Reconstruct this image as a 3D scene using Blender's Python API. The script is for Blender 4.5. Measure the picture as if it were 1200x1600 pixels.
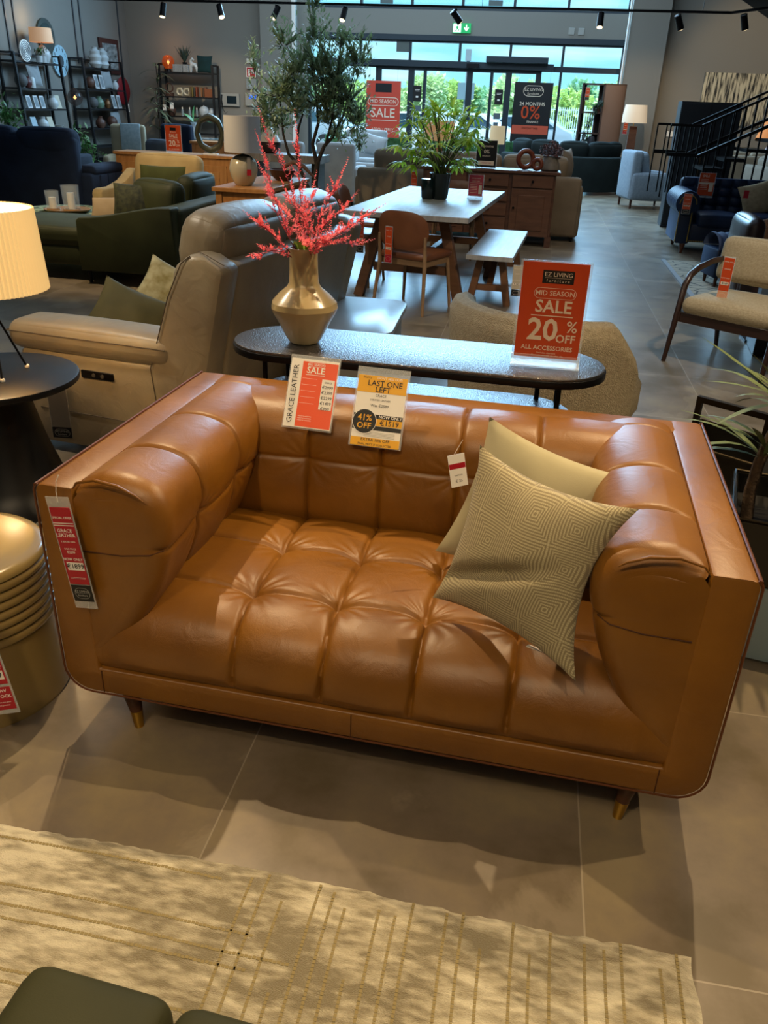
import bpy, bmesh, math, random
from mathutils import Vector, Matrix, Euler
random.seed(7)
PI = math.pi
for o in list(bpy.data.objects): bpy.data.objects.remove(o)
sc = bpy.context.scene
COL = sc.collection

# ------------------------------------------------------------------ camera
FPX = 1265.0
def _ray(px, py): return Vector((px-600, 800-py, -FPX))
_up = -_ray(500, 3322); _up.normalize()
_fy = _ray(852, 168); _fy = _fy - _up*_fy.dot(_up); _fy.normalize()
_fx = _fy.cross(_up)
Rc = Matrix((_fx, _fy, _up))
cam_d = bpy.data.cameras.new('camera'); cam = bpy.data.objects.new('camera', cam_d); COL.objects.link(cam)
cam.matrix_world = Matrix.Translation((0, 0, 1.55)) @ Rc.to_4x4()
cam_d.sensor_fit = 'VERTICAL'; cam_d.sensor_height = 32.0; cam_d.lens = FPX/1600*32.0
cam_d.clip_start = 0.05; cam_d.clip_end = 400
sc.camera = cam

# ------------------------------------------------------------------ view, world, light
sc.view_settings.view_transform = 'Standard'; sc.view_settings.look = 'None'
sc.view_settings.gamma = 1.0; sc.view_settings.use_curve_mapping = False
sc.view_settings.exposure = 0.2

w = bpy.data.worlds.new('sky'); sc.world = w; w.use_nodes = True
nt = w.node_tree; nt.nodes.clear()
def wn(t): return nt.nodes.new(t)
tc = wn('ShaderNodeTexCoord'); sep = wn('ShaderNodeSeparateXYZ'); nt.links.new(tc.outputs['Generated'], sep.inputs[0])
rp = wn('ShaderNodeValToRGB'); nt.links.new(sep.outputs['Z'], rp.inputs[0])
e = rp.color_ramp.elements
e[0].position = 0.0; e[0].color = (0.16, 0.37, 0.46, 1)
e[1].position = 0.10; e[1].color = (0.115, 0.33, 0.44, 1)
x = rp.color_ramp.elements.new(0.35); x.color = (0.5, 0.9, 1.3, 1)
nz = wn('ShaderNodeTexNoise'); nz.inputs['Scale'].default_value = 4.0; nz.inputs['Detail'].default_value = 6
mp = wn('ShaderNodeMapping'); mp.inputs['Scale'].default_value = (1, 1, 6.0)
nt.links.new(tc.outputs['Generated'], mp.inputs[0]); nt.links.new(mp.outputs[0], nz.inputs[0])
cr = wn('ShaderNodeValToRGB'); cr.color_ramp.elements[0].position = 0.50; cr.color_ramp.elements[1].position = 0.72
nt.links.new(nz.outputs[0], cr.inputs[0])
mx = wn('ShaderNodeMix'); mx.data_type = 'RGBA'; nt.links.new(cr.outputs[0], mx.inputs[0])
nt.links.new(rp.outputs[0], mx.inputs[6]); mx.inputs[7].default_value = (0.34, 0.44, 0.48, 1)
bg = wn('ShaderNodeBackground'); bg.inputs[1].default_value = 2.6; nt.links.new(mx.outputs[2], bg.inputs[0])
out = wn('ShaderNodeOutputWorld'); nt.links.new(bg.outputs[0], out.inputs[0])

def light(name, kind, loc, aim, power, color, size=0.1, size_y=None, angle=60, blend=0.3):
    d = bpy.data.lights.new(name, kind); o = bpy.data.objects.new(name, d); COL.objects.link(o)
    o.location = loc; v = Vector(aim)-Vector(loc); o.rotation_euler = v.to_track_quat('-Z', 'Y').to_euler()
    d.energy = power; d.color = color
    if kind == 'AREA':
        d.size = size
        if size_y: d.shape = 'RECTANGLE'; d.size_y = size_y
    elif kind == 'SPOT':
        d.spot_size = math.radians(angle); d.spot_blend = blend; d.shadow_soft_size = size
    elif kind == 'POINT': d.shadow_soft_size = size
    return o
WARM = (1.0, 0.74, 0.42); NEUT = (1.0, 0.86, 0.66); BLUE = (0.34, 0.67, 1.0)
sun = light('sun', 'SUN', (0, 0, 20), (6, 9, 0), 5.0, (1, .96, .88)); sun.data.angle = 0.02
# added area light inside the upper glazing, above view, boosting the blue daylight
light('added_window_fill', 'AREA', (-2.2, 22.6, 5.85), (-2.0, 8.0, 1.0), 1500, BLUE, 7.6, 3.3)
# track spots over the sofa
light('spot_a', 'SPOT', (-1.45, 2.75, 3.1), (-0.75, 1.35, 0.3), 215, WARM, 0.02, angle=85, blend=.5)
light('spot_b', 'SPOT', (0.72, 2.95, 3.1), (0.1, 1.5, 0.3), 190, WARM, 0.02, angle=85, blend=.5)
light('spot_c', 'SPOT', (0.3, -0.3, 3.2), (-0.1, 1.6, 0.4), 48, WARM, 0.05, angle=80, blend=.6)
light('spot_rug', 'SPOT', (-0.9, -0.6, 3.1), (-0.6, 0.9, 0.0), 105, WARM, 0.05, angle=70, blend=.6)
light('spot_right', 'SPOT', (2.2, 2.2, 3.1), (1.0, 2.0, 0.0), 165, WARM, 0.02, angle=80, blend=.5)
light('spot_recliner', 'SPOT', (-2.9, 3.0, 3.1), (-1.9, 4.0, 0.4), 170, NEUT, 0.05, angle=85, blend=.5)
light('spot_armchair', 'SPOT', (1.6, 4.2, 3.1), (1.5, 6.0, 0.3), 230, NEUT, 0.05, angle=80, blend=.5)
light('spot_dining', 'SPOT', (-1.6, 6.0, 3.0), (-1.0, 7.6, 0.3), 60, NEUT, 0.05, angle=80, blend=.5)
light('spot_lounge', 'SPOT', (-4.6, 6.5, 3.0), (-4.2, 8.4, 0.3), 270, WARM, 0.05, angle=85, blend=.5)
light('spot_sideboard', 'SPOT', (.9, 9.6, 3.0), (.2, 11.6, .3), 60, WARM, .04, angle=60, blend=.5)
light('spot_oak', 'SPOT', (-3.6, 9.2, 3.0), (-4.0, 11, 0.6), 90, WARM, 0.05, angle=80, blend=.5)
light('spot_corner', 'SPOT', (-8.2, 19.5, 3.4), (-8.6, 22.6, .5), 170, WARM, 0.05, angle=70, blend=.6)
light('spot_painting', 'SPOT', (4.6, 18.5, 4.2), (4.9, 22.9, 2.2), 260, WARM, 0.05, angle=60, blend=.6)
light('spot_pillar', 'SPOT', (2.0, 18.5, 3.4), (2.2, 22.0, 1.0), 150, WARM, 0.05, angle=60, blend=.6)
light('ceiling_fill_front', 'AREA', (-0.3, -1.5, 4.6), (-0.4, 1.6, 0.0), 34, (1, .82, .6), 4.0, 3.0)
light('ceiling_fill_middle', 'AREA', (-2.0, 9.0, 5.2), (-2.0, 9.5, 0.0), 110, (.62, .80, 1.0), 8.0, 8.0)
light('ceiling_fill_far', 'AREA', (-3.0, 17.0, 5.3), (-3.0, 18.0, 0.0), 620, (.62, .82, 1.0), 10.0, 6.0)

# ------------------------------------------------------------------ materials
def hx(h):
    h = h.lstrip('#'); r = []
    for i in (0, 2, 4):
        c = int(h[i:i+2], 16)/255
        r.append(c/12.92 if c <= .04045 else ((c+.055)/1.055)**2.4)
    return (r[0], r[1], r[2], 1)
_M = {}
def mat(name, col='#808080', rough=.6, metal=0., var=0., vscale=8., bump=0., bscale=200., sheen=0., coat=0.,
        trans=0., alpha=1., emit=None, estr=0., stretch=(1, 1, 1), spec=.5, col2=None, bdist=.002, ior=1.45, detail=4):
    if name in _M: return _M[name]
    m = bpy.data.materials.new(name); m.use_nodes = True; t = m.node_tree; b = t.nodes['Principled BSDF']
    c = hx(col) if isinstance(col, str) else col
    b.inputs['Base Color'].default_value = c; b.inputs['Roughness'].default_value = rough
    b.inputs['Metallic'].default_value = metal; b.inputs['Specular IOR Level'].default_value = spec
    b.inputs['Sheen Weight'].default_value = sheen; b.inputs['Coat Weight'].default_value = coat
    b.inputs['Coat Roughness'].default_value = .2; b.inputs['IOR'].default_value = ior
    b.inputs['Transmission Weight'].default_value = trans; b.inputs['Alpha'].default_value = alpha
    if emit: b.inputs['Emission Color'].default_value = hx(emit); b.inputs['Emission Strength'].default_value = estr
    if var or bump or col2:
        tc = t.nodes.new('ShaderNodeTexCoord'); mp = t.nodes.new('ShaderNodeMapping'); mp.inputs['Scale'].default_value = stretch
        t.links.new(tc.outputs['Object'], mp.inputs[0])
    if var or col2:
        n = t.nodes.new('ShaderNodeTexNoise'); n.inputs['Scale'].default_value = vscale; n.inputs['Detail'].default_value = detail
        t.links.new(mp.outputs[0], n.inputs[0])
        r = t.nodes.new('ShaderNodeValToRGB'); t.links.new(n.outputs[0], r.inputs[0])
        r.color_ramp.elements[0].position = .3; r.color_ramp.elements[1].position = .7
        if col2: ca, cb = c, hx(col2)
        else: ca = [v*(1-var) for v in c[:3]]+[1]; cb = [min(1, v*(1+var)) for v in c[:3]]+[1]
        r.color_ramp.elements[0].color = ca; r.color_ramp.elements[1].color = cb
        t.links.new(r.outputs[0], b.inputs['Base Color'])
    if bump:
        n = t.nodes.new('ShaderNodeTexNoise'); n.inputs['Scale'].default_value = bscale; n.inputs['Detail'].default_value = 3
        t.links.new(mp.outputs[0], n.inputs[0])
        bp = t.nodes.new('ShaderNodeBump'); bp.inputs['Strength'].default_value = bump; bp.inputs['Distance'].default_value = bdist
        t.links.new(n.outputs[0], bp.inputs['Height']); t.links.new(bp.outputs[0], b.inputs['Normal'])
    _M[name] = m; return m

def translucent(m, col, fac=.45):
    t = m.node_tree; o = [n for n in t.nodes if n.type == 'OUTPUT_MATERIAL'][0]; b = t.nodes['Principled BSDF']
    tr = t.nodes.new('ShaderNodeBsdfTranslucent'); tr.inputs[0].default_value = hx(col); x = t.nodes.new('ShaderNodeMixShader'); x.inputs[0].default_value = fac
    t.links.new(b.outputs[0], x.inputs[1]); t.links.new(tr.outputs[0], x.inputs[2]); t.links.new(x.outputs[0], o.inputs[0]); return m
# ------------------------------------------------------------------ mesh builder
class MB:
    def __init__(s): s.v = []; s.f = []
    def add(s, vs, fs, M=None):
        o = len(s.v)
        s.v.extend([(M @ Vector(p)) if M else Vector(p) for p in vs]); s.f.extend([tuple(i+o for i in f) for f in fs]); return s
    def box(s, c, d, r=0., M=None, k=1, n=1, puff=(0, 0, 0), taper=None):
        h = [max(x/2, 1e-5) for x in d]; r = min(r, min(h)*.98)
        if r <= 0 and n == 1 and not any(puff):
            vs = [Vector((sx*h[0], sy*h[1], sz*h[2])) for sx in (-1, 1) for sy in (-1, 1) for sz in (-1, 1)]
            fs = [(0, 1, 3, 2), (4, 6, 7, 5), (0, 4, 5, 1), (2, 3, 7, 6), (0, 2, 6, 4), (1, 5, 7, 3)]
        else:
            ax = []
            for a in range(3):
                L = []
                if r > 0: L += [-h[a]+r*(1-math.cos(PI/2*i/k))*1.0 for i in range(k)]
                inner0, inner1 = -h[a]+r, h[a]-r
                L += [inner0+(inner1-inner0)*i/n for i in range(n+1)]
                if r > 0: L += [-q for q in reversed(L[:k])]
                ax.append(L)
            vs = []; idx = {}; fs = []
            def V(p):
                key = (round(p[0], 6), round(p[1], 6), round(p[2], 6))
                if key in idx: return idx[key]
                q = Vector(p)
                if r > 0:
                    i = Vector([max(-h[a]+r, min(h[a]-r, p[a])) for a in range(3)]); dd = q-i
                    if dd.length > 1e-9:
                        # angle-mapped rounding
                        dd = Vector([math.copysign(math.sin(min(1, abs(dd[a])/r)*PI/2) if abs(dd[a]) < r-1e-9 else 1, dd[a]) if abs(dd[a]) > 1e-9 else 0 for a in range(3)])
                        q = i+dd.normalized()*r
                u = [p[a]/h[a] for a in range(3)]
                for a in range(3):
                    if puff[a]:
                        b_, c_ = (a+1) % 3, (a+2) % 3
                        q[a] += puff[a]*u[a]*(1-u[b_]**2)*(1-u[c_]**2)
                if taper: q.x *= 1+taper[0]*(u[2]); q.y *= 1+taper[1]*(u[2])
                idx[key] = len(vs); vs.append(q); return idx[key]
            for a in range(3):
                b_, c_ = (a+1) % 3, (a+2) % 3
                for sgn in (-1, 1):
                    for i in range(len(ax[b_])-1):
                        for j in range(len(ax[c_])-1):
                            q = []
                            for (ii, jj) in ((i, j), (i+1, j), (i+1, j+1), (i, j+1)):
                                p = [0, 0, 0]; p[a] = sgn*h[a]; p[b_] = ax[b_][ii]; p[c_] = ax[c_][jj]; q.append(V(p))
                            if len(set(q)) >= 3: fs.append(tuple(q) if sgn > 0 else tuple(reversed(q)))
        T = Matrix.Translation(c); T = (M @ T) if M else T
        return s.add(vs, fs, T)
    def cyl(s, p0, p1, r0, r1=None, n=16, M=None):
        r1 = r0 if r1 is None else r1
        p0, p1 = Vector(p0), Vector(p1); d = (p1-p0).normalized()
        a = d.orthogonal().normalized(); b = d.cross(a); vs = []
        for p, r in ((p0, r0), (p1, r1)):
            for i in range(n):
                t = 2*PI*i/n; vs.append(p+(a*math.cos(t)+b*math.sin(t))*r)
        fs = [(i, (i+1) % n, n+(i+1) % n, n+i) for i in range(n)]+[tuple(reversed(range(n))), tuple(range(n, 2*n))]
        return s.add(vs, fs, M)
    def lathe(s, prof, n=24, c=(0, 0, 0), M=None, sx=1, sy=1, ribs=0, ramp=0, arc=2*PI):
        vs = []; m = len(prof); c = Vector(c); full = abs(arc-2*PI) < 1e-6; nn = n if full else n+1
        for i in range(nn):
            t = arc*i/n; rr = 1+(ramp*math.cos(ribs*t) if ribs else 0)
            for (r, z) in prof: vs.append(c+Vector((r*rr*math.cos(t)*sx, r*rr*math.sin(t)*sy, z)))
        fs = []
        for i in range(n):
            i2 = (i+1) % nn
            for j in range(m-1): fs.append((i*m+j, i2*m+j, i2*m+j+1, i*m+j+1))
        if full:
            if prof[0][0] > 1e-6: fs.append(tuple(i*m for i in reversed(range(n))))
            if prof[-1][0] > 1e-6: fs.append(tuple(i*m+m-1 for i in range(n)))
        return s.add(vs, fs, M)
    def tube(s, pts, r, n=8, closed=False, M=None):
        pts = [Vector(p) for p in pts]; N = len(pts); rs = r if isinstance(r, (list, tuple)) else [r]*N
        vs = []; prev = None
        for i in range(N):
            if closed: t = pts[(i+1) % N]-pts[i-1]
            else: t = pts[min(i+1, N-1)]-pts[max(i-1, 0)]
            if t.length < 1e-9: t = Vector((0, 0, 1))
            t.normalize()
            a = t.orthogonal().normalized() if prev is None else (prev-t*prev.dot(t))
            if a.length < 1e-6: a = t.orthogonal()
            a.normalize(); prev = a; b = t.cross(a)
            for k in range(n):
                an = 2*PI*k/n; vs.append(pts[i]+(a*math.cos(an)+b*math.sin(an))*rs[i])
        fs = []
        for i in range(N if closed else N-1):
            j = (i+1) % N
            for k in range(n): fs.append((i*n+k, i*n+(k+1) % n, j*n+(k+1) % n, j*n+k))
        if not closed: fs += [tuple(reversed(range(n))), tuple(range((N-1)*n, N*n))]
        return s.add(vs, fs, M)
    def prism(s, poly, axis, d0, d1, M=None):
        n = len(poly); vs = []
        for d in (d0, d1):
            for (a, b) in poly:
                vs.append({'x': (d, a, b), 'y': (a, d, b), 'z': (a, b, d)}[axis])
        fs = [tuple(range(n)), tuple(reversed(range(n, 2*n)))]+[(i, n+i, n+(i+1) % n, (i+1) % n) for i in range(n)]
        return s.add(vs, fs, M)
    def grid(s, fn, nu, nv, closeu=False, closev=False, M=None):
        U = nu if closeu else nu+1; V = nv if closev else nv+1
        vs = [fn(i/nu, j/nv) for i in range(U) for j in range(V)]; fs = []
        for i in range(nu):
            for j in range(nv):
                i2 = (i+1) % U; j2 = (j+1) % V; fs.append((i*V+j, i2*V+j, i2*V+j2, i*V+j2))
        return s.add(vs, fs, M)
    def leaf(s, p, d, L, wd, up=(0, 0, 1), bend=.0, seg=2):
        p = Vector(p); d = Vector(d).normalized(); side = d.cross(Vector(up))
        if side.length < 1e-3: side = d.orthogonal()
        side.normalize(); nn = side.cross(d)
        vs = [p]; fs = []
        for i in range(1, seg+1):
            t = i/(seg+1); c = p+d*L*t-Vector((0, 0, 1))*bend*L*t*t; ww = wd*math.sin(PI*min(1, t*.9+.08))*.5
            vs += [c+side*ww+nn*ww*.3, c-side*ww+nn*ww*.3]
        vs.append(p+d*L-Vector((0, 0, 1))*bend*L)
        fs.append((0, 1, 2))
        for i in range(seg-1): a = 1+2*i; fs.append((a, a+2, a+3, a+1))
        a = 1+2*(seg-1); fs.append((a, a+2, a+1)); return s.add(vs, fs)
    def build(s, name, m, parent=None, smooth=40, bevel=0., recalc=True, kind=None, label=None, sub=0):
        me = bpy.data.meshes.new(name); me.from_pydata([tuple(p) for p in s.v], [], s.f)
        if recalc or bevel:
            b = bmesh.new(); b.from_mesh(me)
            if bevel:
                es = [e for e in b.edges if len(e.link_faces) == 2 and e.calc_face_angle(0) > .6]
                bmesh.ops.bevel(b, geom=es, offset=bevel, segments=2, affect='EDGES', profile=.5, clamp_overlap=True)
            bmesh.ops.recalc_face_normals(b, faces=b.faces); b.to_mesh(me); b.free()
        me.materials.append(m); me.update()
        if smooth:
            me.polygons.foreach_set('use_smooth', [True]*len(me.polygons)); me.set_sharp_from_angle(angle=math.radians(smooth))
        o = bpy.data.objects.new(name, me); COL.objects.link(o)
        if parent: o.parent = parent
        if kind: o['kind'] = kind
        if label: o['label'] = label
        return o
def thing(name, label, cat, loc=(0, 0, 0), rz=0., group=None, rot=None):
    o = bpy.data.objects.new(name, None); COL.objects.link(o); o.location = loc
    o.rotation_euler = rot if rot else (0, 0, math.radians(rz)); o['label'] = label; o['category'] = cat
    o.empty_display_size = .05
    if group: o['group'] = group
    return o
def tag(o, label, cat, group=None, loc=None, rz=None):
    o['label'] = label; o['category'] = cat
    if group: o['group'] = group
    if loc: o.location = loc
    if rz is not None: o.rotation_euler = (0, 0, math.radians(rz))
    return o
def struct(o): o['kind'] = 'structure'; return o
def dup(root, loc, rz, label, group=None):
    r = root.copy(); COL.objects.link(r); r.location = loc; r.rotation_euler = (0, 0, math.radians(rz)); r['label'] = label
    if group: r['group'] = group
    for ch in list(root.children):
        c = ch.copy(); COL.objects.link(c); c.parent = r
        for g in list(ch.children): d = g.copy(); COL.objects.link(d); d.parent = c
    return r
def Rz(a): return Matrix.Rotation(math.radians(a), 4, 'Z')
def Rx(a): return Matrix.Rotation(math.radians(a), 4, 'X')
def Ry(a): return Matrix.Rotation(math.radians(a), 4, 'Y')
def T(*a): return Matrix.Translation(a)

# flat graphics standing in the local XZ plane and facing -Y
def text_mb(mb, s, x, z, size, y=-.0008, bold=0., align='CENTER', wid=1., rot=0.):
    cu = bpy.data.curves.new('t', 'FONT'); cu.body = s; cu.size = size; cu.align_x = align; cu.align_y = 'CENTER'
    cu.offset = bold*size*.28; cu.resolution_u = 2
    o = bpy.data.objects.new('t', cu); COL.objects.link(o)
    dg = bpy.context.evaluated_depsgraph_get(); me = bpy.data.meshes.new_from_object(o.evaluated_get(dg))
    c, sn = math.cos(rot), math.sin(rot)
    vs = [(x+(p.co.x*wid*c-p.co.y*sn), y, z+(p.co.x*wid*sn+p.co.y*c)) for p in me.vertices]
    mb.add(vs, [tuple(q.vertices) for q in me.polygons])
    bpy.data.objects.remove(o); bpy.data.curves.remove(cu); bpy.data.meshes.remove(me)
def rect(mb, x, z, wd, h, y=-.0005): mb.add([(x-wd/2, y, z-h/2), (x+wd/2, y, z-h/2), (x+wd/2, y, z+h/2), (x-wd/2, y, z+h/2)], [(0, 1, 2, 3)])
def pill(mb, x, z, wd, h, t, y=-.0008):
    def ring(a, b):
        r = b/2; L = []
        for i in range(13): an = -PI/2+PI*i/12; L.append((x+a/2-r+math.cos(an)*r, z+math.sin(an)*r))
        for i in range(13): an = PI/2+PI*i/12; L.append((x-a/2+r+math.cos(an)*r, z+math.sin(an)*r))
        return L
    A = ring(wd, h); B = ring(wd-2*t, h-2*t); n = len(A)
    mb.add([(p[0], y, p[1]) for p in A+B], [(i, (i+1) % n, n+(i+1) % n, n+i) for i in range(n)])
def disc(mb, x, z, r, y=-.0009, n=28): mb.add([(x+r*math.cos(2*PI*i/n), y, z+r*math.sin(2*PI*i/n)) for i in range(n)], [tuple(range(n))])

RED = mat('card_red', '#a81224', .4); ORANGE = mat('card_orange', '#c4461d', .35); WHITE = mat('print_white', '#ece7df', .5)
BLACK = mat('print_black', '#0c0c0e', .5); YELLOW = mat('print_yellow', '#e2a60c', .45); GREY = mat('print_grey', '#6d6a66', .5)
ACRYL = mat('clear_acrylic', '#eef4f6', .06, trans=.0, alpha=.22, spec=.8)
def layer(name, m, parent, items, y=-.0008):
    mb = MB()
    for it in items:
        k = it[0]
        if k == 't': text_mb(mb, it[1], it[2], it[3], it[4], y, it[5] if len(it) > 5 else .02, it[6] if len(it) > 6 else 'CENTER', it[7] if len(it) > 7 else 1., it[8] if len(it) > 8 else 0.)
        elif k == 'r': rect(mb, it[1], it[2], it[3], it[4], y)
        elif k == 'p': pill(mb, it[1], it[2], it[3], it[4], it[5], y)
        elif k == 'd': disc(mb, it[1], it[2], it[3], y)
    return mb.build(name, m, parent, smooth=0, recalc=False)
# ------------------------------------------------------------------ the room
def tile_floor():
    m = bpy.data.materials.new('floor_tiles'); m.use_nodes = True; t = m.node_tree; b = t.nodes['Principled BSDF']; L = t.links.new
    def N(k, **kw):
        n = t.nodes.new(k)
        for a, v in kw.items(): setattr(n, a, v)
        return n
    tc = N('ShaderNodeTexCoord'); sp = N('ShaderNodeSeparateXYZ'); L(tc.outputs['Object'], sp.inputs[0])
    def gr(sock, off, per, wd):
        a = N('ShaderNodeMath', operation='SUBTRACT'); L(sock, a.inputs[0]); a.inputs[1].default_value = off
        d = N('ShaderNodeMath', operation='DIVIDE'); L(a.outputs[0], d.inputs[0]); d.inputs[1].default_value = per
        f = N('ShaderNodeMath', operation='FRACT'); L(d.outputs[0], f.inputs[0])
        s = N('ShaderNodeMath', operation='SUBTRACT'); L(f.outputs[0], s.inputs[0]); s.inputs[1].default_value = .5
        ab = N('ShaderNodeMath', operation='ABSOLUTE'); L(s.outputs[0], ab.inputs[0])
        g = N('ShaderNodeMath', operation='GREATER_THAN'); L(ab.outputs[0], g.inputs[0]); g.inputs[1].default_value = .5-wd/per/2
        fl = N('ShaderNodeMath', operation='FLOOR'); L(d.outputs[0], fl.inputs[0]); return g.outputs[0], fl.outputs[0]
    gx, ix = gr(sp.outputs[0], .274, .862, .004); gy, iy = gr(sp.outputs[1], 1.137, .88, .004)
    mxn = N('ShaderNodeMath', operation='MAXIMUM'); L(gx, mxn.inputs[0]); L(gy, mxn.inputs[1])
    cb = N('ShaderNodeCombineXYZ'); L(ix, cb.inputs[0]); L(iy, cb.inputs[1])
    wnz = N('ShaderNodeTexWhiteNoise'); L(cb.outputs[0], wnz.inputs[0])
    n1 = N('ShaderNodeTexNoise'); n1.inputs['Scale'].default_value = 3.0; n1.inputs['Detail'].default_value = 8; n1.inputs['Roughness'].default_value = .62
    ad = N('ShaderNodeVectorMath', operation='MULTIPLY_ADD'); L(wnz.outputs[1], ad.inputs[0]); ad.inputs[1].default_value = (3, 3, 3); L(tc.outputs['Object'], ad.inputs[2])
    L(ad.outputs[0], n1.inputs[0])
    r = N('ShaderNodeValToRGB'); L(n1.outputs[0], r.inputs[0]); e = r.color_ramp.elements
    e[0].position = .38; e[0].color = hx('#665b49'); e[1].position = .66; e[1].color = hx('#84775f')
    k = r.color_ramp.elements.new(.5); k.color = hx('#75695a')
    n2 = N('ShaderNodeTexNoise'); n2.inputs['Scale'].default_value = 1.1; n2.inputs['Detail'].default_value = 9; n2.inputs['Roughness'].default_value = .55; n2.inputs['Distortion'].default_value = .5
    L(ad.outputs[0], n2.inputs[0])
    r2 = N('ShaderNodeValToRGB'); L(n2.outputs[0], r2.inputs[0]); r2.color_ramp.elements[0].position = .555; r2.color_ramp.elements[1].position = .575
    ml = N('ShaderNodeMath', operation='MULTIPLY'); L(r2.outputs[0], ml.inputs[0]); ml.inputs[1].default_value = .22
    m1 = N('ShaderNodeMix', data_type='RGBA'); L(ml.outputs[0], m1.inputs[0]); L(r.outputs[0], m1.inputs[6]); m1.inputs[7].default_value = hx('#b3a690')
    m2 = N('ShaderNodeMix', data_type='RGBA'); mg = N('ShaderNodeMath', operation='MULTIPLY'); L(mxn.outputs[0], mg.inputs[0]); mg.inputs[1].default_value = .4
    L(mg.outputs[0], m2.inputs[0]); L(m1.outputs[2], m2.inputs[6]); m2.inputs[7].default_value = hx('#bcb2a2')
    L(m2.outputs[2], b.inputs['Base Color'])
    rr = N('ShaderNodeMapRange'); L(n1.outputs[0], rr.inputs[0]); rr.inputs[3].default_value = .24; rr.inputs[4].default_value = .38
    L(rr.outputs[0], b.inputs['Roughness'])
    bp = N('ShaderNodeBump'); bp.inputs['Strength'].default_value = .25; bp.inputs['Distance'].default_value = .001; bp.invert = True
    L(mxn.outputs[0], bp.inputs['Height']); L(bp.outputs[0], b.inputs['Normal']); return m
PAINT = mat('wall_paint', '#75736d', .85, var=.04, vscale=1.5)
PAINT_L = mat('beam_paint', '#827d74', .85)
CEIL = mat('ceiling_dark', '#2b2b30', .9)
FRAME = mat('window_frame_grey', '#1c2a33', .45)
GLASS = None
def glass_mat():
    m = bpy.data.materials.new('pane_glass'); m.use_nodes = True; t = m.node_tree; t.nodes.clear()
    a = t.nodes.new('ShaderNodeBsdfTransparent'); a.inputs[0].default_value = (.93, .97, .98, 1)
    g = t.nodes.new('ShaderNodeBsdfGlossy'); g.inputs['Roughness'].default_value = .02
    fr = t.nodes.new('ShaderNodeFresnel'); fr.inputs[0].default_value = 1.3
    x = t.nodes.new('ShaderNodeMixShader'); o = t.nodes.new('ShaderNodeOutputMaterial')
    t.links.new(fr.outputs[0], x.inputs[0]); t.links.new(a.outputs[0], x.inputs[1]); t.links.new(g.outputs[0], x.inputs[2]); t.links.new(x.outputs[0], o.inputs[0]); return m
GLASS = glass_mat()
def bx(name, x0, x1, y0, y1, z0, z1, m, parent=None, bevel=0):
    return MB().box(((x0+x1)/2, (y0+y1)/2, (z0+z1)/2), (x1-x0, y1-y0, z1-z0)).build(name, m, parent, smooth=0, bevel=bevel)
struct(bx('floor', -11.2, 9.2, -6.2, 23.4, -.1, 0, tile_floor()))
struct(bx('ceiling', -11.2, 9.2, -6.2, 23.4, 8.0, 8.2, CEIL))
struct(bx('wall_left', -11.2, -11.0, -6.2, 23.4, 0, 8.0, PAINT))
struct(bx('wall_right', 9.0, 9.2, -6.2, 23.4, 0, 8.0, PAINT))
struct(bx('wall_rear', -11.0, 9.0, -6.2, -6.0, 0, 8.0, PAINT))
GX0, GX1 = -6.13, 1.74
wb = MB()
wb.box(((-11+GX0)/2, 23.2, 4.0), (11+GX0, .4, 8.0)).box(((9+GX1)/2, 23.2, 4.0), (9-GX1, .4, 8.0))
wb.box((-6.8, 22.8, 4.0), (.84, .5, 8.0)).box((2.17, 22.75, 4.0), (.86, .5, 8.0))
wb.box(((GX0+GX1)/2, 23.2, 3.42), (GX1-GX0, .4, .54)).box(((GX0+GX1)/2, 23.2, 7.8), (GX1-GX0, .4, .4))
struct(wb.build('wall_front', PAINT_L, smooth=0))
# corner trim pipes and left wall strips
struct(MB().cyl((GX1-.05, 22.45, 2.0), (GX1-.05, 22.45, 8.0), .025, n=10).build('trim_1', WHITE))
struct(MB().box((GX0-.22, 22.53, 4.0), (.09, .02, 8.0)).build('trim_2', WHITE, smooth=0))
sm = MB()
for y in (17.55, 17.85, 20.3, 20.6, 22.55): sm.box((-10.99, y, 5.1), (.03, .035, 5.8))
struct(sm.build('trim_3', mat('strip_grey', '#3c4248', .5), smooth=0))
# shop front
def window(name, x0, x1, z0, z1, xs, zs, bars=.05, label=None, yy=23.12):
    fm = MB()
    for x in [x0+bars/2]+list(xs)+[x1-bars/2]: fm.box((x, yy, (z0+z1)/2), (bars, .12, z1-z0))
    for z in [z0+bars/2]+list(zs)+[z1-bars/2]: fm.box(((x0+x1)/2, yy, z), (x1-x0, .118, bars))
    o = fm.build(name, FRAME, smooth=0); struct(o)
    p = MB().box(((x0+x1)/2, yy, (z0+z1)/2), (x1-x0-.02, .01, z1-z0-.02)).build('pane', GLASS, o, smooth=0)
    return o
window('window_1', GX0, GX1, 3.69, 7.6, [-4.76, -3.49, -2.24, -.99, .29], [4.6, 6.1], .06)
struct(bx('trim_4', GX0, GX1, 22.98, 23.16, 3.04, 3.16, FRAME))
window('window_2', GX0, GX1, 2.5, 3.06, [-4.76, -3.49, -2.24, -.99, .29], [], .06)
struct(bx('trim_5', GX0+.1, .1, 22.9, 23.1, 2.46, 2.6, FRAME))
window('window_3', GX0, -4.28, 0, 2.5, [-5.3], [], .07)
window('window_4', -.24, GX1, 0, 2.5, [.29], [], .06)
for i, (a, b) in enumerate(((-4.28, -3.43), (-3.43, -1.4-.55), (-1.95, -.98), (-.98, -.24))):
    o = window('door_%d' % (i+1), a, b, 0, 2.46, ([-3.08] if i == 1 else [-1.4] if i == 2 else []), [], .075, yy=23.1)
struct(bx('baseboard_left', -10.99, -10.97, -6, 23, 0, .12, BLACK))
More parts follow.
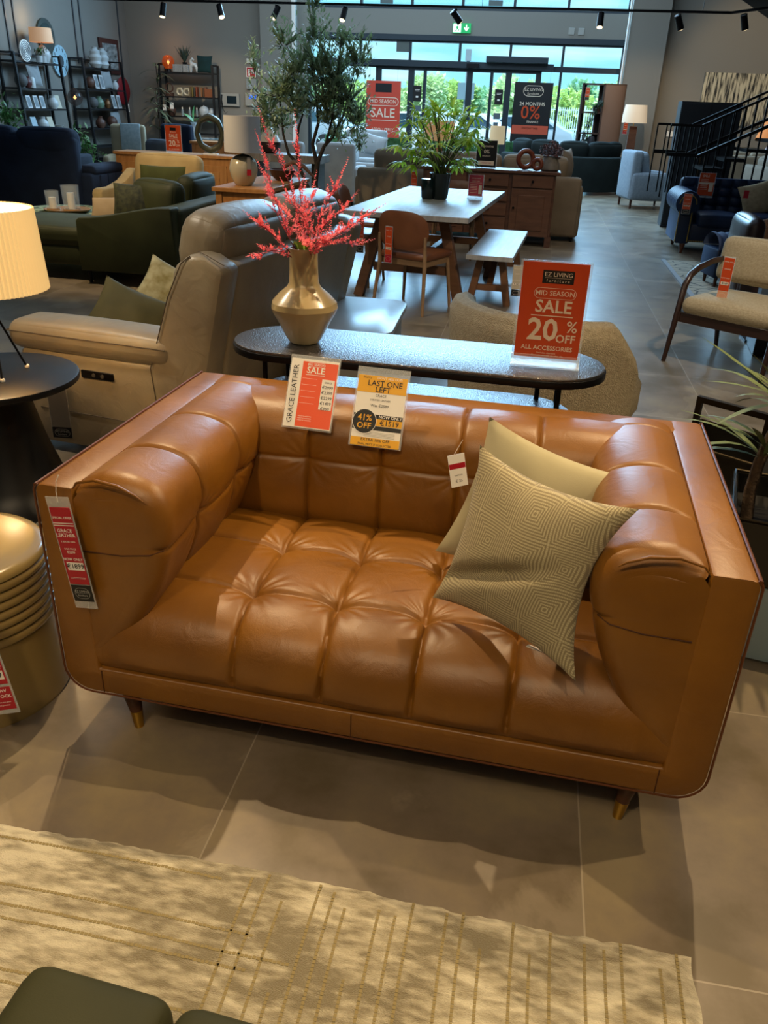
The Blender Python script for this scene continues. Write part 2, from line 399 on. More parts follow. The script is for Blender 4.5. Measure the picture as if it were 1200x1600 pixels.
struct(bx('ground', -60, 60, 23.4, 160, -.12, -.02, mat('asphalt', '#9aa3a6', .9, var=.1, vscale=.5)))
# ------------------------------------------------------------------ tufted leather sofa
def leather(name, c1, c2, rough=.44, bstr=.3, coat=.16, big=.5):
    m = bpy.data.materials.new(name); m.use_nodes = True; t = m.node_tree; b = t.nodes['Principled BSDF']; L = t.links.new
    tc = t.nodes.new('ShaderNodeTexCoord')
    n = t.nodes.new('ShaderNodeTexNoise'); n.inputs['Scale'].default_value = 5; n.inputs['Detail'].default_value = 7; L(tc.outputs['Object'], n.inputs[0])
    r = t.nodes.new('ShaderNodeValToRGB'); L(n.outputs[0], r.inputs[0]); r.color_ramp.elements[0].position = .32; r.color_ramp.elements[1].position = .68
    r.color_ramp.elements[0].color = hx(c1); r.color_ramp.elements[1].color = hx(c2); L(r.outputs[0], b.inputs['Base Color'])
    b.inputs['Roughness'].default_value = rough; b.inputs['Coat Weight'].default_value = coat; b.inputs['Coat Roughness'].default_value = .38
    v = t.nodes.new('ShaderNodeTexVoronoi'); v.inputs['Scale'].default_value = 420; L(tc.outputs['Object'], v.inputs[0])
    w2 = t.nodes.new('ShaderNodeTexNoise'); w2.inputs['Scale'].default_value = 11; w2.inputs['Detail'].default_value = 4; w2.inputs['Distortion'].default_value = 1.2; L(tc.outputs['Object'], w2.inputs[0])
    b1 = t.nodes.new('ShaderNodeBump'); b1.inputs['Strength'].default_value = bstr; b1.inputs['Distance'].default_value = .0006; L(v.outputs[0], b1.inputs['Height'])
    b2 = t.nodes.new('ShaderNodeBump'); b2.inputs['Strength'].default_value = big; b2.inputs['Distance'].default_value = .006; L(w2.outputs[0], b2.inputs['Height'])
    L(b2.outputs[0], b1.inputs['Normal']); L(b1.outputs[0], b.inputs['Normal']); return m
TAN = leather('tan_leather', '#70450b', '#835411')
WALNUT = mat('walnut', '#4a2b1a', .45, var=.25, vscale=6, stretch=(1, 1, 8)); BRASS = mat('brass', '#c9a24a', .28, metal=1)
sofa = thing('leather_sofa', 'tan brown leather two-seat sofa with buttoned seat and brass-tipped legs, in the foreground', 'sofa', (-.275, 1.52, 0), -2.4)
HW = .805; ZB = .14; ZT = .735; DP = .94
# outer shell: arms and base in one outline, rounded at the bottom corners
def arc(cx, cz, r, a0, a1, n=6): return [(cx+r*math.cos(math.radians(a0+(a1-a0)*i/n)), cz+r*math.sin(math.radians(a0+(a1-a0)*i/n))) for i in range(n+1)]
U = arc(HW-.07, ZB+.07, .07, -90, 0)+arc(HW-.02, ZT-.02, .02, 0, 90, 3)+[(.708, ZT), (.708, .215), (-.708, .215), (-.708, ZT)]+arc(-HW+.02, ZT-.02, .02, 90, 180, 3)+arc(-HW+.07, ZB+.07, .07, 180, 270)
sh = MB().prism(U, 'y', 0, DP)
sh.box((0, DP-.05, (ZB+ZT)/2+.03), (2*HW-.1, .098, ZT-ZB-.061))
shell = sh.build('frame', TAN, sofa, bevel=.008)
pp = MB(); ol = U[:len(arc(0, 0, 1, 0, 1))+4]; ol2 = U[len(ol)+4:]
front = arc(HW-.07, ZB+.07, .073, -90, 0)+arc(HW-.02, ZT-.02, .023, 0, 60, 3)
for yy in (.002, DP-.002):
    pts = [(-p[0], yy, p[1]) for p in reversed(front)]+[(p[0], yy, p[1]) for p in front]; pp.tube(pts, .003, 6)
for s in (-1, 1): pp.tube([(s*(HW-.003), y, ZT-.003) for y in (.0, .3, .6, DP)], .0038, 6)
pp.build('piping', mat('tan_piping', '#5a2f12', .45), sofa)
for x_ in (-.03, -.70, .70): MB().box((x_, -.0005, .178), (.0025, .002, .07)).build('seam', mat('dark_stitch', '#43200a', .7), sofa, smooth=0)

def path(pts):
    pts = [Vector(p) for p in pts]; d = [0]
    for i in range(1, len(pts)): d.append(d[-1]+(pts[i]-pts[i-1]).length)
    return pts, d
def cat_eval(pts, d, s):
    s = max(0, min(d[-1], s)); i = 0
    while i < len(d)-2 and d[i+1] < s: i += 1
    t = (s-d[i])/(d[i+1]-d[i]+1e-12)
    p0 = pts[max(i-1, 0)]; p1 = pts[i]; p2 = pts[i+1]; p3 = pts[min(i+2, len(pts)-1)]
    return .5*((2*p1)+(p2-p0)*t+(2*p0-5*p1+4*p2-p3)*t*t+(3*p1-p0-3*p2+p3)*t**3)
def nearest(v, L):
    k = min(L, key=lambda q: abs(q-v)); return abs(v-k), k
def tuft(u, v, US, VS, btn, A=.018, wv=.013, wh=.012, kh=.75, dome=.02, B=.030, cuts=None):
    """height above the base surface at (u along, v across)"""
    du, ku = nearest(u, US); dv, kv = nearest(v, VS)
    lo = max([q for q in US if q <= u+1e-9], default=US[0]); hi = min([q for q in US if q > u+1e-9], default=US[-1])
    s = (u-lo)/(hi-lo) if hi > lo else 0
    lo2 = max([q for q in VS if q <= v+1e-9], default=VS[0]); hi2 = min([q for q in VS if q > v+1e-9], default=VS[-1])
    t = (v-lo2)/(hi2-lo2) if hi2 > lo2 else 0
    h = dome*math.sqrt(max(0, math.sin(PI*min(1, max(0, s)))))*(.55+.45*math.sqrt(max(0, math.sin(PI*min(1, max(0, t))))))
    h -= A*max(math.exp(-(du/wv)**1.5), kh*math.exp(-(dv/wh)**1.5))
    for (bu, bv) in btn:
        dx, dy = u-bu, v-bv; r = math.hypot(dx, dy)
        if r < .2:
            th = math.atan2(dy, dx)
            h -= B*math.exp(-r/.030)
            h += .0015*math.exp(-((r-.05)/.04)**2)*math.sin(th*14+bu*31+bv*17+3*math.sin(th*2))*(B/.03)
    return h
def crease(h): return h
# seat cushion
XS = [-.70, -.34, -.112, .116, .345, .70]
prof, pd = path([(.80, .33), (.68, .385), (.60, .405), (.50, .413), (.40, .415), (.30, .415), (.20, .412), (.12, .403), (.055, .375), (.02, .335), (.005, .285), (.006, .24), (.02, .212)])
VB = [0, .40, .62, pd[-1]]   # arc positions of the two button rows
def sv(yv):   # arc length at a given y on the top
    for i in range(200):
        s = pd[-1]*i/200
        if cat_eval(prof, pd, s).x <= yv: return s
    return pd[-1]
rowA, rowB = sv(.18), sv(.415); VSs = [sv(.66), rowB, rowA, pd[-1]+.12]
btn = [(x, r) for x in XS[1:-1] for r in (rowA, rowB)]
def seatf(u, v):
    x = -.735+1.47*u; s = pd[-1]*v; p = cat_eval(prof, pd, s); q = cat_eval(prof, pd, s+.003) if s < pd[-1]-.004 else p; q0 = cat_eval(prof, pd, s-.003)
    tg = (q-q0).normalized(); nrm = Vector((tg.y, -tg.x)); 
    if nrm.y < 0 and p.y > .38: nrm = -nrm
    nrm = Vector((-abs(tg.y), abs(tg.x))) if s > .1 else Vector((0, 1))
    fade = min(1, (pd[-1]-s)/.05); ef = min(1, (.70-abs(x))/.06+.0)
    jog = .006*math.sin(s*19+u*5)
    h = tuft(x+jog*.4, s, XS, VSs, btn, A=.010, wv=.006, wh=.007, kh=.8, dome=.017, B=.026)
    h = h*max(0, min(1, fade))*(1 if ef > 1 else max(.0, ef))
    return (x, p.x+nrm.x*h, p.y+nrm.y*h)
MB().grid(seatf, 380, 240).build('seat', TAN, sofa, smooth=80, recalc=True)
# arm pads: closed ring lofted along the arm
AP, ad = path([(.708, .215), (.690, .235), (.645, .29), (.598, .36), (.560, .43), (.528, .50), (.505, .57), (.492, .63), (.494, .68), (.512, .72), (.548, .745), (.60, .757), (.655, .755), (.695, .742), (.708, .728)])
AYS = [-.2, .235, .49, .80]; zs = None
def arm_s(z):
    for i in range(300):
        s = ad[-1]*i/300
        if cat_eval(AP, ad, s).y >= z: return s
zseam = arm_s(.585); AVS = [0, zseam, ad[-1]]
abtn = [(y, zseam) for y in (.235, .49)]
def armpad(sg):
    NU, NV = 230, 170; L = .86; c = Vector((.60, .49))
    def f(u, v):
        # u along y; the first rows close the front with a rounded edge
        if u < .12: t = u/.12; a = t*PI/2; y = .004+.05*(1-math.sin(a)) if False else .05*(1-math.sin(a))+.004; ins = .045*(1-math.cos(a))if False else .05*(1-math.sin(a))
        if u < .12:
            t = u/.12; y = .004+.055*(1-math.cos(t*PI/2)); shrink = .055*(1-math.sin(t*PI/2))
        else: y = .059+(L-.059)*(u-.12)/.88; shrink = 0
        s = ad[-1]*v; p = cat_eval(AP, ad, s); a = cat_eval(AP, ad, s-.003); b = cat_eval(AP, ad, s+.003); tg = (b-a).normalized(); nrm = Vector((-tg.y, tg.x))
        h = tuft(y, s, AYS, AVS, abtn, A=.008, wv=.006, wh=.0065, kh=1.0, dome=.012, B=.016)
        endf = min(1, min(v, 1-v)/.10); h *= endf
        q = p+nrm*(h-shrink*min(1, endf+.25)); q.x = min(q.x, .712)
        return (sg*q.x, y, q.y)
    mb = MB(); mb.grid(f, NU, NV)
    # front face: fill from the first ring towards the middle
    def g(u, v):
        e = Vector(f(0, v)); cc = Vector((sg*(.708), .0, 0)); 
        s = cat_eval(AP, ad, ad[-1]*v); tgt = Vector((sg*.712, .004, max(.23, min(.70, e.z*.98+.01))))
        p = e.lerp(tgt, u); p.y = .004-.006*math.sin(PI*min(1, u*1.0))*math.sin(PI*v)*1.0*(1-u*.3); return p
    mb.grid(g, 24, NV)
    return mb.build('arm_cushion', TAN, sofa, smooth=80)
armpad(-1); armpad(1)
for sg in (-1, 1): MB().tube([(sg*.505, .03, .585), (sg*.53, .006, .580), (sg*.60, -.0015, .572), (sg*.70, -.0005, .570)], .0016, 6).build('seam', mat('dark_stitch', '#43200a', .7), sofa)
# fold ridges on the front top edge of each arm cushion
for sg in (-1, 1):
    MB().tube([(sg*.703, .0, .735), (sg*.69, -.004, .752), (sg*.64, -.01, .768), (sg*.58, -.015, .763), (sg*.54, -.014, .745), (sg*.525, -.006, .728)], [.002, .003, .004, .004, .003, .001], 8).build('fold', TAN, sofa)
# back cushion
BP, bd = path([(.70, .33), (.645, .37), (.615, .43), (.612, .50), (.622, .57), (.630, .63), (.642, .68), (.668, .715), (.71, .74), (.77, .748), (.83, .742), (.848, .73)])
def back_s(z):
    for i in range(300):
        s = bd[-1]*i/300
        if cat_eval(BP, bd, s).y >= z: return s
bseam = back_s(.60)
BXS = [-.64, -.335, -.112, .116, .335, .64]; BVS = [0, bseam, bd[-1]]; bbtn = [(x, bseam) for x in BXS[1:-1]]
def backf(u, v):
    x = -.62+1.24*u; s = bd[-1]*v; p = cat_eval(BP, bd, s); a = cat_eval(BP, bd, s-.003); b = cat_eval(BP, bd, s+.003); tg = (b-a).normalized(); nrm = Vector((-tg.y, tg.x))
    h = tuft(x, s, BXS, BVS, bbtn, A=.008, wv=.0055, wh=.0055, kh=.9, dome=.010, B=.016)*min(1, min(v, 1-v)/.08)
    q = p+nrm*h; return (x, q.x, min(q.y, .765))
MB().grid(backf, 300, 150).build('back_cushion', TAN, sofa, smooth=80)
for (x, y) in ((-.655, .05), (.655, .05), (-.66, .86), (.66, .86)):
    lg = MB().cyl((x*.985, y, .03*0+.055), (x, y, .142), .0165, .028, 18).build('leg', WALNUT, sofa)
    MB().cyl((x*.98, y, 0), (x*.985, y, .056), .0125, .0172, 18).build('brass_cap', BRASS, lg, label='polished brass leg tip')
# leather strap tab beside the right arm
MB().box((.43, .40, .47), (.03, .04, .09), .006).build('strap_tab', TAN, sofa)
# ------------------------------------------------------------------ soft goods
def fabric(name, c1, c2=None, rough=.9, weave=900, bstr=.35, sheen=.2, vs=4, voro=0, bd=.001):
    m = bpy.data.materials.new(name); m.use_nodes = True; t = m.node_tree; b = t.nodes['Principled BSDF']; L = t.links.new
    tc = t.nodes.new('ShaderNodeTexCoord'); n = t.nodes.new('ShaderNodeTexNoise'); n.inputs['Scale'].default_value = vs; n.inputs['Detail'].default_value = 6
    L(tc.outputs['Object'], n.inputs[0]); r = t.nodes.new('ShaderNodeValToRGB'); L(n.outputs[0], r.inputs[0])
    r.color_ramp.elements[0].position = .35; r.color_ramp.elements[1].position = .65
    r.color_ramp.elements[0].color = hx(c1); r.color_ramp.elements[1].color = hx(c2 or c1); L(r.outputs[0], b.inputs['Base Color'])
    b.inputs['Roughness'].default_value = rough; b.inputs['Sheen Weight'].default_value = sheen*.22; b.inputs['Sheen Tint'].default_value = [min(1, q*3) for q in hx(c2 or c1)[:3]]+[1]; b.inputs['Specular IOR Level'].default_value = .25
    v = t.nodes.new('ShaderNodeTexVoronoi' if voro else 'ShaderNodeTexNoise'); v.inputs['Scale'].default_value = weave; L(tc.outputs['Object'], v.inputs[0])
    bp = t.nodes.new('ShaderNodeBump'); bp.inputs['Strength'].default_value = bstr; bp.inputs['Distance'].default_value = bd; L(v.outputs[0], bp.inputs['Height']); L(bp.outputs[0], b.inputs['Normal']); return m
def frame_mat(o, x, y, z):   # columns = local axes
    M = Matrix((x, y, z)).transposed().to_4x4(); M.translation = o; return M
def pillow_mb(w, h, t, pinch=.09, n=30, dent=None, sag=0, pr=None):
    mb = MB()
    for sg in (1, -1):
        def f(u, v, sg=sg):
            a, b = 2*u-1, 2*v-1
            x = w/2*a*(1-((pr or pinch) if a > 0 else pinch)*(1-b*b)); y = h/2*b*(1-pinch*(1-a*a))
            k = ((1-a**2)*(1-b**2)); z = t/2*(max(0, k)**.55)
            z += .004*math.sin(7*a+3*b)*k
            if dent and sg > 0:
                da, db, dr, dd = dent; q = abs((a-da)*math.cos(dr)+(b-db)*math.sin(dr)); al = (-(a-da)*math.sin(dr)+(b-db)*math.cos(dr))
                z -= dd*math.exp(-(q/.10)**2)*max(0, min(1, .5+al))*k**.3
            return (x, y, sg*z)
        mb.grid(f, n, n)
    return mb
def pillow(name, label, cat, M, w, h, t, m, pinch=.09, group=None, dent=None, n=30, pr=None):
    mb = pillow_mb(w, h, t, pinch, n, dent, 0, pr); o = mb.build(name, m, smooth=75); o.matrix_world = M
    # weld the two faces
    b = bmesh.new(); b.from_mesh(o.data); bmesh.ops.remove_doubles(b, verts=b.verts, dist=.0008); bmesh.ops.recalc_face_normals(b, faces=b.faces); b.to_mesh(o.data); b.free(); o.data.polygons.foreach_set('use_smooth', [True]*len(o.data.polygons)); o.data.set_sharp_from_angle(angle=math.radians(70))
    return tag(o, label, cat, group)
def weave_mat():
    m = bpy.data.materials.new('diamond_weave'); m.use_nodes = True; t = m.node_tree; b = t.nodes['Principled BSDF']; L = t.links.new
    def mth(op, *a):
        n = t.nodes.new('ShaderNodeMath'); n.operation = op
        for i, q in enumerate(a):
            if isinstance(q, (int, float)): n.inputs[i].default_value = q
            else: L(q, n.inputs[i])
        return n.outputs[0]
    tc = t.nodes.new('ShaderNodeTexCoord'); sp = t.nodes.new('ShaderNodeSeparateXYZ')
    ns = t.nodes.new('ShaderNodeTexNoise'); ns.inputs['Scale'].default_value = 3.5
    L(tc.outputs['Object'], ns.inputs[0]); va = t.nodes.new('ShaderNodeVectorMath'); va.operation = 'MULTIPLY_ADD'; L(ns.outputs[1], va.inputs[0]); va.inputs[1].default_value = (.06, .06, 0); L(tc.outputs['Object'], va.inputs[2])
    L(va.outputs[0], sp.inputs[0]); P = .098
    a = mth('ABSOLUTE', mth('SUBTRACT', mth('FRACT', mth('DIVIDE', sp.outputs[0], P)), .5)); c = mth('ABSOLUTE', mth('SUBTRACT', mth('FRACT', mth('DIVIDE', sp.outputs[1], P)), .5))
    d = mth('MAXIMUM', a, c); ring = mth('FRACT', mth('MULTIPLY', d, 15.7)); line = mth('GREATER_THAN', ring, .52)
    dash = mth('GREATER_THAN', mth('FRACT', mth('MULTIPLY', mth('ADD', a, mth('MULTIPLY', c, 1.0)), 21.0)), .22)
    line = mth('MULTIPLY', line, dash)
    mx = t.nodes.new('ShaderNodeMix'); mx.data_type = 'RGBA'; L(line, mx.inputs[0]); mx.inputs[6].default_value = hx('#85785a'); mx.inputs[7].default_value = hx('#b5a985'); L(mx.outputs[2], b.inputs['Base Color'])
    b.inputs['Roughness'].default_value = .9; b.inputs['Sheen Weight'].default_value = .15
    n = t.nodes.new('ShaderNodeTexNoise'); n.inputs['Scale'].default_value = 500; L(tc.outputs['Object'], n.inputs[0])
    h = mth('ADD', mth('MULTIPLY', line, .6), n.outputs[0]); bp = t.nodes.new('ShaderNodeBump'); bp.inputs['Strength'].default_value = .5; bp.inputs['Distance'].default_value = .0015; L(h, bp.inputs['Height']); L(bp.outputs[0], b.inputs['Normal']); return m
def quadframe(bl, br, tl):
    bl, br, tl = Vector(bl), Vector(br), Vector(tl); x = (br-bl); w = x.length; x = x.normalized(); y = tl-bl; y = y-x*y.dot(x); h = y.length; y.normalize(); z = x.cross(y)
    return frame_mat((bl+br)/2+y*h/2, x, y, z), w, h
# corners solved from the photograph: left, bottom, upper left
M1, w1, h1 = quadframe((-.135, 1.785, .455), (.220, 1.520, .450), (-.072, 1.885, .815))
M1 = Matrix.Translation(Vector((0, 0, 1.55))*.035+M1.translation*(-.035)) @ M1 @ T(-.005, -.022, 0)
PW = pillow('scatter_cushion', 'taupe woven cushion with concentric diamonds against the right arm of the leather sofa', 'cushion', M1, .43, .40, .14, weave_mat(), .15, dent=(.35, -.05, 2.0, .045), n=44, pr=.26)
LINEN = fabric('cream_linen', '#a59c7c', '#b0a788', weave=700, bstr=.25)
M2, w2, h2 = quadframe((-.10, 1.96, .47), (.224, 1.88, .393), (-.062, 2.05, .815))
pillow('scatter_cushion', 'plain pale beige linen cushion behind the patterned cushion on the leather sofa', 'cushion', M2 @ T(-.02, -.012, 0), .42, .40, .13, LINEN, .12, n=30)
ct = thing('cushion_tag', 'white swing tag with a red band hanging behind the patterned cushion', 'tag', (0, 0, 0)); ct.location = (-.118, 1.905, .725); ct.rotation_euler = (math.radians(-12), math.radians(-8), math.radians(25))
MB().box((0, 0, 0), (.045, .001, .085)).build('card', WHITE, ct, smooth=0); layer('red_band', RED, ct, [('r', 0, .012, .043, .014)])
layer('lettering', GREY, ct, [('t', 'cushion', 0, -.012, .007), ('t', '€ 25', 0, -.028, .01)])
MB().tube([(-.005, 0, .042), (.01, 0, .06), (.025, .005, .075)], .0007, 4).build('string', WHITE, ct)
cl = MB().box((0, 0, 0), (.04, .02, .002)).build('care_label', WHITE, smooth=0); cl.location = (.115, 1.572, .445); cl.rotation_euler = (math.radians(-20), 0, math.radians(-20)); tag(cl, 'white care label sticking out under the patterned cushion on the seat', 'label')

# ------------------------------------------------------------------ price cards and tags on the sofa
def card(name, label, bl, br, tl, cat='price card'):
    bl, br, tl = Vector(bl), Vector(br), Vector(tl); x = (br-bl).normalized(); z = (tl-bl); z = (z-x*z.dot(x)).normalized(); y = z.cross(x)
    t = thing(name, label, cat); t.matrix_world = frame_mat((bl+br)/2, x, y, z); return t, (br-bl).length, (tl-bl).length
c1, W1, H1 = card('price_card', 'white and orange price card with a vertical product title on the sofa back', (-.655, 2.145, .705), (-.508, 2.137, .703), (-.625, 2.235, .885))
MB().box((0, .0015, .105), (.150, .003, .215)).build('sleeve', ACRYL, c1, smooth=0)
MB().box((0, -.0006, .102), (.143, .001, .200)).build('card', WHITE, c1, smooth=0)
layer('orange_panel', mat('card_orange2', '#e8552a', .4), c1, [('r', .017, .100, .106, .190)], -.0014)
layer('lettering', WHITE, c1, [('t', 'MID SEASON', .005, .187, .009), ('p', .005, .187, .052, .013, .0009), ('t', 'SALE', .005, .170, .026, .05), ('r', .005, .157, .058, .0014), ('r', .047, .104, .038, .088)]+[('r', -.01, .146-.018*i, .045, .0006) for i in range(5)]+[('t', 'subject to availability', -.01, .036-.006*i, .005, 0) for i in range(3)], -.0018)
layer('lettering', BLACK, c1, [('t', 'GRACE LEATHER', -.054, .098, .0225, .0, 'CENTER', 1., PI/2), ('t', 'GRACE', .047, .139, .007)]+[('t', s, .047, .125-.0155*i, .0125, .02) for i, s in enumerate(('€2999', '€2399', '€2299', '€1499', '€999'))], -.0022)
c2, W2, H2 = card('price_card', 'yellow and white last-one-left price card on the sofa back', (-.452, 2.128, .677), (-.300, 2.122, .675), (-.436, 2.222, .872))
MB().box((0, .0015, .112), (.154, .003, .228)).build('sleeve', ACRYL, c2, smooth=0)
MB().box((0, -.0006, .102), (.143, .001, .200)).build('card', WHITE, c2, smooth=0)
layer('yellow_panel', YELLOW, c2, [('r', 0, .178, .143, .048), ('r', 0, .012, .143, .024), ('r', 0, .070, .143, .020)], -.0014)
layer('black_panel', BLACK, c2, [('r', 0, .086, .143, .012), ('r', 0, .053, .143, .012)], -.0016)
layer('lettering', BLACK, c2, [('t', 'LAST ONE', .008, .180, .022, .04), ('t', 'LEFT', .004, .163, .022, .04), ('t', 'GRACE', .0, .146, .010, .03), ('t', '2 SEATER LEATHER', 0, .133, .007, .02), ('t', 'Was €2599', 0, .117, .011), ('t', 'EXTRA 10% OFF', 0, .018, .012, .04), ('t', 'FINAL PRICE IF COLLECTED', 0, .005, .008, .03), ('t', 'Hurry', -.045, .196, .010, 0), ('t', '€1519', .035, .069, .021, .04)]+[('r', .01, .040-.004*i, .09, .0007) for i in range(4)], -.0018)
layer('lettering', WHITE, c2, [('t', 'NOW ONLY', .036, .086, .012, .05), ("t", "DON'T MISS OUT!", .02, .196, .009, .02)], -.0020)
layer('badge', BLACK, c2, [('d', -.038, .070, .034)], -.0022)
layer('badge_ring', WHITE, c2, [('p', -.038, .070, .071, .071, .0016)], -.0021)
layer('lettering', YELLOW, c2, [('t', '41%', -.038, .080, .025, .04), ('t', 'OFF', -.038, .057, .024, .04)], -.0026)
tg = thing('price_tag', 'red special-offer tag in a clear sleeve hanging from the left arm of the leather sofa', 'price tag', (-.992, 1.527, .575), -2.4, rot=(0, math.radians(-7), math.radians(-5)))
MB().box((0, .001, -.005), (.062, .0016, .30)).build('sleeve', ACRYL, tg, smooth=0)
MB().box((0, -.0004, .016), (.055, .0008, .205)).build('card', RED, tg, smooth=0)
layer('lettering', WHITE, tg, [('t', 'SPECIAL OFFER', 0, .092, .0078, .04), ('r', 0, .078, .055, .0022), ('r', 0, .072, .055, .0022), ('t', 'GRACE', -.002, .058, .0125, .05), ('t', 'LEATHER', -.002, .046, .0125, .05), ('t', '2 SEATER SOFA', 0, .029, .0058), ('t', 'SALE PRICE', 0, .010, .0065, .02), ('t', '€2299', 0, .001, .0085, .05), ('t', 'NOW ONLY', .0, -.018, .0095, .06), ('r', .002, -.037, .046, .022), ('r', 0, -.068, .042, .0006), ('r', 0, -.071, .04, .0006)], -.0012)
layer('lettering', BLACK, tg, [('t', '€1899', .002, -.037, .018, .05)], -.0018)
MB().box((.0, -.0004, -.112), (.055, .0008, .045)).build('card_base', BLACK, tg, smooth=0, label='black card with a boxed white shop name')
layer('lettering', mat('print_silver', '#b9b7b2', .5), tg, [('p', 0, -.112, .042, .030, .0006), ('t', 'EZ LIVING', 0, -.107, .0085, .0), ('r', 0, -.112, .036, .0005), ('t', 'furniture', 0, -.118, .0075, 0)], -.0012)
MB().tube([(.002, -.001, .132), (.006, -.003, .16), (.014, -.004, .185), (.022, -.0, .2)], .0009, 5).build('string', WHITE, tg)

# ------------------------------------------------------------------ rug
def rug_mat():
    m = bpy.data.materials.new('rug_wool'); m.use_nodes = True; t = m.node_tree; b = t.nodes['Principled BSDF']; L = t.links.new
    tc = t.nodes.new('ShaderNodeTexCoord')
    def noise(sc, det, st):
        mp = t.nodes.new('ShaderNodeMapping'); mp.inputs['Scale'].default_value = st; L(tc.outputs['Object'], mp.inputs[0]); n = t.nodes.new('ShaderNodeTexNoise'); n.inputs['Scale'].default_value = sc; n.inputs['Detail'].default_value = det; L(mp.outputs[0], n.inputs[0]); return n.outputs[0]
    a = noise(6, 7, (1, 2.6, 1)); c = noise(22, 6, (1, 3, 1)); d = noise(1.6, 3, (1, 1.6, 1))
    ad = t.nodes.new('ShaderNodeMath'); ad.operation = 'ADD'; L(a, ad.inputs[0]); L(c, ad.inputs[1]); ad2 = t.nodes.new('ShaderNodeMath'); ad2.operation = 'ADD'; L(ad.outputs[0], ad2.inputs[0]); L(d, ad2.inputs[1])
    dv = t.nodes.new('ShaderNodeMath'); dv.operation = 'DIVIDE'; L(ad2.outputs[0], dv.inputs[0]); dv.inputs[1].default_value = 3
    r = t.nodes.new('ShaderNodeValToRGB'); L(dv.outputs[0], r.inputs[0]); r.color_ramp.elements[0].position = .43; r.color_ramp.elements[0].color = hx('#7f7459'); r.color_ramp.elements[1].position = .57; r.color_ramp.elements[1].color = hx('#d3cab0')
    k = r.color_ramp.elements.new(.5); k.color = hx('#aea388'); L(r.outputs[0], b.inputs['Base Color']); b.inputs['Roughness'].default_value = .85; b.inputs['Sheen Weight'].default_value = .4
    f = noise(260, 3, (1, 2, 1)); bp = t.nodes.new('ShaderNodeBump'); bp.inputs['Strength'].default_value = .9; bp.inputs['Distance'].default_value = .004; L(f, bp.inputs['Height']); L(bp.outputs[0], b.inputs['Normal']); return m
rug = thing('area_rug', 'beige looped wool rug with carved lines on the floor in front of the leather sofa', 'rug', (.49, 1.19, 0), -1.0)
random.seed(3)
ed = [random.uniform(-.004, .004) for _ in range(400)]
def rugf(u, v):
    x = -2.8*u; y = -1.9*v; e = min(u*2.8, v*1.9, .03)/.03
    # carved lines: across over most of the rug, lengthwise towards the right end
    h = .012*min(1, e)**.5
    ix = int(u*399)
    y2 = y+ed[ix]*(1 if v < .02 else 0)+.006*math.sin(x*5)*(v < .03)
    return (x+.004*math.sin(y*40)*(u < .01), y2, h)
base = MB().grid(rugf, 140, 100).build('pile', rug_mat(), rug, smooth=80)
st = MB(); rr = random.Random(5)
DK = mat('rug_groove', '#8f8058', .95)
ys = [-.05, -.16, -.20, -.235, -.33, -.36, -.46, -.49, -.53, -.64, -.68, -.75, -.86, -.9, -1.0]
for y in ys:
    x = -.02 if y < -.12 else 0; xx = -.04 if rr.random() < .4 and y > -.1 else -.75-rr.uniform(0, .35)
    while xx > -2.7:
        L_ = rr.uniform(.5, 1.2); n = 30; yy = y+rr.uniform(-.006, .006)
        k = 0
        while k*0.0085 < L_:
            q = xx-k*.0085; w_ = .0018; st.box((q, yy+.0025*math.sin(q*9)+rr.uniform(-.001, .001), .0122), (.007, .006, .0014)); k += 1
        xx -= L_+rr.uniform(0, .15)
for i in range(26):
    x = -.03-.036*i-rr.uniform(0, .012); y0 = -.015-rr.uniform(0, .08)*(i % 3 > 0); y1 = -rr.uniform(.35, .75)
    if i % 4 == 2: y0 -= .2
    q = y0
    while q > y1: st.box((x+.002*math.sin(q*11), q, .0122), (.006, .007, .0014)); q -= .0085
st.build('carved_lines', DK, rug, smooth=0, recalc=False, kind='stuff')

# ------------------------------------------------------------------ green ottoman in the bottom corner
VELO = fabric('olive_velvet', '#2f2f18', '#38371d', rough=.7, weave=600, bstr=.2, sheen=.15)
ot = thing('upholstered_bench', 'dark olive velvet bench in the bottom left corner of the photo', 'bench', (.015, .352, 0), -4)
MB().box((-.525, 0, .325), (.235, .57, .19), .035, k=4, n=6, puff=(0, 0, .014)).build('seat_cushion', VELO, ot)
MB().box((.16, 0, .325), (1.13, .57, .19), .035, k=4, n=6, puff=(0, 0, .02)).build('seat_cushion', VELO, ot)
MB().box((.045, 0, .17), (1.35, .54, .14), .02, k=3).build('base', VELO, ot)
for x in (-.56, .64):
    for y in (-.22, .22): MB().cyl((x, y, .012), (x, y, .12), .014, .02, 12).build('leg', mat('black_metal', '#111114', .4, metal=.6), ot)

# ------------------------------------------------------------------ beige drum table
CER = mat('beige_gloss', '#97804f', .22, coat=.4, var=.05, vscale=3)
dr = thing('drum_side_table', 'glossy beige drum side table with ringed upper half beside the leather sofa', 'side table', (-1.43, 1.68, 0))
pr = [(.0, .45), (.20, .452), (.222, .446), (.230, .436)]; z = .43
top = MB().lathe([(0, .452), (.19, .452), (.212, .449), (.222, .440), (.224, .428), (.218, .424), (0, .424)], 56).build('table_top', CER, dr)
pr = [(.215, .424)]
for i in range(7):
    for k in range(7): a = PI*k/6; pr.append((.215+.013*math.sin(a), .424-i*.027-.027*(1-math.cos(a))/2))
MB().lathe(pr, 56).build('ribbed_band', CER, dr)
MB().lathe([(0, .0), (.235, .0), (.238, .01), (.226, .12), (.216, .236), (0, .236)], 56).build('base', CER, dr)
t2 = thing('price_tag', 'red special-offer tag hanging on the beige drum table at the left edge', 'price tag', (-1.208, 1.445, .248), rot=(math.radians(-6), math.radians(-10), math.radians(12)))
t2.location = (-1.226, 1.455, .262)
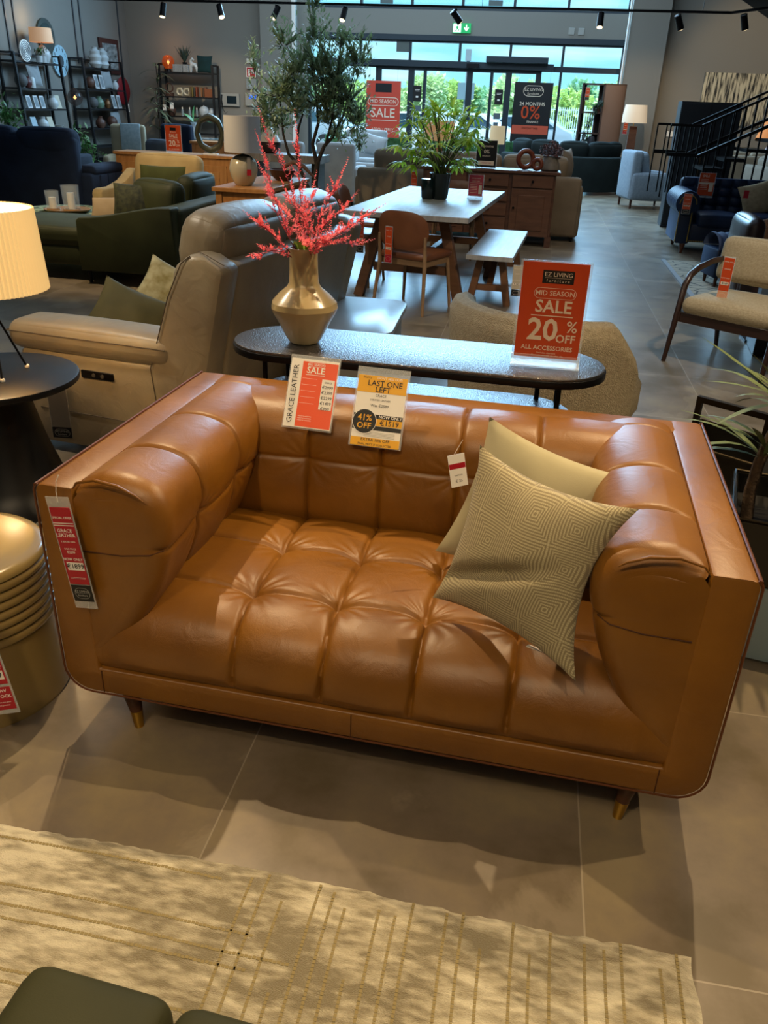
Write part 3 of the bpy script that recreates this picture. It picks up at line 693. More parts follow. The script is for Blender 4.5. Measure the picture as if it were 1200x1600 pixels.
MB().box((0, .001, 0), (.078, .0016, .30)).build('sleeve', ACRYL, t2, smooth=0)
MB().box((-.001, -.0004, .038), (.070, .0008, .20)).build('card', RED, t2, smooth=0)
MB().box((-.001, -.0004, -.104), (.070, .0008, .066)).build('card_base', RED, t2, smooth=0)
layer('lettering', WHITE, t2, [('t', 'SPECIAL OFFER', 0, .105, .009, .04), ('r', 0, .092, .068, .002), ('r', 0, .085, .068, .002), ('t', 'DRUM', 0, .068, .011, .04), ('t', 'LAMP TABLE', 0, .052, .008, .02), ('t', 'SALE PRICE', 0, .022, .007), ('t', '€299', 0, .010, .009, .04), ('t', 'NOW ONLY', 0, -.014, .011, .05), ('r', .004, -.036, .052, .026), ('t', 'NOW', .006, -.082, .013, .05), ('t', 'IN STOCK', .002, -.098, .013, .05), ('t', 'Once these are gone', 0, -.115, .006), ('t', 'no more product', 0, -.124, .006)], -.0012)
layer('lettering', BLACK, t2, [('t', '€239', .004, -.036, .021, .05)], -.0018)

# ------------------------------------------------------------------ round black table with pleated lamp
BLK = mat('black_satin', '#0b0c0f', .38, spec=.4)
bt = thing('round_side_table', 'round black side table with a flared pedestal at the left edge, lamp on it', 'side table', (-2.03, 2.78, 0))
MB().lathe([(0, .52), (.315, .52), (.325, .526), (.328, .54), (.325, .548), (.318, .551), (0, .551)], 64).build('table_top', BLK, bt)
MB().lathe([(0, 0), (.31, 0), (.31, .012), (.27, .03), (.215, .12), (.165, .28), (.135, .42), (.125, .52), (0, .52)], 48).build('pedestal', BLK, bt)
lp = thing('table_lamp', 'black tripod lamp with a cream pleated shade on the round black table', 'lamp', (-2.0, 2.80, .551), 20)
PLT = mat('pleated_cream', '#e9d3a0', .8, emit='#ffcf86', estr=.42, trans=0)
sp = []
N = 80
def shade_ring(u, v):
    t = 2*PI*u; rr_ = (.205+(.222-.205)*(1-v)); rr_ *= 1+.018*(1 if int(u*N*2+.5) % 2 else -1); return (rr_*math.cos(t), rr_*math.sin(t), .33+.29*v)
s_ = MB(); s_.grid(shade_ring, N*2, 4, closeu=True).build('lamp_shade', PLT, lp, smooth=0, recalc=False)
MB().lathe([(.0, .615), (.2, .617)], 40).build('shade_top', mat('shade_diffuser', '#fff0cf', .8, emit='#ffe2ae', estr=.9), lp)
for a in (-75, 45, 165):
    c_, s2 = math.cos(math.radians(a)), math.sin(math.radians(a))
    lg = MB().cyl((.11*c_, .11*s2, .008), (-.035*c_, -.035*s2, .36), .0045, .0045, 8).build('leg', BLK, lp)
    MB().lathe([(0, 0), (.009, .0), (.010, .006), (.007, .012), (0, .012)], 12, c=(.113*c_, .113*s2, 0)).build('foot', WHITE, lg, label='small white foot cap')
light('lamp_bulb', 'POINT', (-2.0, 2.80, 1.0), (0, 0, 0), 6, WARM, .05)

# ------------------------------------------------------------------ console behind the sofa
def hammered():
    m = bpy.data.materials.new('hammered_pewter'); m.use_nodes = True; t = m.node_tree; b = t.nodes['Principled BSDF']
    b.inputs['Base Color'].default_value = hx('#737274'); b.inputs['Metallic'].default_value = .9; b.inputs['Roughness'].default_value = .30
    tc = t.nodes.new('ShaderNodeTexCoord'); v = t.nodes.new('ShaderNodeTexVoronoi'); v.inputs['Scale'].default_value = 230; v.feature = 'SMOOTH_F1'
    n = t.nodes.new('ShaderNodeTexNoise'); n.inputs['Scale'].default_value = 60; t.links.new(tc.outputs['Object'], n.inputs[0])
    t.links.new(tc.outputs['Object'], v.inputs[0]); bp = t.nodes.new('ShaderNodeBump'); bp.inputs['Strength'].default_value = .7; bp.inputs['Distance'].default_value = .0025
    t.links.new(v.outputs[0], bp.inputs['Height']); t.links.new(bp.outputs[0], b.inputs['Normal']); return m
HAM = hammered(); BM = mat('black_metal', '#111114', .4, metal=.6)
def stadium(hw, hd, n=14):
    L = []
    for i in range(n+1): a = -PI/2+PI*i/n; L.append((hw-hd+hd*math.cos(a), hd*math.sin(a)))
    for i in range(n+1): a = PI/2+PI*i/n; L.append((-hw+hd+hd*math.cos(a), hd*math.sin(a)))
    return L
cs = thing('console_table', 'oval black-framed console with hammered metal top and lower tier, behind the leather sofa', 'console table', (-.352, 2.725, 0), -2.0)
MB().prism(stadium(.648, .195), 'z', .768, .792).build('rim', BM, cs, smooth=30, bevel=.003)
MB().prism(stadium(.643, .190), 'z', .790, .801).build('table_top', HAM, cs, smooth=30, bevel=.003, label='hammered pewter top')
MB().prism(stadium(.56, .19), 'z', .598, .616).build('rim', BM, cs, smooth=30)
MB().prism(stadium(.555, .186), 'z', .615, .624).build('lower_tier', HAM, cs, smooth=30)
for x in (-.50, -.47, .43, .50):
    for y in ((-.12, .13) if x in (-.50, .50) else (.15,)): MB().cyl((x, y, .0), (x, y, .77), .009, .009, 10).build('leg', BM, cs)
# vase
GV = mat('champagne_glaze', '#978660', .30, metal=.0, coat=.5, var=.06, vscale=5)
vs = thing('vase', 'champagne glazed angular vase holding pink astilbe sprays on the console table', 'vase', (-.740, 2.715, .801), 10)
vp = [(0, 0), (.045, 0), (.052, .004), (.062, .02), (.088, .07), (.108, .105), (.114, .122), (.110, .140), (.088, .165), (.058, .190), (.050, .205), (.048, .25), (.047, .305), (.050, .318), (.044, .318), (.040, .30), (.04, .21), (.0, .2)]
vm = MB(); n_ = 48; vv = []
for i in range(n_):
    t = 2*PI*i/n_
    for (r, z) in vp:
        k = max(0, 1-abs(z-.12)/.12); fac = 1+.05*k*(abs((t*7/(2*PI)) % 1-.5)*2-.5)
        vv.append((r*fac*math.cos(t+z*1.2), r*fac*math.sin(t+z*1.2), z))
m_ = len(vp); ff = [(i*m_+j, ((i+1) % n_)*m_+j, ((i+1) % n_)*m_+j+1, i*m_+j+1) for i in range(n_) for j in range(m_-1)]
vm.add(vv, ff); vm.build('body', GV, vs, smooth=28)
# astilbe sprays (each a stem with its pink plumes)
PINK = translucent(mat('astilbe_pink', '#f57f86', .7, var=.2, vscale=60), '#ff7f88', .35); STEM = mat('stem_red', '#7c2f36', .7)
tips = [((431, 225), 2.68), ((462, 300), 2.62), ((478, 235), 2.75), ((436, 300), 2.8), ((415, 335), 2.6), ((410, 380), 2.55), ((505, 315), 2.85), ((545, 290), 2.75), ((585, 333), 2.7), ((575, 365), 2.62), ((560, 310), 2.6), ((520, 360), 2.6), ((440, 350), 2.9), ((545, 375), 2.85), ((500, 345), 2.5), ((426, 262), 2.78)]
TIPW = [(-0.855, 2.68, 1.452), (-.772, 2.62, 1.276), (-.765, 2.75, 1.44), (-.88, 2.8, 1.30), (-.86, 2.6, 1.20), (-.845, 2.55, 1.10), (-.74, 2.85, 1.28), (-.63, 2.75, 1.32), (-.528, 2.7, 1.225), (-.53, 2.62, 1.15), (-.57, 2.6, 1.26), (-.65, 2.6, 1.16), (-.88, 2.9, 1.22), (-.62, 2.85, 1.16), (-.68, 2.5, 1.16), (-.885, 2.78, 1.385)]
ASL = ['tallest pink astilbe spray, its tip highest at the upper left', 'short pink astilbe spray at the centre of the vase, leaning to the camera', 'tall upright pink astilbe spray right of the tallest one', 'middling pink astilbe spray leaning left below the tallest', 'low pink astilbe spray spreading left over the vase shoulder', 'lowest left pink astilbe spray, reaching furthest to the left', 'upright pink astilbe spray at the centre back', 'long pink astilbe spray rising to the upper right', 'pink astilbe spray reaching furthest right towards the dining table', 'low pink astilbe spray reaching right, under the furthest one', 'pink astilbe spray between the rising and furthest right ones', 'low pink astilbe spray just right of the vase neck, front', 'pink astilbe spray leaning left at the back of the vase', 'low pink astilbe spray right of the vase neck, back', 'pink astilbe spray nearest the camera over the vase mouth', 'second tallest pink astilbe spray, just below the highest tip']
rr = random.Random(11)
for i, tp in enumerate(TIPW):
    tp = Vector(tp); b0 = Vector((-.740+rr.uniform(-.025, .025), 2.715+rr.uniform(-.025, .025), 1.08)); d = tp-b0
    sway = Vector((rr.uniform(-.03, .03), rr.uniform(-.02, .02), .03)); pts = [b0+d*t+sway*math.sin(PI*t) for t in [k/8 for k in range(9)]]
    sp_ = thing('astilbe_spray', ASL[i], 'flower', tuple(b0), group='astilbe sprays in the champagne vase')
    if i == 0: pass
    MB().tube([p-b0 for p in pts], [.0022-.0002*k for k in range(9)], 5).build('stem', STEM, sp_)
    pl = MB()
    def plume(p, dr, L):
        dr = dr.normalized(); n = max(4, int(L/.0075))
        for k in range(n):
            t = k/n; c = p+dr*L*t; rad = .0085*(1-t)**.7+.002
            for q in range(3):
                an = rr.uniform(0, 2*PI); o = dr.orthogonal().normalized(); o2 = dr.cross(o); rd = (o*math.cos(an)+o2*math.sin(an))
                pl.leaf(c, rd*.9+dr*.9, rad*1.5, rad*.8, seg=1)
    for k in range(10):
        t = .2+.78*k/10+rr.uniform(-.03, .03); c = b0+d*t+sway*math.sin(PI*t)-b0; sd = Vector((rr.uniform(-1, 1), rr.uniform(-.7, .7), rr.uniform(0, .7)))
        plume(c, d.normalized()*.8+sd*.8, .075*(1.15-t*.6))
    plume(d*.88+sway*.3, d, .13*min(1, d.length/.3))
    pl.build('plume', PINK, sp_, smooth=0, recalc=False)
gl = MB()
for i in range(16):
    a = rr.uniform(0, 2*PI); gl.leaf((.02*math.cos(a), .02*math.sin(a), 0), (math.cos(a)*.5, math.sin(a)*.5, 1), rr.uniform(.04, .085), .02, bend=.2, seg=3)
g_ = gl.build('green_leaves', mat('leaf_lime', '#6f8f2c', .5, var=.3, vscale=30)); tag(g_, 'small green leaves at the mouth of the champagne vase', 'leaves', loc=(-.735, 2.70, 1.105))
# acrylic sale sign
def sale_sign(name, label, loc, rz, W, H, t_lines, col=ORANGE, base=True, frame=.008, cat='sign'):
    t = thing(name, label, cat, loc, rz)
    MB().box((0, .002, H/2), (W, .004, H)).build('holder', ACRYL, t, smooth=0)
    if base: MB().box((0, 0, .006), (W, .075, .006)).box((0, -.002, .022), (W, .010, .03)).build('holder_base', ACRYL, t, smooth=0)
    MB().box((0, -.0012, H/2+.012), (W-frame*2, .001, H-.024-frame)).build('poster', col, t, smooth=0)
    for (nm, m_, its) in t_lines: layer(nm, m_, t, its, -.0024 if nm != 'logo_panel' else -.0020)
    return t
CREAM = mat('print_cream', '#e4d3bd', .5)
sg = sale_sign('sale_sign', 'upright orange 20% off sign in a clear acrylic stand on the console table', (.090, 2.665, .801), -1, .222, .335,
    [('logo_panel', BLACK, [('r', .010, .287, .098, .040)]),
     ('lettering', CREAM, [('t', 'EZ LIVING', .010, .294, .0185, .0, 'CENTER', 1.05), ('r', .010, .284, .082, .0008), ('t', 'f u r n i t u r e', .010, .275, .0125, 0), ('t', 'MID SEASON', .006, .236, .0215, .03), ('p', .006, .236, .132, .034, .0012), ('t', 'SALE', .006, .193, .055, .07), ('r', .004, .165, .132, .003),
        ('t', '20', -.020, .117, .098, .08), ('t', '%', .072, .132, .052, .03), ('t', 'OFF', .056, .093, .036, .07), ('t', 'ALL ACCESSORIES', .0, .060, .0205, .035), ('t', 'Excludes clearance', 0, .044, .008, 0), ('t', 'Cannot be used with any other offer', .005, .036, .007, 0)])])
# ------------------------------------------------------------------ middle of the store
BLEA = leather('beige_leather', '#857762', '#94866c', rough=.44, bstr=.15, coat=.12, big=.6)
DST = mat('dark_thread', '#5c5042', .7)
# two-seat recliner, its near end towards the camera; local front is -y
rc = thing('recliner_sofa', 'beige leather two-seat recliner sofa seen end-on behind the round black table', 'sofa', (-1.68, 4.12, 0), -98)
e = MB(); E_ = .86
e.box((E_-.09, -.05, .27), (.18, .86, .46), .035, k=3, n=3); e.build('end_panel', BLEA, rc)
MB().box((-E_+.09, -.05, .27), (.18, .86, .46), .035, k=3).build('end_panel', BLEA, rc)
for s in (1, -1):
    MB().box((s*(E_-.11), -.10, .555), (.25, .86, .13), .055, k=4, n=5, puff=(0, 0, .015)).build('arm_pad', BLEA, rc)
    pl = [(.25, .12), (.21, .48), (.32, .80), (.40, .95), (.44, .985), (.52, .975), (.60, .93), (.50, .5), (.42, .12)]
    wgs = MB().prism(pl, 'x', s*(E_-.17), s*(E_+.0)).build('back_wing', BLEA, rc, bevel=.03)
MB().box((0, 0, .16), (1.42, .80, .24), .03, k=3).build('base', BLEA, rc)
sh_ = MB().box((0, 0, 0), (1.40, .10, .86), .03, k=3, n=3, M=T(0, .46, .52) @ Rx(-11)).build('back_shell', BLEA, rc)
for x in (-.345, .345):
    MB().box((x, -.08, .40), (.68, .70, .20), .06, k=4, n=5, puff=(0, 0, .03)).build('seat_cushion', BLEA, rc)
    bk = MB(); bk.box((0, 0, 0), (.69, .20, .52), .07, k=4, n=6, puff=(0, .02, .01), M=T(x, .30, .66) @ Rx(-12)); bk.build('back_cushion', BLEA, rc)
    MB().box((0, 0, 0), (.70, .24, .28), .09, k=4, n=6, puff=(.0, .02, .02), M=T(x, .40, .98) @ Rx(-14)).build('headrest', BLEA, rc)
MB().tube([(E_-.23, -.52, .575), (E_+.012, -.52, .575), (E_+.014, -.1, .575), (E_+.014, .31, .575)], .003, 5).build('arm_seam', DST, rc)
MB().tube([(E_+.002, -.40, .22), (E_+.003, .0, .215), (E_+.002, .36, .20)], .002, 4).build('panel_seam', DST, rc)
MB().tube([(E_+.001, .25, .16), (E_+.001, .22, .48), (E_+.001, .335, .80), (E_+.001, .41, .945), (E_-.01, .45, .978)], .0025, 5).build('wing_seam', DST, rc)
MB().tube([(E_-.02, .60, .95), (E_-.02, .52, .985), (E_-.06, .46, .99)], .002, 5).build('wing_seam', DST, rc)
cp = MB().box((E_+.002, -.06, .415), (.012, .17, .036), .005, k=2).build('control_panel', mat('panel_bronze', '#1a1511', .3, metal=.5), rc)
for y in (-.075, -.03): MB().cyl((E_+.006, y, .415), (E_+.012, y, .415), .009, n=12).build('button', mat('button_grey', '#4d453c', .4), cp)
OLV = fabric('olive_cushion', '#4b4527', '#5b5331', rough=.75, weave=500, bstr=.15, sheen=.5)
pillow('scatter_cushion', 'olive green velvet cushion lying in the beige recliner', 'cushion', frame_mat((-1.93, 3.78, .55), Vector((.93, .05, -.34)), Vector((.15, .75, .64)), Vector((.93, .05, -.34)).cross(Vector((.15, .75, .64)))), .42, .36, .15, OLV, .12)
PRN = mat('printed_yellow_green', '#7a6a2e', .8, vscale=14, col2='#b9ae86', bump=.2)
pillow('scatter_cushion', 'patterned yellow and green cushion peeking out behind the olive one in the recliner', 'cushion', frame_mat((-1.86, 4.15, .61), Vector((.90, .1, -.40)), Vector((.22, .70, .68)), Vector((.90, .1, -.40)).cross(Vector((.22, .70, .68)))), .38, .32, .13, PRN, .12)
pt = thing('price_tag', 'clear-sleeved grey tag hanging low on the near end of the beige recliner', 'price tag', (-2.05, 3.235, .0), 6)
MB().box((0, 0, .26), (.095, .002, .30)).build('sleeve', ACRYL, pt, smooth=0); MB().box((0, -.0015, .135), (.09, .001, .052)).build('card_base', BLACK, pt, smooth=0)
MB().box((0, -.0015, .285), (.088, .001, .245)).build('card', mat('tag_grey', '#8c857d', .5), pt, smooth=0)
layer('lettering', mat('print_silver', '#b9b7b2', .5), pt, [('p', 0, .135, .072, .036, .0012), ('t', 'EZ LIVING', 0, .141, .014, 0), ('t', 'furniture', 0, .127, .012, 0)], -.0022)

# low pale table behind the console
WT = mat('pale_top', '#cfd6da', .3, var=.04, vscale=6)
wt = thing('coffee_table', 'low pale table with rounded corners beside the recliner, behind the vase', 'coffee table', (-.93, 4.48, 0), 2)
def rrect(hx_, hy_, r, n=6): return arc(hx_-r, hy_-r, r, 0, 90, n)+arc(-hx_+r, hy_-r, r, 90, 180, n)+arc(-hx_+r, -hy_+r, r, 180, 270, n)+arc(hx_-r, -hy_+r, r, 270, 360, n)
MB().prism(rrect(.26, .44, .12), 'z', .47, .50).build('table_top', WT, wt, smooth=30, bevel=.003)
MB().prism(rrect(.235, .415, .11), 'z', .02, .47).build('body', mat('pale_body', '#b9b6ad', .5), wt, smooth=30)

# boucle tub chair with its back to the camera
BOU = fabric('boucle', '#9c9079', '#aca088', weave=190, bstr=.9, sheen=.2, vs=60, voro=1, bd=.004)
bc = thing('tub_chair', 'beige boucle tub chair with its curved back to the console table', 'armchair', (.175, 3.90, 0), 146); bc.scale = (1.05, 1.05, 1.04)
def tub(u, v):
    a = math.radians(8+164*u); ed = math.sin(PI*min(max(u, .0), 1)); top = .70+.05*min(1, ed*2.2)-.16*(1-min(1, ed*2.6))
    ro, ri = .475+.0*v, .375; prf = [(ro-.04, .22), (ro, .26), (ro+.01, .5), (ro+.018, top-.06), (ro-.005, top-.015), ((ro+ri)/2, top), (ri+.01, top-.02), (ri, top-.08), (ri, .5), (ri, .3)]
    k = v*(len(prf)-1); i = min(int(k), len(prf)-2); t = k-i; r = prf[i][0]*(1-t)+prf[i+1][0]*t; z = prf[i][1]*(1-t)+prf[i+1][1]*t
    r -= .006*math.exp(-((u-.5)/.012)**2)*(v < .5); c = (ro+ri)/2; q = min(u, 1-u); r = c+(r-c)*min(1, (q/.04)**.5 if q < .04 else 1)
    return (r*math.cos(a), r*math.sin(a)*1.0, z)
MB().grid(tub, 72, 36).build('back', BOU, bc, smooth=80)
MB().lathe([(0, .24), (.37, .24), (.40, .30), (.40, .40), (.36, .455), (.2, .47), (0, .47)], 36).build('seat', BOU, bc)
MB().lathe([(0, .19), (.33, .19), (.35, .24), (0, .24)], 32).build('base', BLK, bc)
for a in (35, 145, 215, 325): MB().cyl((.40*math.cos(math.radians(a)), .40*math.sin(math.radians(a)), 0), (.27*math.cos(math.radians(a)), .27*math.sin(math.radians(a)), .21), .014, .02, 10).build('leg', BM, bc)

# dining table, bench, chairs
TW = mat('weathered_oak_top', '#8d8b8a', .42, stretch=(9, 1, 1), vscale=3, col2='#a6a4a2', bump=.3, bscale=60, bdist=.002)
TL = mat('oak_brown', '#6e4a30', .5, var=.15, vscale=5, stretch=(1, 1, 6))
dt = thing('dining_table', 'rectangular wooden dining table with a pale weathered top and splayed trestle legs', 'dining table', (-.96, 8.30, 0), -4)
MB().box((0, 0, .738), (1.08, 2.62, .044)).build('table_top', TW, dt, smooth=0, bevel=.004)
def beam(a, b, w_, h_, up=(0, 1, 0)):
    a, b = Vector(a), Vector(b); d = (b-a); L = d.length; d.normalize(); s = d.cross(Vector(up)).normalized(); u = s.cross(d)
    return MB().box((0, 0, 0), (w_, h_, L), M=frame_mat((a+b)/2, s, u, d))
for y in (-.98, .98):
    for s in (-1, 1): beam((s*.27, y*.95, .716), (s*.46, y, 0), .085, .10).build('leg', TL, dt, smooth=0, bevel=.004)
    MB().box((0, y*.985, .27), (.66, .05, .07)).build('cross_rail', TL, dt, smooth=0); MB().box((0, y*.95, .69), (.8, .09, .05)).build('top_rail', TL, dt, smooth=0)
MB().box((0, 0, .27), (.06, 1.95, .07)).build('stretcher', TL, dt, smooth=0)
bn = thing('bench', 'wooden dining bench with a pale top to the right of the dining table', 'bench', (-.28, 8.0, 0), -3)
MB().box((0, 0, .43), (.40, 1.76, .04)).build('seat', TW, bn, smooth=0, bevel=.004)
for y in (-.66, .66):
    for s in (-1, 1): beam((s*.09, y, .41), (s*.17, y, 0), .06, .07).build('leg', TL, bn, smooth=0, bevel=.003)
    MB().box((0, y, .15), (.30, .04, .05)).build('cross_rail', TL, bn, smooth=0)
beam((0, -.65, .16), (0, -.1, .40), .04, .05, (1, 0, 0)).build('brace', TL, bn, smooth=0)
CL = leather('cognac_leather', '#6b3d22', '#7c4a2b', rough=.4, bstr=.1, big=.1); LW = mat('light_oak', '#8e6e4e', .5, var=.12, vscale=6, stretch=(1, 1, 6))
def dining_chair(label, loc, rz):
    c = thing('dining_chair', label, 'dining chair', loc, rz, 'brown leather dining chairs')
    def bk(u, v):
        x = -.24+.48*u; s = (2*u-1); hz = .155*(1-abs(s)**3.2)**.42+.0001; side = 1 if v <= .5 else -1; vv = (v*2 if v <= .5 else (1-v)*2)
        z = .655+hz*(2*vv-1)*(1 if vv > .5 else .95); y = .21+.055*(1-s*s)+.02*(z-.6)/.2
        th = .014*(1-(2*vv-1)**4)*(1-abs(s)**6)
        return (x, y+side*th, z)
    MB().grid(bk, 28, 36).build('backrest', CL, c, smooth=80)
    MB().box((0, .0, .455), (.47, .45, .055), .025, k=3, n=4, puff=(0, 0, .014)).build('seat', CL, c)
    MB().box((0, .19, .405), (.42, .022, .05)).box((0, -.19, .405), (.42, .022, .05)).box((-.20, 0, .405), (.022, .38, .05)).box((.20, 0, .405), (.022, .38, .05)).build('seat_frame', LW, c, smooth=0)
    for s in (-1, 1):
        MB().tube([(s*.245, .27, 0), (s*.215, .22, .40), (s*.215, .235, .62)], [.013, .018, .012], 10).build('leg', LW, c)
        MB().tube([(s*.235, -.23, 0), (s*.205, -.19, .41)], [.013, .018], 10).build('leg', LW, c)
    return c
ch0 = dining_chair('brown leather dining chair with its back to the camera, pushed under the near table end', (-.94, 7.02, 0), 158)
dup(ch0, (-1.66, 7.95, 0), 82, 'brown leather dining chair on the left side of the dining table, nearest the vase')
dup(ch0, (-1.72, 8.75, 0), 88, 'second brown leather dining chair on the left side, further from the vase')
dup(ch0, (-.90, 9.86, 0), 2, 'brown leather dining chair at the far end of the dining table, behind the potted palm')
def hang_tag(label, loc, rz, w_=.07, h_=.29, top='TAG', low=BLACK, rot=None, col=None, words=('SPECIAL OFFER', 'DINING', 'NOW ONLY', '€169')):
    t = thing('price_tag', label, 'price tag', loc, rz, rot=rot)
    MB().box((0, .001, 0), (w_, .002, h_)).build('sleeve', ACRYL, t, smooth=0)
    MB().box((0, -.0008, h_*.10), (w_*.9, .001, h_*.74)).build('card', col or (ORANGE if low is not None else RED), t, smooth=0)
    MB().box((0, -.0008, -h_*.38), (w_*.9, .001, h_*.2)).build('card_base', low or RED, t, smooth=0)
    layer('lettering', CREAM, t, [('t', words[0], 0, h_*.38, w_*.12, .02), ('t', words[1], 0, h_*.22, w_*.16, .02), ('t', words[2], 0, h_*.02, w_*.14, .02), ('r', 0, -h_*.10, w_*.7, h_*.07), ('p', 0, -h_*.38, w_*.6, h_*.11, w_*.015)], -.002)
    layer('lettering', BLACK, t, [('t', words[3], 0, -h_*.10, w_*.24, .03)], -.0026); return t
hang_tag('orange price tag hanging from the back of the near dining chair', (-1.135, 6.79, .54), -20, .07, .29, low=RED)
hang_tag('orange price tag with a black foot hanging at the left corner of the dining table', (-1.44, 7.12, .55), -5, .07, .29)
hang_tag('pale price tag hanging from the near right corner of the dining bench', (-.075, 7.08, .27), 0, .085, .26, col=mat('tag_buff', '#b5a58c', .6))
hang_tag('dark red price tag hanging at the left end of the dark sideboard', (-1.53, 10.93, .68), 0, .08, .30, low=RED)
# plant pot on the dining table
PB = mat('dark_glazed_pot', '#0d1f1f', .22, coat=.4)
pp_ = thing('potted_palm', 'green palm in a ribbed dark glazed pot on the dining table', 'potted plant', (-.915, 8.35, .76))
MB().lathe([(0, 0), (.062, 0), (.075, .02), (.10, .22), (.105, .235), (.095, .235), (.09, .21), (0, .205)], 48, ribs=16, ramp=.03).build('pot', PB, pp_)
MB().lathe([(0, 0), (.055, 0), (.065, .02), (.075, .17), (.07, .18), (0, .17)], 24, c=(-.11, -.02, .0)).build('pot', PB, pp_, label='smaller dark pot beside the ribbed one')
rr = random.Random(21); stems = MB(); lv = MB(); lv2 = MB()
for i in range(64):
    a = rr.uniform(0, 2*PI); rch = rr.uniform(.08, .42); top = rr.uniform(.15, .66)-rch*.3
    p0 = Vector((rr.uniform(-.03, .03), rr.uniform(-.03, .03), .2)); p1 = Vector((rch*math.cos(a), rch*math.sin(a), .2+top)); pm = (p0+p1)/2+Vector((0, 0, .08)); pts = [p0*(1-t)**2+pm*2*t*(1-t)+p1*t*t for t in [k/6 for k in range(7)]]
    stems.tube(pts, .0035, 5)
    d = (pts[-1]-pts[-2]).normalized()
    for k in range(11):
        an = -1.7+3.4*k/10; side = d.cross(Vector((0, 0, 1))).normalized(); dd = d*math.cos(an)+side*math.sin(an); dd.z += rr.uniform(-.35, .1)
        (lv if rr.random() < .6 else lv2).leaf(p1, dd, rr.uniform(.12, .20), .03, bend=.35, seg=3)
stems.build('stems', mat('stem_green', '#3f4a22', .6), pp_); lv.build('foliage', translucent(mat('palm_green', '#86a536', .45, var=.3, vscale=12), '#b9dc3c', .4), pp_, smooth=0, recalc=False); lv2.build('foliage', translucent(mat('palm_light', '#c9da5c', .45, var=.25, vscale=12), '#e6f05a', .5), pp_, smooth=0, recalc=False, label='lighter yellow-green leaves')
sale_sign('price_card', 'small upright pink-red price card on the dining table beside the potted palm', (-.585, 8.55, .76), -3, .155, .225,
    [('lettering', CREAM, [('t', 'SPECIAL OFFER', 0, .19, .013, .02), ('t', 'DINING TABLE', 0, .165, .011, .02), ('r', 0, .15, .12, .002)]+[('r', -.02, .13-.014*i, .07, .003) for i in range(6)]+[('r', .045, .09, .03, .08)])], col=mat('card_pink', '#b2394a', .4))
# sideboard
DW = mat('dark_stained_wood', '#4d3024', .45, vscale=4, stretch=(1, 1, 5), col2='#63412f', coat=.1)
DWL = mat('dark_wood_panel', '#5c3c2c', .45, vscale=5, stretch=(1, 1, 5), col2='#6e4a36')
sb = thing('sideboard', 'dark stained wooden sideboard with drawers and a panelled door behind the dining table', 'sideboard', (-.60, 11.22, 0), 0)
MB().box((0, 0, .875), (1.76, .50, .035)).build('top', DW, sb, smooth=0, bevel=.006)
MB().box((0, .01, .49), (1.66, .44, .735)).build('carcass', DW, sb, smooth=0, bevel=.004)
for x in (-.81, .81):
    for y in (-.2, .2): MB().box((x, y, .0625), (.075, .075, .125)).build('leg', DW, sb, smooth=0)
def front(name, x, z, w_, h_, panel=False):
    o = MB().box((x, -.222, z), (w_, .022, h_)).build(name, DWL, sb, smooth=0, bevel=.003)
    if panel:
        MB().box((x, -.236, z), (w_*.66, .012, h_*.74)).build('panel', DWL, o, smooth=0, bevel=.004)
        MB().cyl((x-w_*.42, -.232, z+h_*.1), (x-w_*.42, -.256, z+h_*.1), .012, .015, 12).build('knob', BM, o)
    else: MB().cyl((x, -.232, z), (x, -.256, z), .010, .016, 12).build('knob', BM, o)
for i, z in enumerate((.775, .60, .43, .26)): front('drawer', 0.02, z, .46, .145)
for x in (-.53, .55): front('drawer', x, .775, .50, .145)
front('door', -.53, .405, .50, .56, True); front('door', .55, .405, .50, .56, True)
fs = thing('framed_sign', 'small black framed notice with white lettering standing on the dark sideboard', 'sign', (-.66, 11.15, .893), 0)
MB().box((0, 0, .165), (.27, .012, .33)).build('frame', ACRYL, fs, smooth=0); MB().box((0, -.007, .165), (.25, .002, .31)).build('poster', BLACK, fs, smooth=0)
layer('lettering', CREAM, fs, [('t', '24 MONTHS', 0, .25, .03, .02), ('t', '0%', 0, .19, .06, .04), ('t', 'FINANCE', 0, .14, .025, .02), ('r', 0, .06, .2, .05)], -.0088)
layer('lettering', ORANGE, fs, [('t', 'INTEREST FREE', 0, .06, .02, .03)], -.0095)
RW = mat('red_wood', '#6a3524', .4, var=.2, vscale=8)
def torus(c, R_, r, M=None, n=28, plane='xz'):
    m_ = MB(); pts = [(c[0]+R_*math.cos(2*PI*i/n), c[1], c[2]+R_*math.sin(2*PI*i/n)) for i in range(n)]; return m_.tube(pts, r, 10, closed=True)
r1 = torus((0, 0, .125), .095, .030).build('ring_sculpture', RW); tag(r1, 'large polished wooden ring sculpture on the dark sideboard', 'ornament', loc=(-.17, 11.18, .893), rz=20)
r2 = torus((0, 0, .078), .052, .026).build('ring_sculpture', RW); tag(r2, 'small wooden ring sculpture in front of the flower vase on the dark sideboard', 'ornament', loc=(-.02, 11.08, .893), rz=-10)
fv = thing('flower_vase', 'grey stone vase of dusky pink hydrangeas on the right end of the dark sideboard', 'vase', (.14, 11.2, .893))
MB().lathe([(0, 0), (.10, 0), (.12, .02), (.115, .07), (.095, .12), (.09, .17), (.10, .175), (0, .15)], 24).build('vase', mat('stone_grey', '#6c665f', .7, var=.2, vscale=20), fv)
rr = random.Random(4)
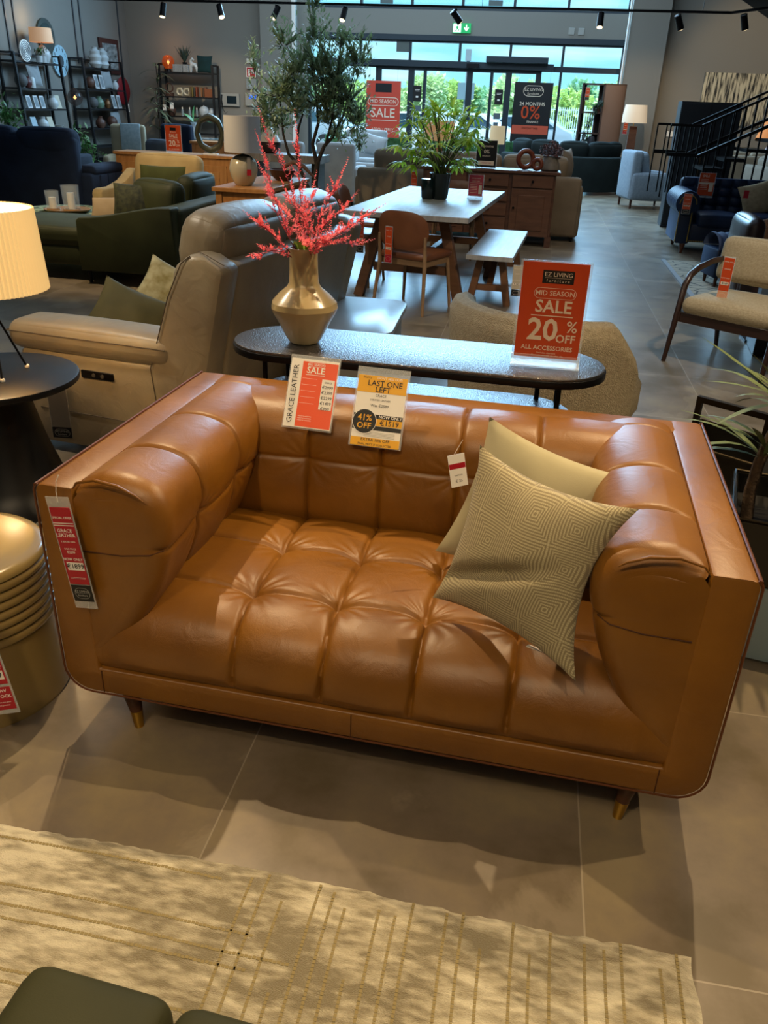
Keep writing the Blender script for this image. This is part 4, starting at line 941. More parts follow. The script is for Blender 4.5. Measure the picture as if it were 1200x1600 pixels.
for i in range(7):
    a = i*2*PI/6; cx_, cy_, cz_ = (.09*math.cos(a), .07*math.sin(a), .22+rr.uniform(-.02, .03)) if i < 6 else (0, 0, .28)
    hm = MB()
    for q in range(110):
        v = Vector((rr.gauss(0, 1), rr.gauss(0, 1), rr.gauss(0, 1))).normalized(); hm.leaf(Vector((cx_, cy_, cz_))+v*.055, v+Vector((rr.uniform(-.8, .8), rr.uniform(-.8, .8), rr.uniform(-.8, .8))), .022, .02, seg=1)
    hm.build('bloom', mat('dusky_pink', '#6e4a49', .8, var=.3, vscale=40), fv, smooth=0, recalc=False)

# generic sofa: local front is -y
def legs4(t, W, D, h, m, r0=.018, r1=.026, inset=.08, z0=0):
    for x in (-W/2+inset, W/2-inset):
        for y in (-D/2+inset, D/2-inset): MB().cyl((x, y, z0), (x, y, h), r0, r1, 10).build('leg', m, t)
def sofa_box(name, label, cat, loc, rz, W, D, m, ns=2, seat=.44, arm=.60, back=.80, aw=.18, bt=.20, legh=.12, legm=None, cush=True, cz=.10, group=None, r=.05, cm=None):
    t = thing(name, label, cat, loc, rz, group); cm = cm or m
    MB().box((0, .01, (legh+seat-.14)/2), (W-.04, D-.06, seat-.14-legh), .025, k=3).build('frame', m, t)
    for s in (-1, 1): MB().box((s*(W/2-aw/2), -.01, (legh+arm)/2), (aw, D-.04, arm-legh), min(r, aw*.45), k=4, n=4, puff=(.012, .01, .015)).build('arm', m, t)
    MB().box((0, D/2-bt/2, (legh+back)/2), (W-.06, bt, back-legh), min(r, bt*.45), k=4, n=5, puff=(0, .015, .01)).build('back', m, t)
    iw = W-2*aw; cw = iw/ns
    for i in range(ns):
        x = -iw/2+cw*(i+.5)
        MB().box((x, -bt/2-.01, seat-.07), (cw-.006, D-bt-.02, .16), .05, k=4, n=5, puff=(0, 0, .03)).build('seat_cushion', m, t)
        if cush: MB().box((0, 0, 0), (cw-.01, .19, .46), .07, k=4, n=6, puff=(0, .035, .02), M=T(x, D/2-bt-.08, seat+.22+cz) @ Rx(-10)).build('back_cushion', cm, t)
    legs4(t, W, D, legh+.01, legm or BM); return t
TAU = fabric('taupe_fabric', '#7a6c5b', '#877966', weave=500, bstr=.3)
sofa_box('sofa', 'long taupe fabric sofa with its back to the dark sideboard', 'sofa', (-.92, 12.1, 0), 180, 3.06, .98, TAU, 3, .44, .70, .80, .22, .20, .06, cz=.14)
pillow('scatter_cushion', 'pale taupe cushion standing on the right end of the long taupe sofa', 'cushion', frame_mat((.37, 12.15, .92), Vector((.25, .97, 0)), Vector((-.1, 0, 1)).normalized(), Vector((.97, -.25, .1)).normalized()), .5, .42, .16, fabric('pale_taupe', '#8a7d6f', '#948777'), .1)
# pendant-lamp style table lamps at the back
def table_lamp(label, loc, sr, sh, bh, br, shade, basem, sr2=None, group=None, prof=None, es=.0):
    t = thing('table_lamp', label, 'lamp', loc, 0, group)
    MB().lathe([(sr, bh), (sr2 or sr*.95, bh+sh), ((sr2 or sr*.95)-.004, bh+sh), (sr-.004, bh)], 32).build('lamp_shade', shade, t)
    MB().lathe(prof or [(0, 0), (br*.6, 0), (br, bh*.35), (br*.9, bh*.55), (br*.3, bh*.85), (.012, bh*.9), (.012, bh+.03), (0, bh+.03)], 24).build('lamp_base', basem, t); return t
SHW = mat('shade_white', '#c9c4bd', .85); SHO = mat('shade_peach', '#c69a72', .85, emit='#c78f5c', estr=.35)
sd = thing('side_table', 'dark side table standing behind the long taupe sofa', 'side table', (-1.58, 13.9, 0))
MB().box((0, 0, .58), (.5, .5, .03)).build('table_top', DW, sd, smooth=0); legs4(sd, .5, .5, .58, DW, .02, .02, .05)
table_lamp('table lamp with a peach drum shade behind the potted palm', (-1.58, 13.9, .595), .25, .28, .50, .12, SHO, mat('peach_ceramic', '#b98f74', .4), .22)
sd2 = dup(sd, (-.78, 15.9, 0), 0, 'dark side table near the doors under the small lamp')
table_lamp('small table lamp with a cream shade near the doors, left of the green sofa', (-.78, 15.9, .595), .135, .29, .42, .05, mat('shade_cream', '#e5cfa8', .85, emit='#f2d6a2', estr=.25), BM, .13)

# dark green curved sofa
DG = fabric('dark_green_fabric', '#161d1c', '#1c2423', weave=400, bstr=.25)
for_legs = 0
gs = thing('curved_sofa', 'dark green curved sofa in front of the shelving unit near the glass front', 'sofa', (.55, 20.0, 0), 180)
def cgrid(r0, r1, z0, z1, a0, a1, cx, cy, rad=.05):
    def f(u, v):
        a = math.radians(a0+(a1-a0)*u); P = [(r0, z0), (r0, z1-rad), (r0+rad*.3, z1-rad*.3), (r0+rad, z1), (r1-rad, z1), (r1-rad*.3, z1-rad*.3), (r1, z1-rad), (r1, z0)]
        k = v*(len(P)-1); i = min(int(k), len(P)-2); t = k-i; r = P[i][0]*(1-t)+P[i+1][0]*t; z = P[i][1]*(1-t)+P[i+1][1]*t
        return (cx+r*math.cos(a), cy+r*math.sin(a), z)
    return f
MB().grid(cgrid(1.25, 1.5, .06, .74, 20, 160, 0, -.35), 40, 14).build('back', DG, gs, smooth=60)
MB().grid(cgrid(.45, 1.3, .06, .45, 18, 162, 0, -.35, .08), 40, 14).build('seat', DG, gs, smooth=60)
for a in (35, 66, 97, 128, 150):
    c_, s_2 = math.cos(math.radians(a)), math.sin(math.radians(a)); MB().box((0, 0, 0), (.62, .2, .46), .08, k=3, n=4, puff=(0, .04, .03), M=T(1.12*c_, -.35+1.12*s_2, .78) @ Rz(a-90) @ Rx(-8)).build('back_cushion', DG, gs)
# pale blue armchair, side on
LB = fabric('pale_blue_fabric', '#7d8b98', '#8b98a4', weave=300, bstr=.3, vs=30)
ba = sofa_box('armchair', 'pale blue-grey fabric armchair seen from its side, right of the green sofa', 'armchair', (2.02, 17.0, 0), 102, .86, .86, LB, 1, .46, .62, .98, .14, .18, .16, WALNUT, cz=.05)
# navy chesterfield
NV = fabric('navy_velvet', '#0e1a2e', '#14243e', rough=.5, weave=500, bstr=.2, sheen=3.5)
cf = thing('chesterfield_sofa', 'navy velvet buttoned sofa with rolled arms and brass studs on the right', 'sofa', (2.84, 11.68, 0), 0)
MB().box((0, .02, .25), (2.02, .86, .22), .02, k=2).build('frame', NV, cf)
def rolled(s):
    x = s*.96; m_ = MB(); nr = 20
    def f(u, v):
        y = -.46+.90*u; a = 2*PI*v; r = .145*(1+.03*math.sin(u*PI*18)); return (x+r*math.cos(a), y, .60+r*math.sin(a))
    m_.grid(f, 90, 24, closev=True); m_.cyl((x, -.47, .60), (x, -.455, .60), .12, .145, 24)
    m_.box((x-s*.01, 0, .33), (.17, .88, .42), .02, k=2); return m_.build('arm', NV, cf, smooth=50)
rolled(-1); rolled(1)
def bkf(u, v):
    x = -.95+1.9*u; z = .42+.44*v; q = tuft(x, z, [-.95+.158*i for i in range(13)], [.42, .53, .64, .75, .86], [(-.95+.158*i, .42+.11*j) for i in range(1, 12) for j in range(1, 4)], A=.01, wv=.02, wh=.02, dome=.03, B=.03)
    return (x, .27-q-.02*(1-v), z)
bb = MB(); bb.grid(bkf, 130, 40); bb.box((0, .36, .55), (1.95, .16, .62), .06, k=3, n=2); bb.build('back', NV, cf, smooth=60)
for x in (-.54, 0, .54): MB().box((x, -.13, .40), (.535, .64, .15), .05, k=3, n=5, puff=(0, 0, .03)).build('seat_cushion', NV, cf)
stm = MB()
for s in (-1, 1):
    for i in range(34):
        z = .15+.46*i/34
        for dx in (-.085, .065): stm.box((s*.96+dx, -.462, z), (.012, .01, .010))
    for i in range(26): a = PI*i/25; stm.box((s*.96+.10*math.cos(a), -.474, .60+.10*math.sin(a)), (.011, .008, .011))
for i in range(90): stm.box((-.95+1.9*i/89, -.416, .155), (.012, .01, .010))
stm.build('studs', BRASS, cf, smooth=0, kind='stuff')
for x in (-.93, .93):
    for y in (-.38, .38): MB().lathe([(0, 0), (.018, 0), (.026, .05), (.040, .11), (.045, .15), (0, .15)], 14, c=(x, y, 0)).build('leg', mat('leg_brown', '#4a2a1c', .4), cf)
MB().box((-.96, -.395, .37), (.15, .06, .46)).build('arm_front', NV, cf, smooth=0)
hang_tag('orange price tag hanging on the rolled arm front of the navy sofa', (1.86, 11.185, .60), -8, .10, .24)
t = sale_sign('price_card', 'orange and white price card leaning on the back of the navy sofa', (2.16, 11.82, .63), 6, .21, .30, [('lettering', CREAM, [('t', 'SALE', -.02, .26, .04, .03), ('r', 0, .175, .19, .02), ('r', .06, .12, .05, .09)]+[('r', -.03, .22-.02*i, .09, .004) for i in range(7)])], base=False)
pillow('scatter_cushion', 'beige textured cushion on the navy buttoned sofa', 'cushion', frame_mat((2.82, 11.72, .66), Vector((.95, .1, .3)).normalized(), Vector((-.3, .25, .92)).normalized(), Vector((.95, .1, .3)).cross(Vector((-.3, .25, .92))).normalized()), .48, .42, .16, fabric('beige_texture', '#8d7d62', '#a39374', weave=60, bstr=.6, vs=20), .1)
tg2 = MB().box((0, 0, 0), (.06, .003, .09)).build('price_tag', RED); tag(tg2, 'tiny red tag on the beige cushion of the navy sofa', 'price tag', loc=(2.60, 11.50, .72))
# patterned rug
def crackle():
    m = mat('crackle_rug', '#8f8878', .9, bump=.5, bscale=100); t = m.node_tree; b = t.nodes['Principled BSDF']; L = t.links.new
    tc = t.nodes.new('ShaderNodeTexCoord'); v = t.nodes.new('ShaderNodeTexVoronoi'); v.feature = 'DISTANCE_TO_EDGE'; v.inputs['Scale'].default_value = 5.5; mp = t.nodes.new('ShaderNodeMapping'); mp.inputs['Scale'].default_value = (1, 1.6, 1); L(tc.outputs['Object'], mp.inputs[0]); L(mp.outputs[0], v.inputs[0])
    r = t.nodes.new('ShaderNodeValToRGB'); L(v.outputs[0], r.inputs[0]); r.color_ramp.elements[0].position = .02; r.color_ramp.elements[0].color = hx('#3a3836'); r.color_ramp.elements[1].position = .07; r.color_ramp.elements[1].color = hx('#9a917d'); L(r.outputs[0], b.inputs['Base Color']); return m
r_ = thing('area_rug', 'grey-beige rug with dark broken lines in front of the navy sofa', 'rug', (2.75, 9.45, 0))
MB().box((0, 0, .006), (2.3, 2.24, .012)).build('pile', crackle(), r_, smooth=0); MB().box((-1.145, 0, .008), (.05, 2.24, .014)).build('border', mat('rug_border', '#8b9096', .9), r_, smooth=0)
# brown leather armchair seen from behind the wooden armchair
BRL = leather('oxblood_leather', '#26130f', '#331a14', rough=.35, bstr=.1, big=.2, coat=.2)
bl = thing('leather_armchair', 'dark brown leather armchair with rolled arms behind the wooden-framed armchair', 'armchair', (2.27, 8.25, 0), 90)
MB().box((0, 0, .24), (.8, .78, .3), .03, k=2).build('frame', BRL, bl)
for s in (-1, 1):
    m_ = MB(); m_.cyl((s*.36, -.40, .46), (s*.36, .36, .44), .085, n=20); m_.box((s*.36, -.01, .26), (.13, .78, .40), .02); m_.build('arm', BRL, bl)
MB().box((0, .33, .45), (.74, .16, .66), .07, k=3, n=3, puff=(0, .02, .02)).build('back', BRL, bl); MB().box((0, -.06, .43), (.56, .62, .12), .04, k=3).build('seat_cushion', BRL, bl); legs4(bl, .8, .78, .1, WALNUT)
pf = thing('footstool', 'steel-blue pleated footstool behind the brown leather armchair', 'footstool', (2.12, 9.15, 0), 10)
def pleat(u, v):
    a = -PI/2+PI*v*1.0; x = -.30+.6*u; r = .2; return (x, r*1.1*math.sin(a), .38+.14*math.cos(a)*(1+.06*math.sin(u*PI*16)))
MB().grid(pleat, 90, 16).build('top', fabric('steel_blue_velvet', '#3a4660', '#46536e', sheen=.8), pf, smooth=60); MB().box((0, 0, .24), (.6, .42, .28), .02).build('base', NV, pf); legs4(pf, .58, .4, .11, WALNUT, .015, .02, .05)
pillow('scatter_cushion', 'brown faux-fur cushion beside the grey steel column', 'cushion', frame_mat((2.16, 8.50, .60), Vector((.8, .5, .2)).normalized(), Vector((-.2, 0, 1)).normalized(), Vector((.5, -.8, .1)).normalized()), .36, .28, .14, mat('faux_fur', '#5d4432', .95, var=.3, vscale=60, bump=1, bscale=150, bdist=.008), .06)
# steel column and plinth
sc_ = thing('steel_column', 'grey-blue steel column rising out of the frame at the right edge', 'column', (1.83, 6.75, 0))
MB().box((0, 0, 1.42), (.10, .10, 2.84)).build('shaft', mat('steel_paint', '#46525e', .5), sc_, smooth=0); MB().box((0, 0, .01), (.2, .2, .02)).build('base_plate', BM, sc_, smooth=0)
pl_ = MB().box((0, 0, .075), (.8, .45, .15)).build('plinth', BLK, smooth=0, bevel=.004); tag(pl_, 'low black display plinth on the floor under the wooden armchair', 'plinth', loc=(2.12, 6.42, 0), rz=-6)
# wooden armchair
SW = fabric('oat_fabric', '#9c8c6e', '#ad9d80', weave=150, bstr=.8, vs=80, bd=.003); DKW = mat('dark_walnut', '#2d1a12', .35, var=.2, vscale=6, stretch=(1, 1, 5), coat=.2)
wa = thing('wooden_armchair', 'dark wood armchair with oatmeal seat and back cushions, right of the console', 'armchair', (1.52, 5.97, 0), -38)
for s in (-1, 1):
    MB().tube([(s*.35, -.36, 0), (s*.345, -.31, .30), (s*.345, -.27, .52), (s*.345, -.22, .585), (s*.345, -.12, .625), (s*.34, .05, .655), (s*.33, .20, .665)], [.016, .021, .023, .023, .022, .021, .02], 12).build('arm', DKW, wa)
    MB().tube([(s*.33, .36, 0), (s*.33, .27, .34), (s*.33, .24, .62), (s*.33, .27, .74)], [.016, .021, .02, .015], 12).build('rear_leg', DKW, wa)
    MB().box((s*.33, -.03, .315), (.035, .58, .06)).build('side_rail', DKW, wa, smooth=0)
MB().box((0, -.30, .315), (.66, .03, .07)).build('front_rail', DKW, wa, smooth=0, bevel=.004); MB().box((0, .25, .315), (.66, .03, .06)).build('rear_rail', DKW, wa, smooth=0)
MB().box((0, -.04, .40), (.64, .60, .11), .05, k=4, n=5, puff=(0, 0, .03)).build('seat_cushion', SW, wa)
MB().box((0, 0, 0), (.74, .11, .30), .054, k=4, n=5, puff=(0, .01, .01), M=T(0, .22, .665) @ Rx(-10)).build('back_cushion', SW, wa)
hang_tag('orange price tag hanging from the back cushion of the wooden armchair', (1.315, 5.87, .595), -30, .075, .29, low=mat('tag_foot_pink', '#d79a78', .35))
# brass-handled boxes and yucca at the right of the sofa
BRZ = mat('dark_bronze', '#3b3222', .35, metal=.7); SMK = mat('smoked_panel', '#23211b', .25, coat=.2)
tb = thing('serving_trolley', 'dark bronze trolley tray with a square loop handle behind the right arm of the sofa', 'trolley', (.80, 3.00, 0), -35)
MB().box((-.0, 0, .33), (.34, .30, .012)).build('tray_base', SMK, tb, smooth=0)
for (x, y, w_, d_) in ((-.17, 0, .012, .3), (.17, 0, .012, .3), (0, -.15, .35, .012), (0, .15, .35, .012)): MB().box((x, y, .405), (w_, d_, .15)).build('side_panel', SMK, tb, smooth=0)
MB().tube([(-.17, .15, .48), (.17, .15, .48), (.17, -.15, .48), (-.17, -.15, .48)], .006, 6, closed=True).build('rim', BRZ, tb)
hd = MB()
for x in (-.135, .135): hd.box((x, .0, .545), (.022, .022, .13))
hd2 = MB(); hd2.box((-.13, .0, .48), (.02, .02, .25)).box((.13, .0, .48), (.02, .02, .25)).box((0, .0, .61), (.28, .022, .022)); hd2.build('handle', BRZ, tb, smooth=0)
for x in (-.16, .16):
    for y in (-.14, .14): MB().box((x, y, .165), (.018, .018, .33)).build('leg', BRZ, tb, smooth=0)
pc = thing('price_tag', 'white price tag reading €149 on the dark bronze trolley', 'price tag', (.815, 2.825, .40), -35)
MB().box((0, 0, 0), (.065, .002, .15)).build('card', WHITE, pc, smooth=0); layer('lettering', BLACK, pc, [('t', '€149', 0, -.02, .022, .03), ('r', 0, .035, .036, .026)], -.0016); layer('red_line', RED, pc, [('r', 0, -.055, .04, .01)], -.0016)
yp = thing('potted_yucca', 'yucca with long thin leaves in a square black planter at the right edge', 'potted plant', (.93, 2.47, 0), -12)
o_ = MB()
for (x, y, w_, d_) in ((-.2, 0, .014, .41), (.2, 0, .014, .41), (0, -.2, .41, .014), (0, .2, .41, .014)): o_.box((x, y, .38), (w_, d_, .20))
o_.build('planter', SMK, yp, smooth=0); MB().tube([(-.2, -.2, .485), (.2, -.2, .485), (.2, .2, .485), (-.2, .2, .485)], .006, 6, closed=True).build('rim', BRZ, yp)
MB().box((0, 0, .36), (.39, .39, .10)).build('soil', mat('black_soil', '#0c0b0a', .9), yp, smooth=0)
for (x, y, w_, d_) in ((-.19, 0, .006, .38), (0, -.19, .38, .006), (.19, 0, .006, .38), (0, .19, .38, .006)): MB().box((x, y, .14), (w_, d_, .26)).build('lower_panel', mat('frosted_glass', '#9fb6bd', .25, alpha=.85), yp, smooth=0)
for x in (-.195, .195):
    for y in (-.195, .195): MB().box((x, y, .14), (.014, .014, .28)).build('leg', BRZ, yp, smooth=0)
yt = [Vector(p) for p in ((-.15, .0, .40), (-.16, .0, .50), (-.155, .0, .60), (-.14, .0, .69), (-.12, .0, .78))]
MB().tube([Vector((p.x, p.y, p.z)) for p in yt], [.021, .019, .018, .018, .016], 10).build('trunk', mat('yucca_bark', '#4a3a2a', .9, var=.35, vscale=40, bump=1, bscale=90, bdist=.006), yp)
yl = MB(); rr = random.Random(9)
for base_, n_ in ((yt[-1], 26), (Vector((-.15, -.01, .64)), 12)):
    for i in range(n_):
        a = rr.uniform(0, 2*PI); up = rr.uniform(.1, 1.5); d = Vector((math.cos(a), math.sin(a), up)).normalized(); L_ = rr.uniform(.2, .36)
        yl.leaf(base_+Vector((0, 0, rr.uniform(-.03, .03))), d, L_, .022, bend=rr.uniform(.1, .5), seg=5)
yl.build('foliage', mat('yucca_green', '#5d6a44', .5, var=.25, vscale=10), yp, smooth=0, recalc=False)
for a in (30, 90, 150): MB().cyl((1.38*math.cos(math.radians(a)), -.35+1.38*math.sin(math.radians(a)), 0), (1.38*math.cos(math.radians(a)), -.35+1.38*math.sin(math.radians(a)), .08), .03, n=10).build('leg', BM, gs)
# ------------------------------------------------------------------ lounge on the left
GV_ = fabric('green_velvet', '#282b16', '#35391f', rough=.6, weave=500, bstr=.2, sheen=.9, vs=3)
gc = thing('corner_sofa', 'dark green velvet chaise sofa with a curved arm behind the beige recliner', 'sofa', (-3.95, 8.30, 0), 0)
# near arm panel, curved along its top
pa = [(-.03, .12), (-.03, .55)]; 
for i in range(9): t = i/8; pa.append((.0+.86*t, .575+.12*t*t*(3-2*t)))
pa += [(.88, .68), (.90, .12)]
MB().prism(pa, 'y', -1.34, -1.16).build('arm', GV_, gc, bevel=.03)
MB().box((.80, -.35, .40), (.24, 1.75, .56), .05, k=3, n=3, puff=(.01, 0, .01)).build('back', GV_, gc)
MB().box((.10, -.38, .23), (1.3, 1.65, .20), .03, k=2).build('frame', GV_, gc)
MB().box((-.52, -.75, .38), (1.1, .95, .17), .06, k=4, n=5, puff=(0, 0, .035)).build('seat_cushion', GV_, gc)
MB().box((.20, .10, .38), (.95, .72, .17), .06, k=4, n=5, puff=(0, 0, .03)).build('seat_cushion', GV_, gc)
MB().box((-.58, -.75, .23), (1.0, .92, .20), .04, k=2).build('chaise_base', GV_, gc)
MB().box((0, 0, 0), (.60, .19, .42), .08, k=4, n=6, puff=(0, .04, .02), M=T(.44, -.62, .64) @ Rz(-25) @ Rx(-8)).build('back_cushion', GV_, gc)
MB().box((0, 0, 0), (.72, .19, .42), .08, k=4, n=6, puff=(0, .04, .02), M=T(.54, .05, .66) @ Rz(-88) @ Rx(-8)).build('back_cushion', GV_, gc)
for (x, y) in ((-.0, -1.24), (.8, -1.24), (-1.0, -1.1), (-1.0, -.4), (.8, .42), (.0, .42)): MB().cyl((x, y, 0), (x, y, .14), .018, .018, 10).build('leg', BM, gc)
LP_ = mat('leaf_print', '#10170f', .8, vscale=22, col2='#3c3f22')
pillow('scatter_cushion', 'black and olive leaf-print cushion on the green velvet sofa', 'cushion', frame_mat((-3.72, 7.62, .645), Vector((.9, .25, .1)).normalized(), Vector((.1, .35, .94)).normalized(), Vector((.9, .25, .1)).cross(Vector((.1, .35, .94))).normalized()), .42, .36, .15, LP_, .07)
pillow('scatter_cushion', 'small beige cushion lying beside the leaf-print cushion on the green velvet sofa', 'cushion', frame_mat((-4.02, 7.75, .56), Vector((.95, .2, .05)).normalized(), Vector((-.1, .6, .75)).normalized(), Vector((.95, .2, .05)).cross(Vector((-.1, .6, .75))).normalized()), .42, .26, .13, fabric('beige_plain', '#8d7a5e', '#9a876a'), .06)
# beige armchair
BE = fabric('oat_armchair', '#9c8458', '#ab9365', weave=300, bstr=.3)
bac = thing('armchair', 'beige fabric armchair with sloping arms behind the green velvet sofa', 'armchair', (-4.36, 9.48, 0), -6)
pe = [(-.42, .14), (-.42, .56), (-.38, .60), (-.15, .60), (.10, .66), (.34, .78), (.42, .76), (.42, .14)]
for s in (-1, 1): MB().prism(pe, 'x', s*.50-.07, s*.50+.07).build('arm', BE, bac, bevel=.03)
MB().box((0, 0, 0), (.86, .2, .58), .08, k=4, n=5, puff=(0, .03, .02), M=T(.02, .30, .66) @ Rx(-10)).build('back_cushion', BE, bac)
MB().box((0, -.06, .37), (.88, .78, .18), .06, k=4, n=5, puff=(0, 0, .03)).build('seat_cushion', BE, bac); MB().box((0, 0, .21), (.98, .80, .16), .02).build('frame', BE, bac); legs4(bac, 1.0, .8, .14, WALNUT)
pillow('scatter_cushion', 'plain moss green cushion on the beige fabric armchair', 'cushion', frame_mat((-4.24, 9.42, .67), Vector((1, 0, 0)), Vector((0, .3, .95)).normalized(), Vector((0, -.95, .3)).normalized()), .56, .38, .15, fabric('moss_velvet', '#3a3d1c', '#464a24', sheen=.5), .05)
# patterned ottoman, tray and candles
def lattice():
    m = mat('lattice_print', '#26301f', .8, bump=.2, bscale=200); t = m.node_tree; b = t.nodes['Principled BSDF']; L = t.links.new
    tc = t.nodes.new('ShaderNodeTexCoord'); v = t.nodes.new('ShaderNodeTexVoronoi'); v.feature = 'DISTANCE_TO_EDGE'; v.inputs['Scale'].default_value = 11; v.inputs['Randomness'].default_value = .35; L(tc.outputs['Object'], v.inputs[0])
    r = t.nodes.new('ShaderNodeValToRGB'); L(v.outputs[0], r.inputs[0]); r.color_ramp.elements[0].position = .05; r.color_ramp.elements[0].color = hx('#8f9c74'); r.color_ramp.elements[1].position = .12; r.color_ramp.elements[1].color = hx('#27341f'); L(r.outputs[0], b.inputs['Base Color']); return m
po = thing('footstool', 'round green lattice-patterned footstool carrying the candle tray', 'footstool', (-5.05, 8.66, 0))
MB().lathe([(0, .12), (.45, .12), (.495, .16), (.51, .27), (.495, .37), (.45, .415), (.3, .43), (0, .43)], 48).build('upholstered_body', lattice(), po)
for a in (45, 135, 225, 315): MB().cyl((.4*math.cos(math.radians(a)), .4*math.sin(math.radians(a)), 0), (.4*math.cos(math.radians(a)), .4*math.sin(math.radians(a)), .13), .02, .025, 10).build('leg', BM, po)
tr = MB().lathe([(0, 0), (.21, 0), (.235, .012), (.24, .022), (.23, .022), (.215, .012), (0, .010)], 40).build('tray', mat('tray_wood', '#a07a4e', .4, coat=.2)); tag(tr, 'round wooden tray on the lattice-patterned footstool', 'tray', loc=(-4.90, 8.45, .43))
CG = mat('candle_glass', '#dfe8ea', .05, alpha=.12, spec=.8); WAX = mat('wax', '#d9cdb8', .6)
def hurricane(label, loc, r, h, ch):
    t = thing('candle_holder', label, 'candle holder', loc)
    MB().lathe([(r*.9, .012), (r, h), (r-.004, h), (r*.86, .014)], 28).build('glass', CG, t); MB().lathe([(0, 0), (r*.95, 0), (r*.95, .014), (0, .014)], 28).build('base', mat('tray_wood'), t)
    cd = MB().cyl((0, 0, .014), (0, 0, .014+ch), .038, .037, 20).build('candle', WAX, t); MB().cyl((0, 0, .014+ch), (0, 0, .03+ch), .002, n=5).build('wick', BLACK, cd)
hurricane('smaller glass hurricane holder with a cream candle, left on the tray', (-5.02, 8.38, .442), .072, .19, .11)
hurricane('larger glass hurricane holder with a cream candle, right on the tray', (-4.83, 8.42, .442), .092, .25, .16)
# navy recliner from behind
NF = fabric('navy_fabric', '#101a2b', '#162338', weave=400, bstr=.2, sheen=.6)
nr = thing('recliner_sofa', 'dark navy fabric recliner sofa seen from behind on the left', 'sofa', (-7.15, 11.05, 0), 180)
MB().box((0, -.05, .30), (2.5, .80, .38), .04, k=2).build('base', NF, nr)
MB().box((0, .44, .58), (2.5, .22, .98), .08, k=4, n=4, puff=(0, .03, .02), M=None).build('back', NF, nr)
for i, x in enumerate((-.83, 0, .83)): MB().box((x, .40, .97), (.82, .30, .34), .11, k=4, n=5, puff=(0, .02, .02)).build('headrest', NF, nr)
for s in (-1, 1):
    MB().box((s*1.29, -.05, .36), (.20, .98, .52), .05, k=3).build('end_panel', NF, nr); MB().box((s*1.27, -.12, .65), (.27, .95, .12), .055, k=4, n=4, puff=(0, 0, .012)).build('arm_pad', NF, nr)
    for y in (-.35, -.12, .1): MB().box((s*1.395, y, .36), (.014, .20, .46), .006, k=2).build('fluted_panel', NF, nr)
MB().box((-1.41, -.30, .50), (.012, .12, .035), .005).build('control_panel', mat('chrome', '#c9ccd0', .2, metal=1), nr); legs4(nr, 2.4, .8, .12, BM)
nb = sofa_box('sofa', 'slate blue sofa partly hidden behind the navy recliner at the left edge', 'sofa', (-8.7, 13.9, 0), 180, 2.0, .9, fabric('slate_fabric', '#2a333f', '#323c49'), 2, .44, .62, .86, .2)
# oak console with sale sign and ring sculpture
OAK = mat('oak', '#a06a35', .45, vscale=3.5, stretch=(7, 1, 1), col2='#b57e45', coat=.1)
def oak_unit(label, loc, W, D, H, rz=0, fronts=2, name='sideboard', m=None):
    m = m or OAK; t = thing(name, label, 'sideboard', loc, rz)
    MB().box((0, 0, H-.02), (W, D, .04)).build('top', m, t, smooth=0, bevel=.005); MB().box((0, 0, H/2+.03), (W-.08, D-.06, H-.14)).build('carcass', m, t, smooth=0, bevel=.004)
    for x in (-W/2+.06, W/2-.06):
        for y in (-D/2+.05, D/2-.05): MB().box((x, y, (H-.04)/2), (.06, .06, H-.04)).build('leg', m, t, smooth=0)
    fw = (W-.2)/fronts
    for i in range(fronts):
        x = -(W-.2)/2+fw*(i+.5); o = MB().box((x, -D/2+.022, H*.5), (fw-.03, .02, H-.26)).build('door', m, t, smooth=0, bevel=.003)
        MB().box((x, -D/2+.008, H*.5), (fw*.7, .012, (H-.26)*.75)).build('panel', m, o, smooth=0, bevel=.003); MB().cyl((x+fw*.4, -D/2+.012, H*.55), (x+fw*.4, -D/2-.012, H*.55), .011, n=10).build('knob', BM, o)
    return t
oak_unit('long oak sideboard carrying the small orange sale sign and ring sculpture', (-4.98, 11.7, 0), 1.76, .45, .86)
sale_sign('sale_sign', 'smaller orange 20% off sign on the long oak sideboard at the left', (-4.98, 11.55, .86), -6, .25, .355,
    [('logo_panel', BLACK, [('r', 0, .305, .09, .035)]), ('lettering', CREAM, [('t', 'MID SEASON', 0, .268, .016, .02), ('t', 'SALE', 0, .22, .062, .05), ('r', 0, .183, .14, .003), ('t', '20', -.025, .125, .105, .05), ('t', '%', .07, .15, .05, .03), ('t', 'OFF', .06, .10, .038, .04), ('t', 'ALL ACCESSORIES', 0, .055, .020, .02)])])
rs = MB()
def oct_ring(u, v):
    a = 2*PI*u; k = 8; r = .205+.006*math.cos(k*a); b = 2*PI*v; w_ = .055+.03*math.cos(a-2.2); return (.82*(r+.045*math.cos(b))*math.cos(a), w_*math.sin(b), .265+(r+.045*math.cos(b))*math.sin(a))
rs.grid(oct_ring, 24, 10, True, True)
rg = thing('ring_sculpture', 'faceted olive-grey ring sculpture on a small base on the long oak sideboard', 'ornament', (-4.50, 11.68, .86), 10)
rs.build('ring', mat('olive_metal', '#4b4a38', .4, metal=.4), rg, smooth=25); MB().box((0, 0, .008), (.2, .1, .016)).build('base', WHITE, rg, smooth=0)
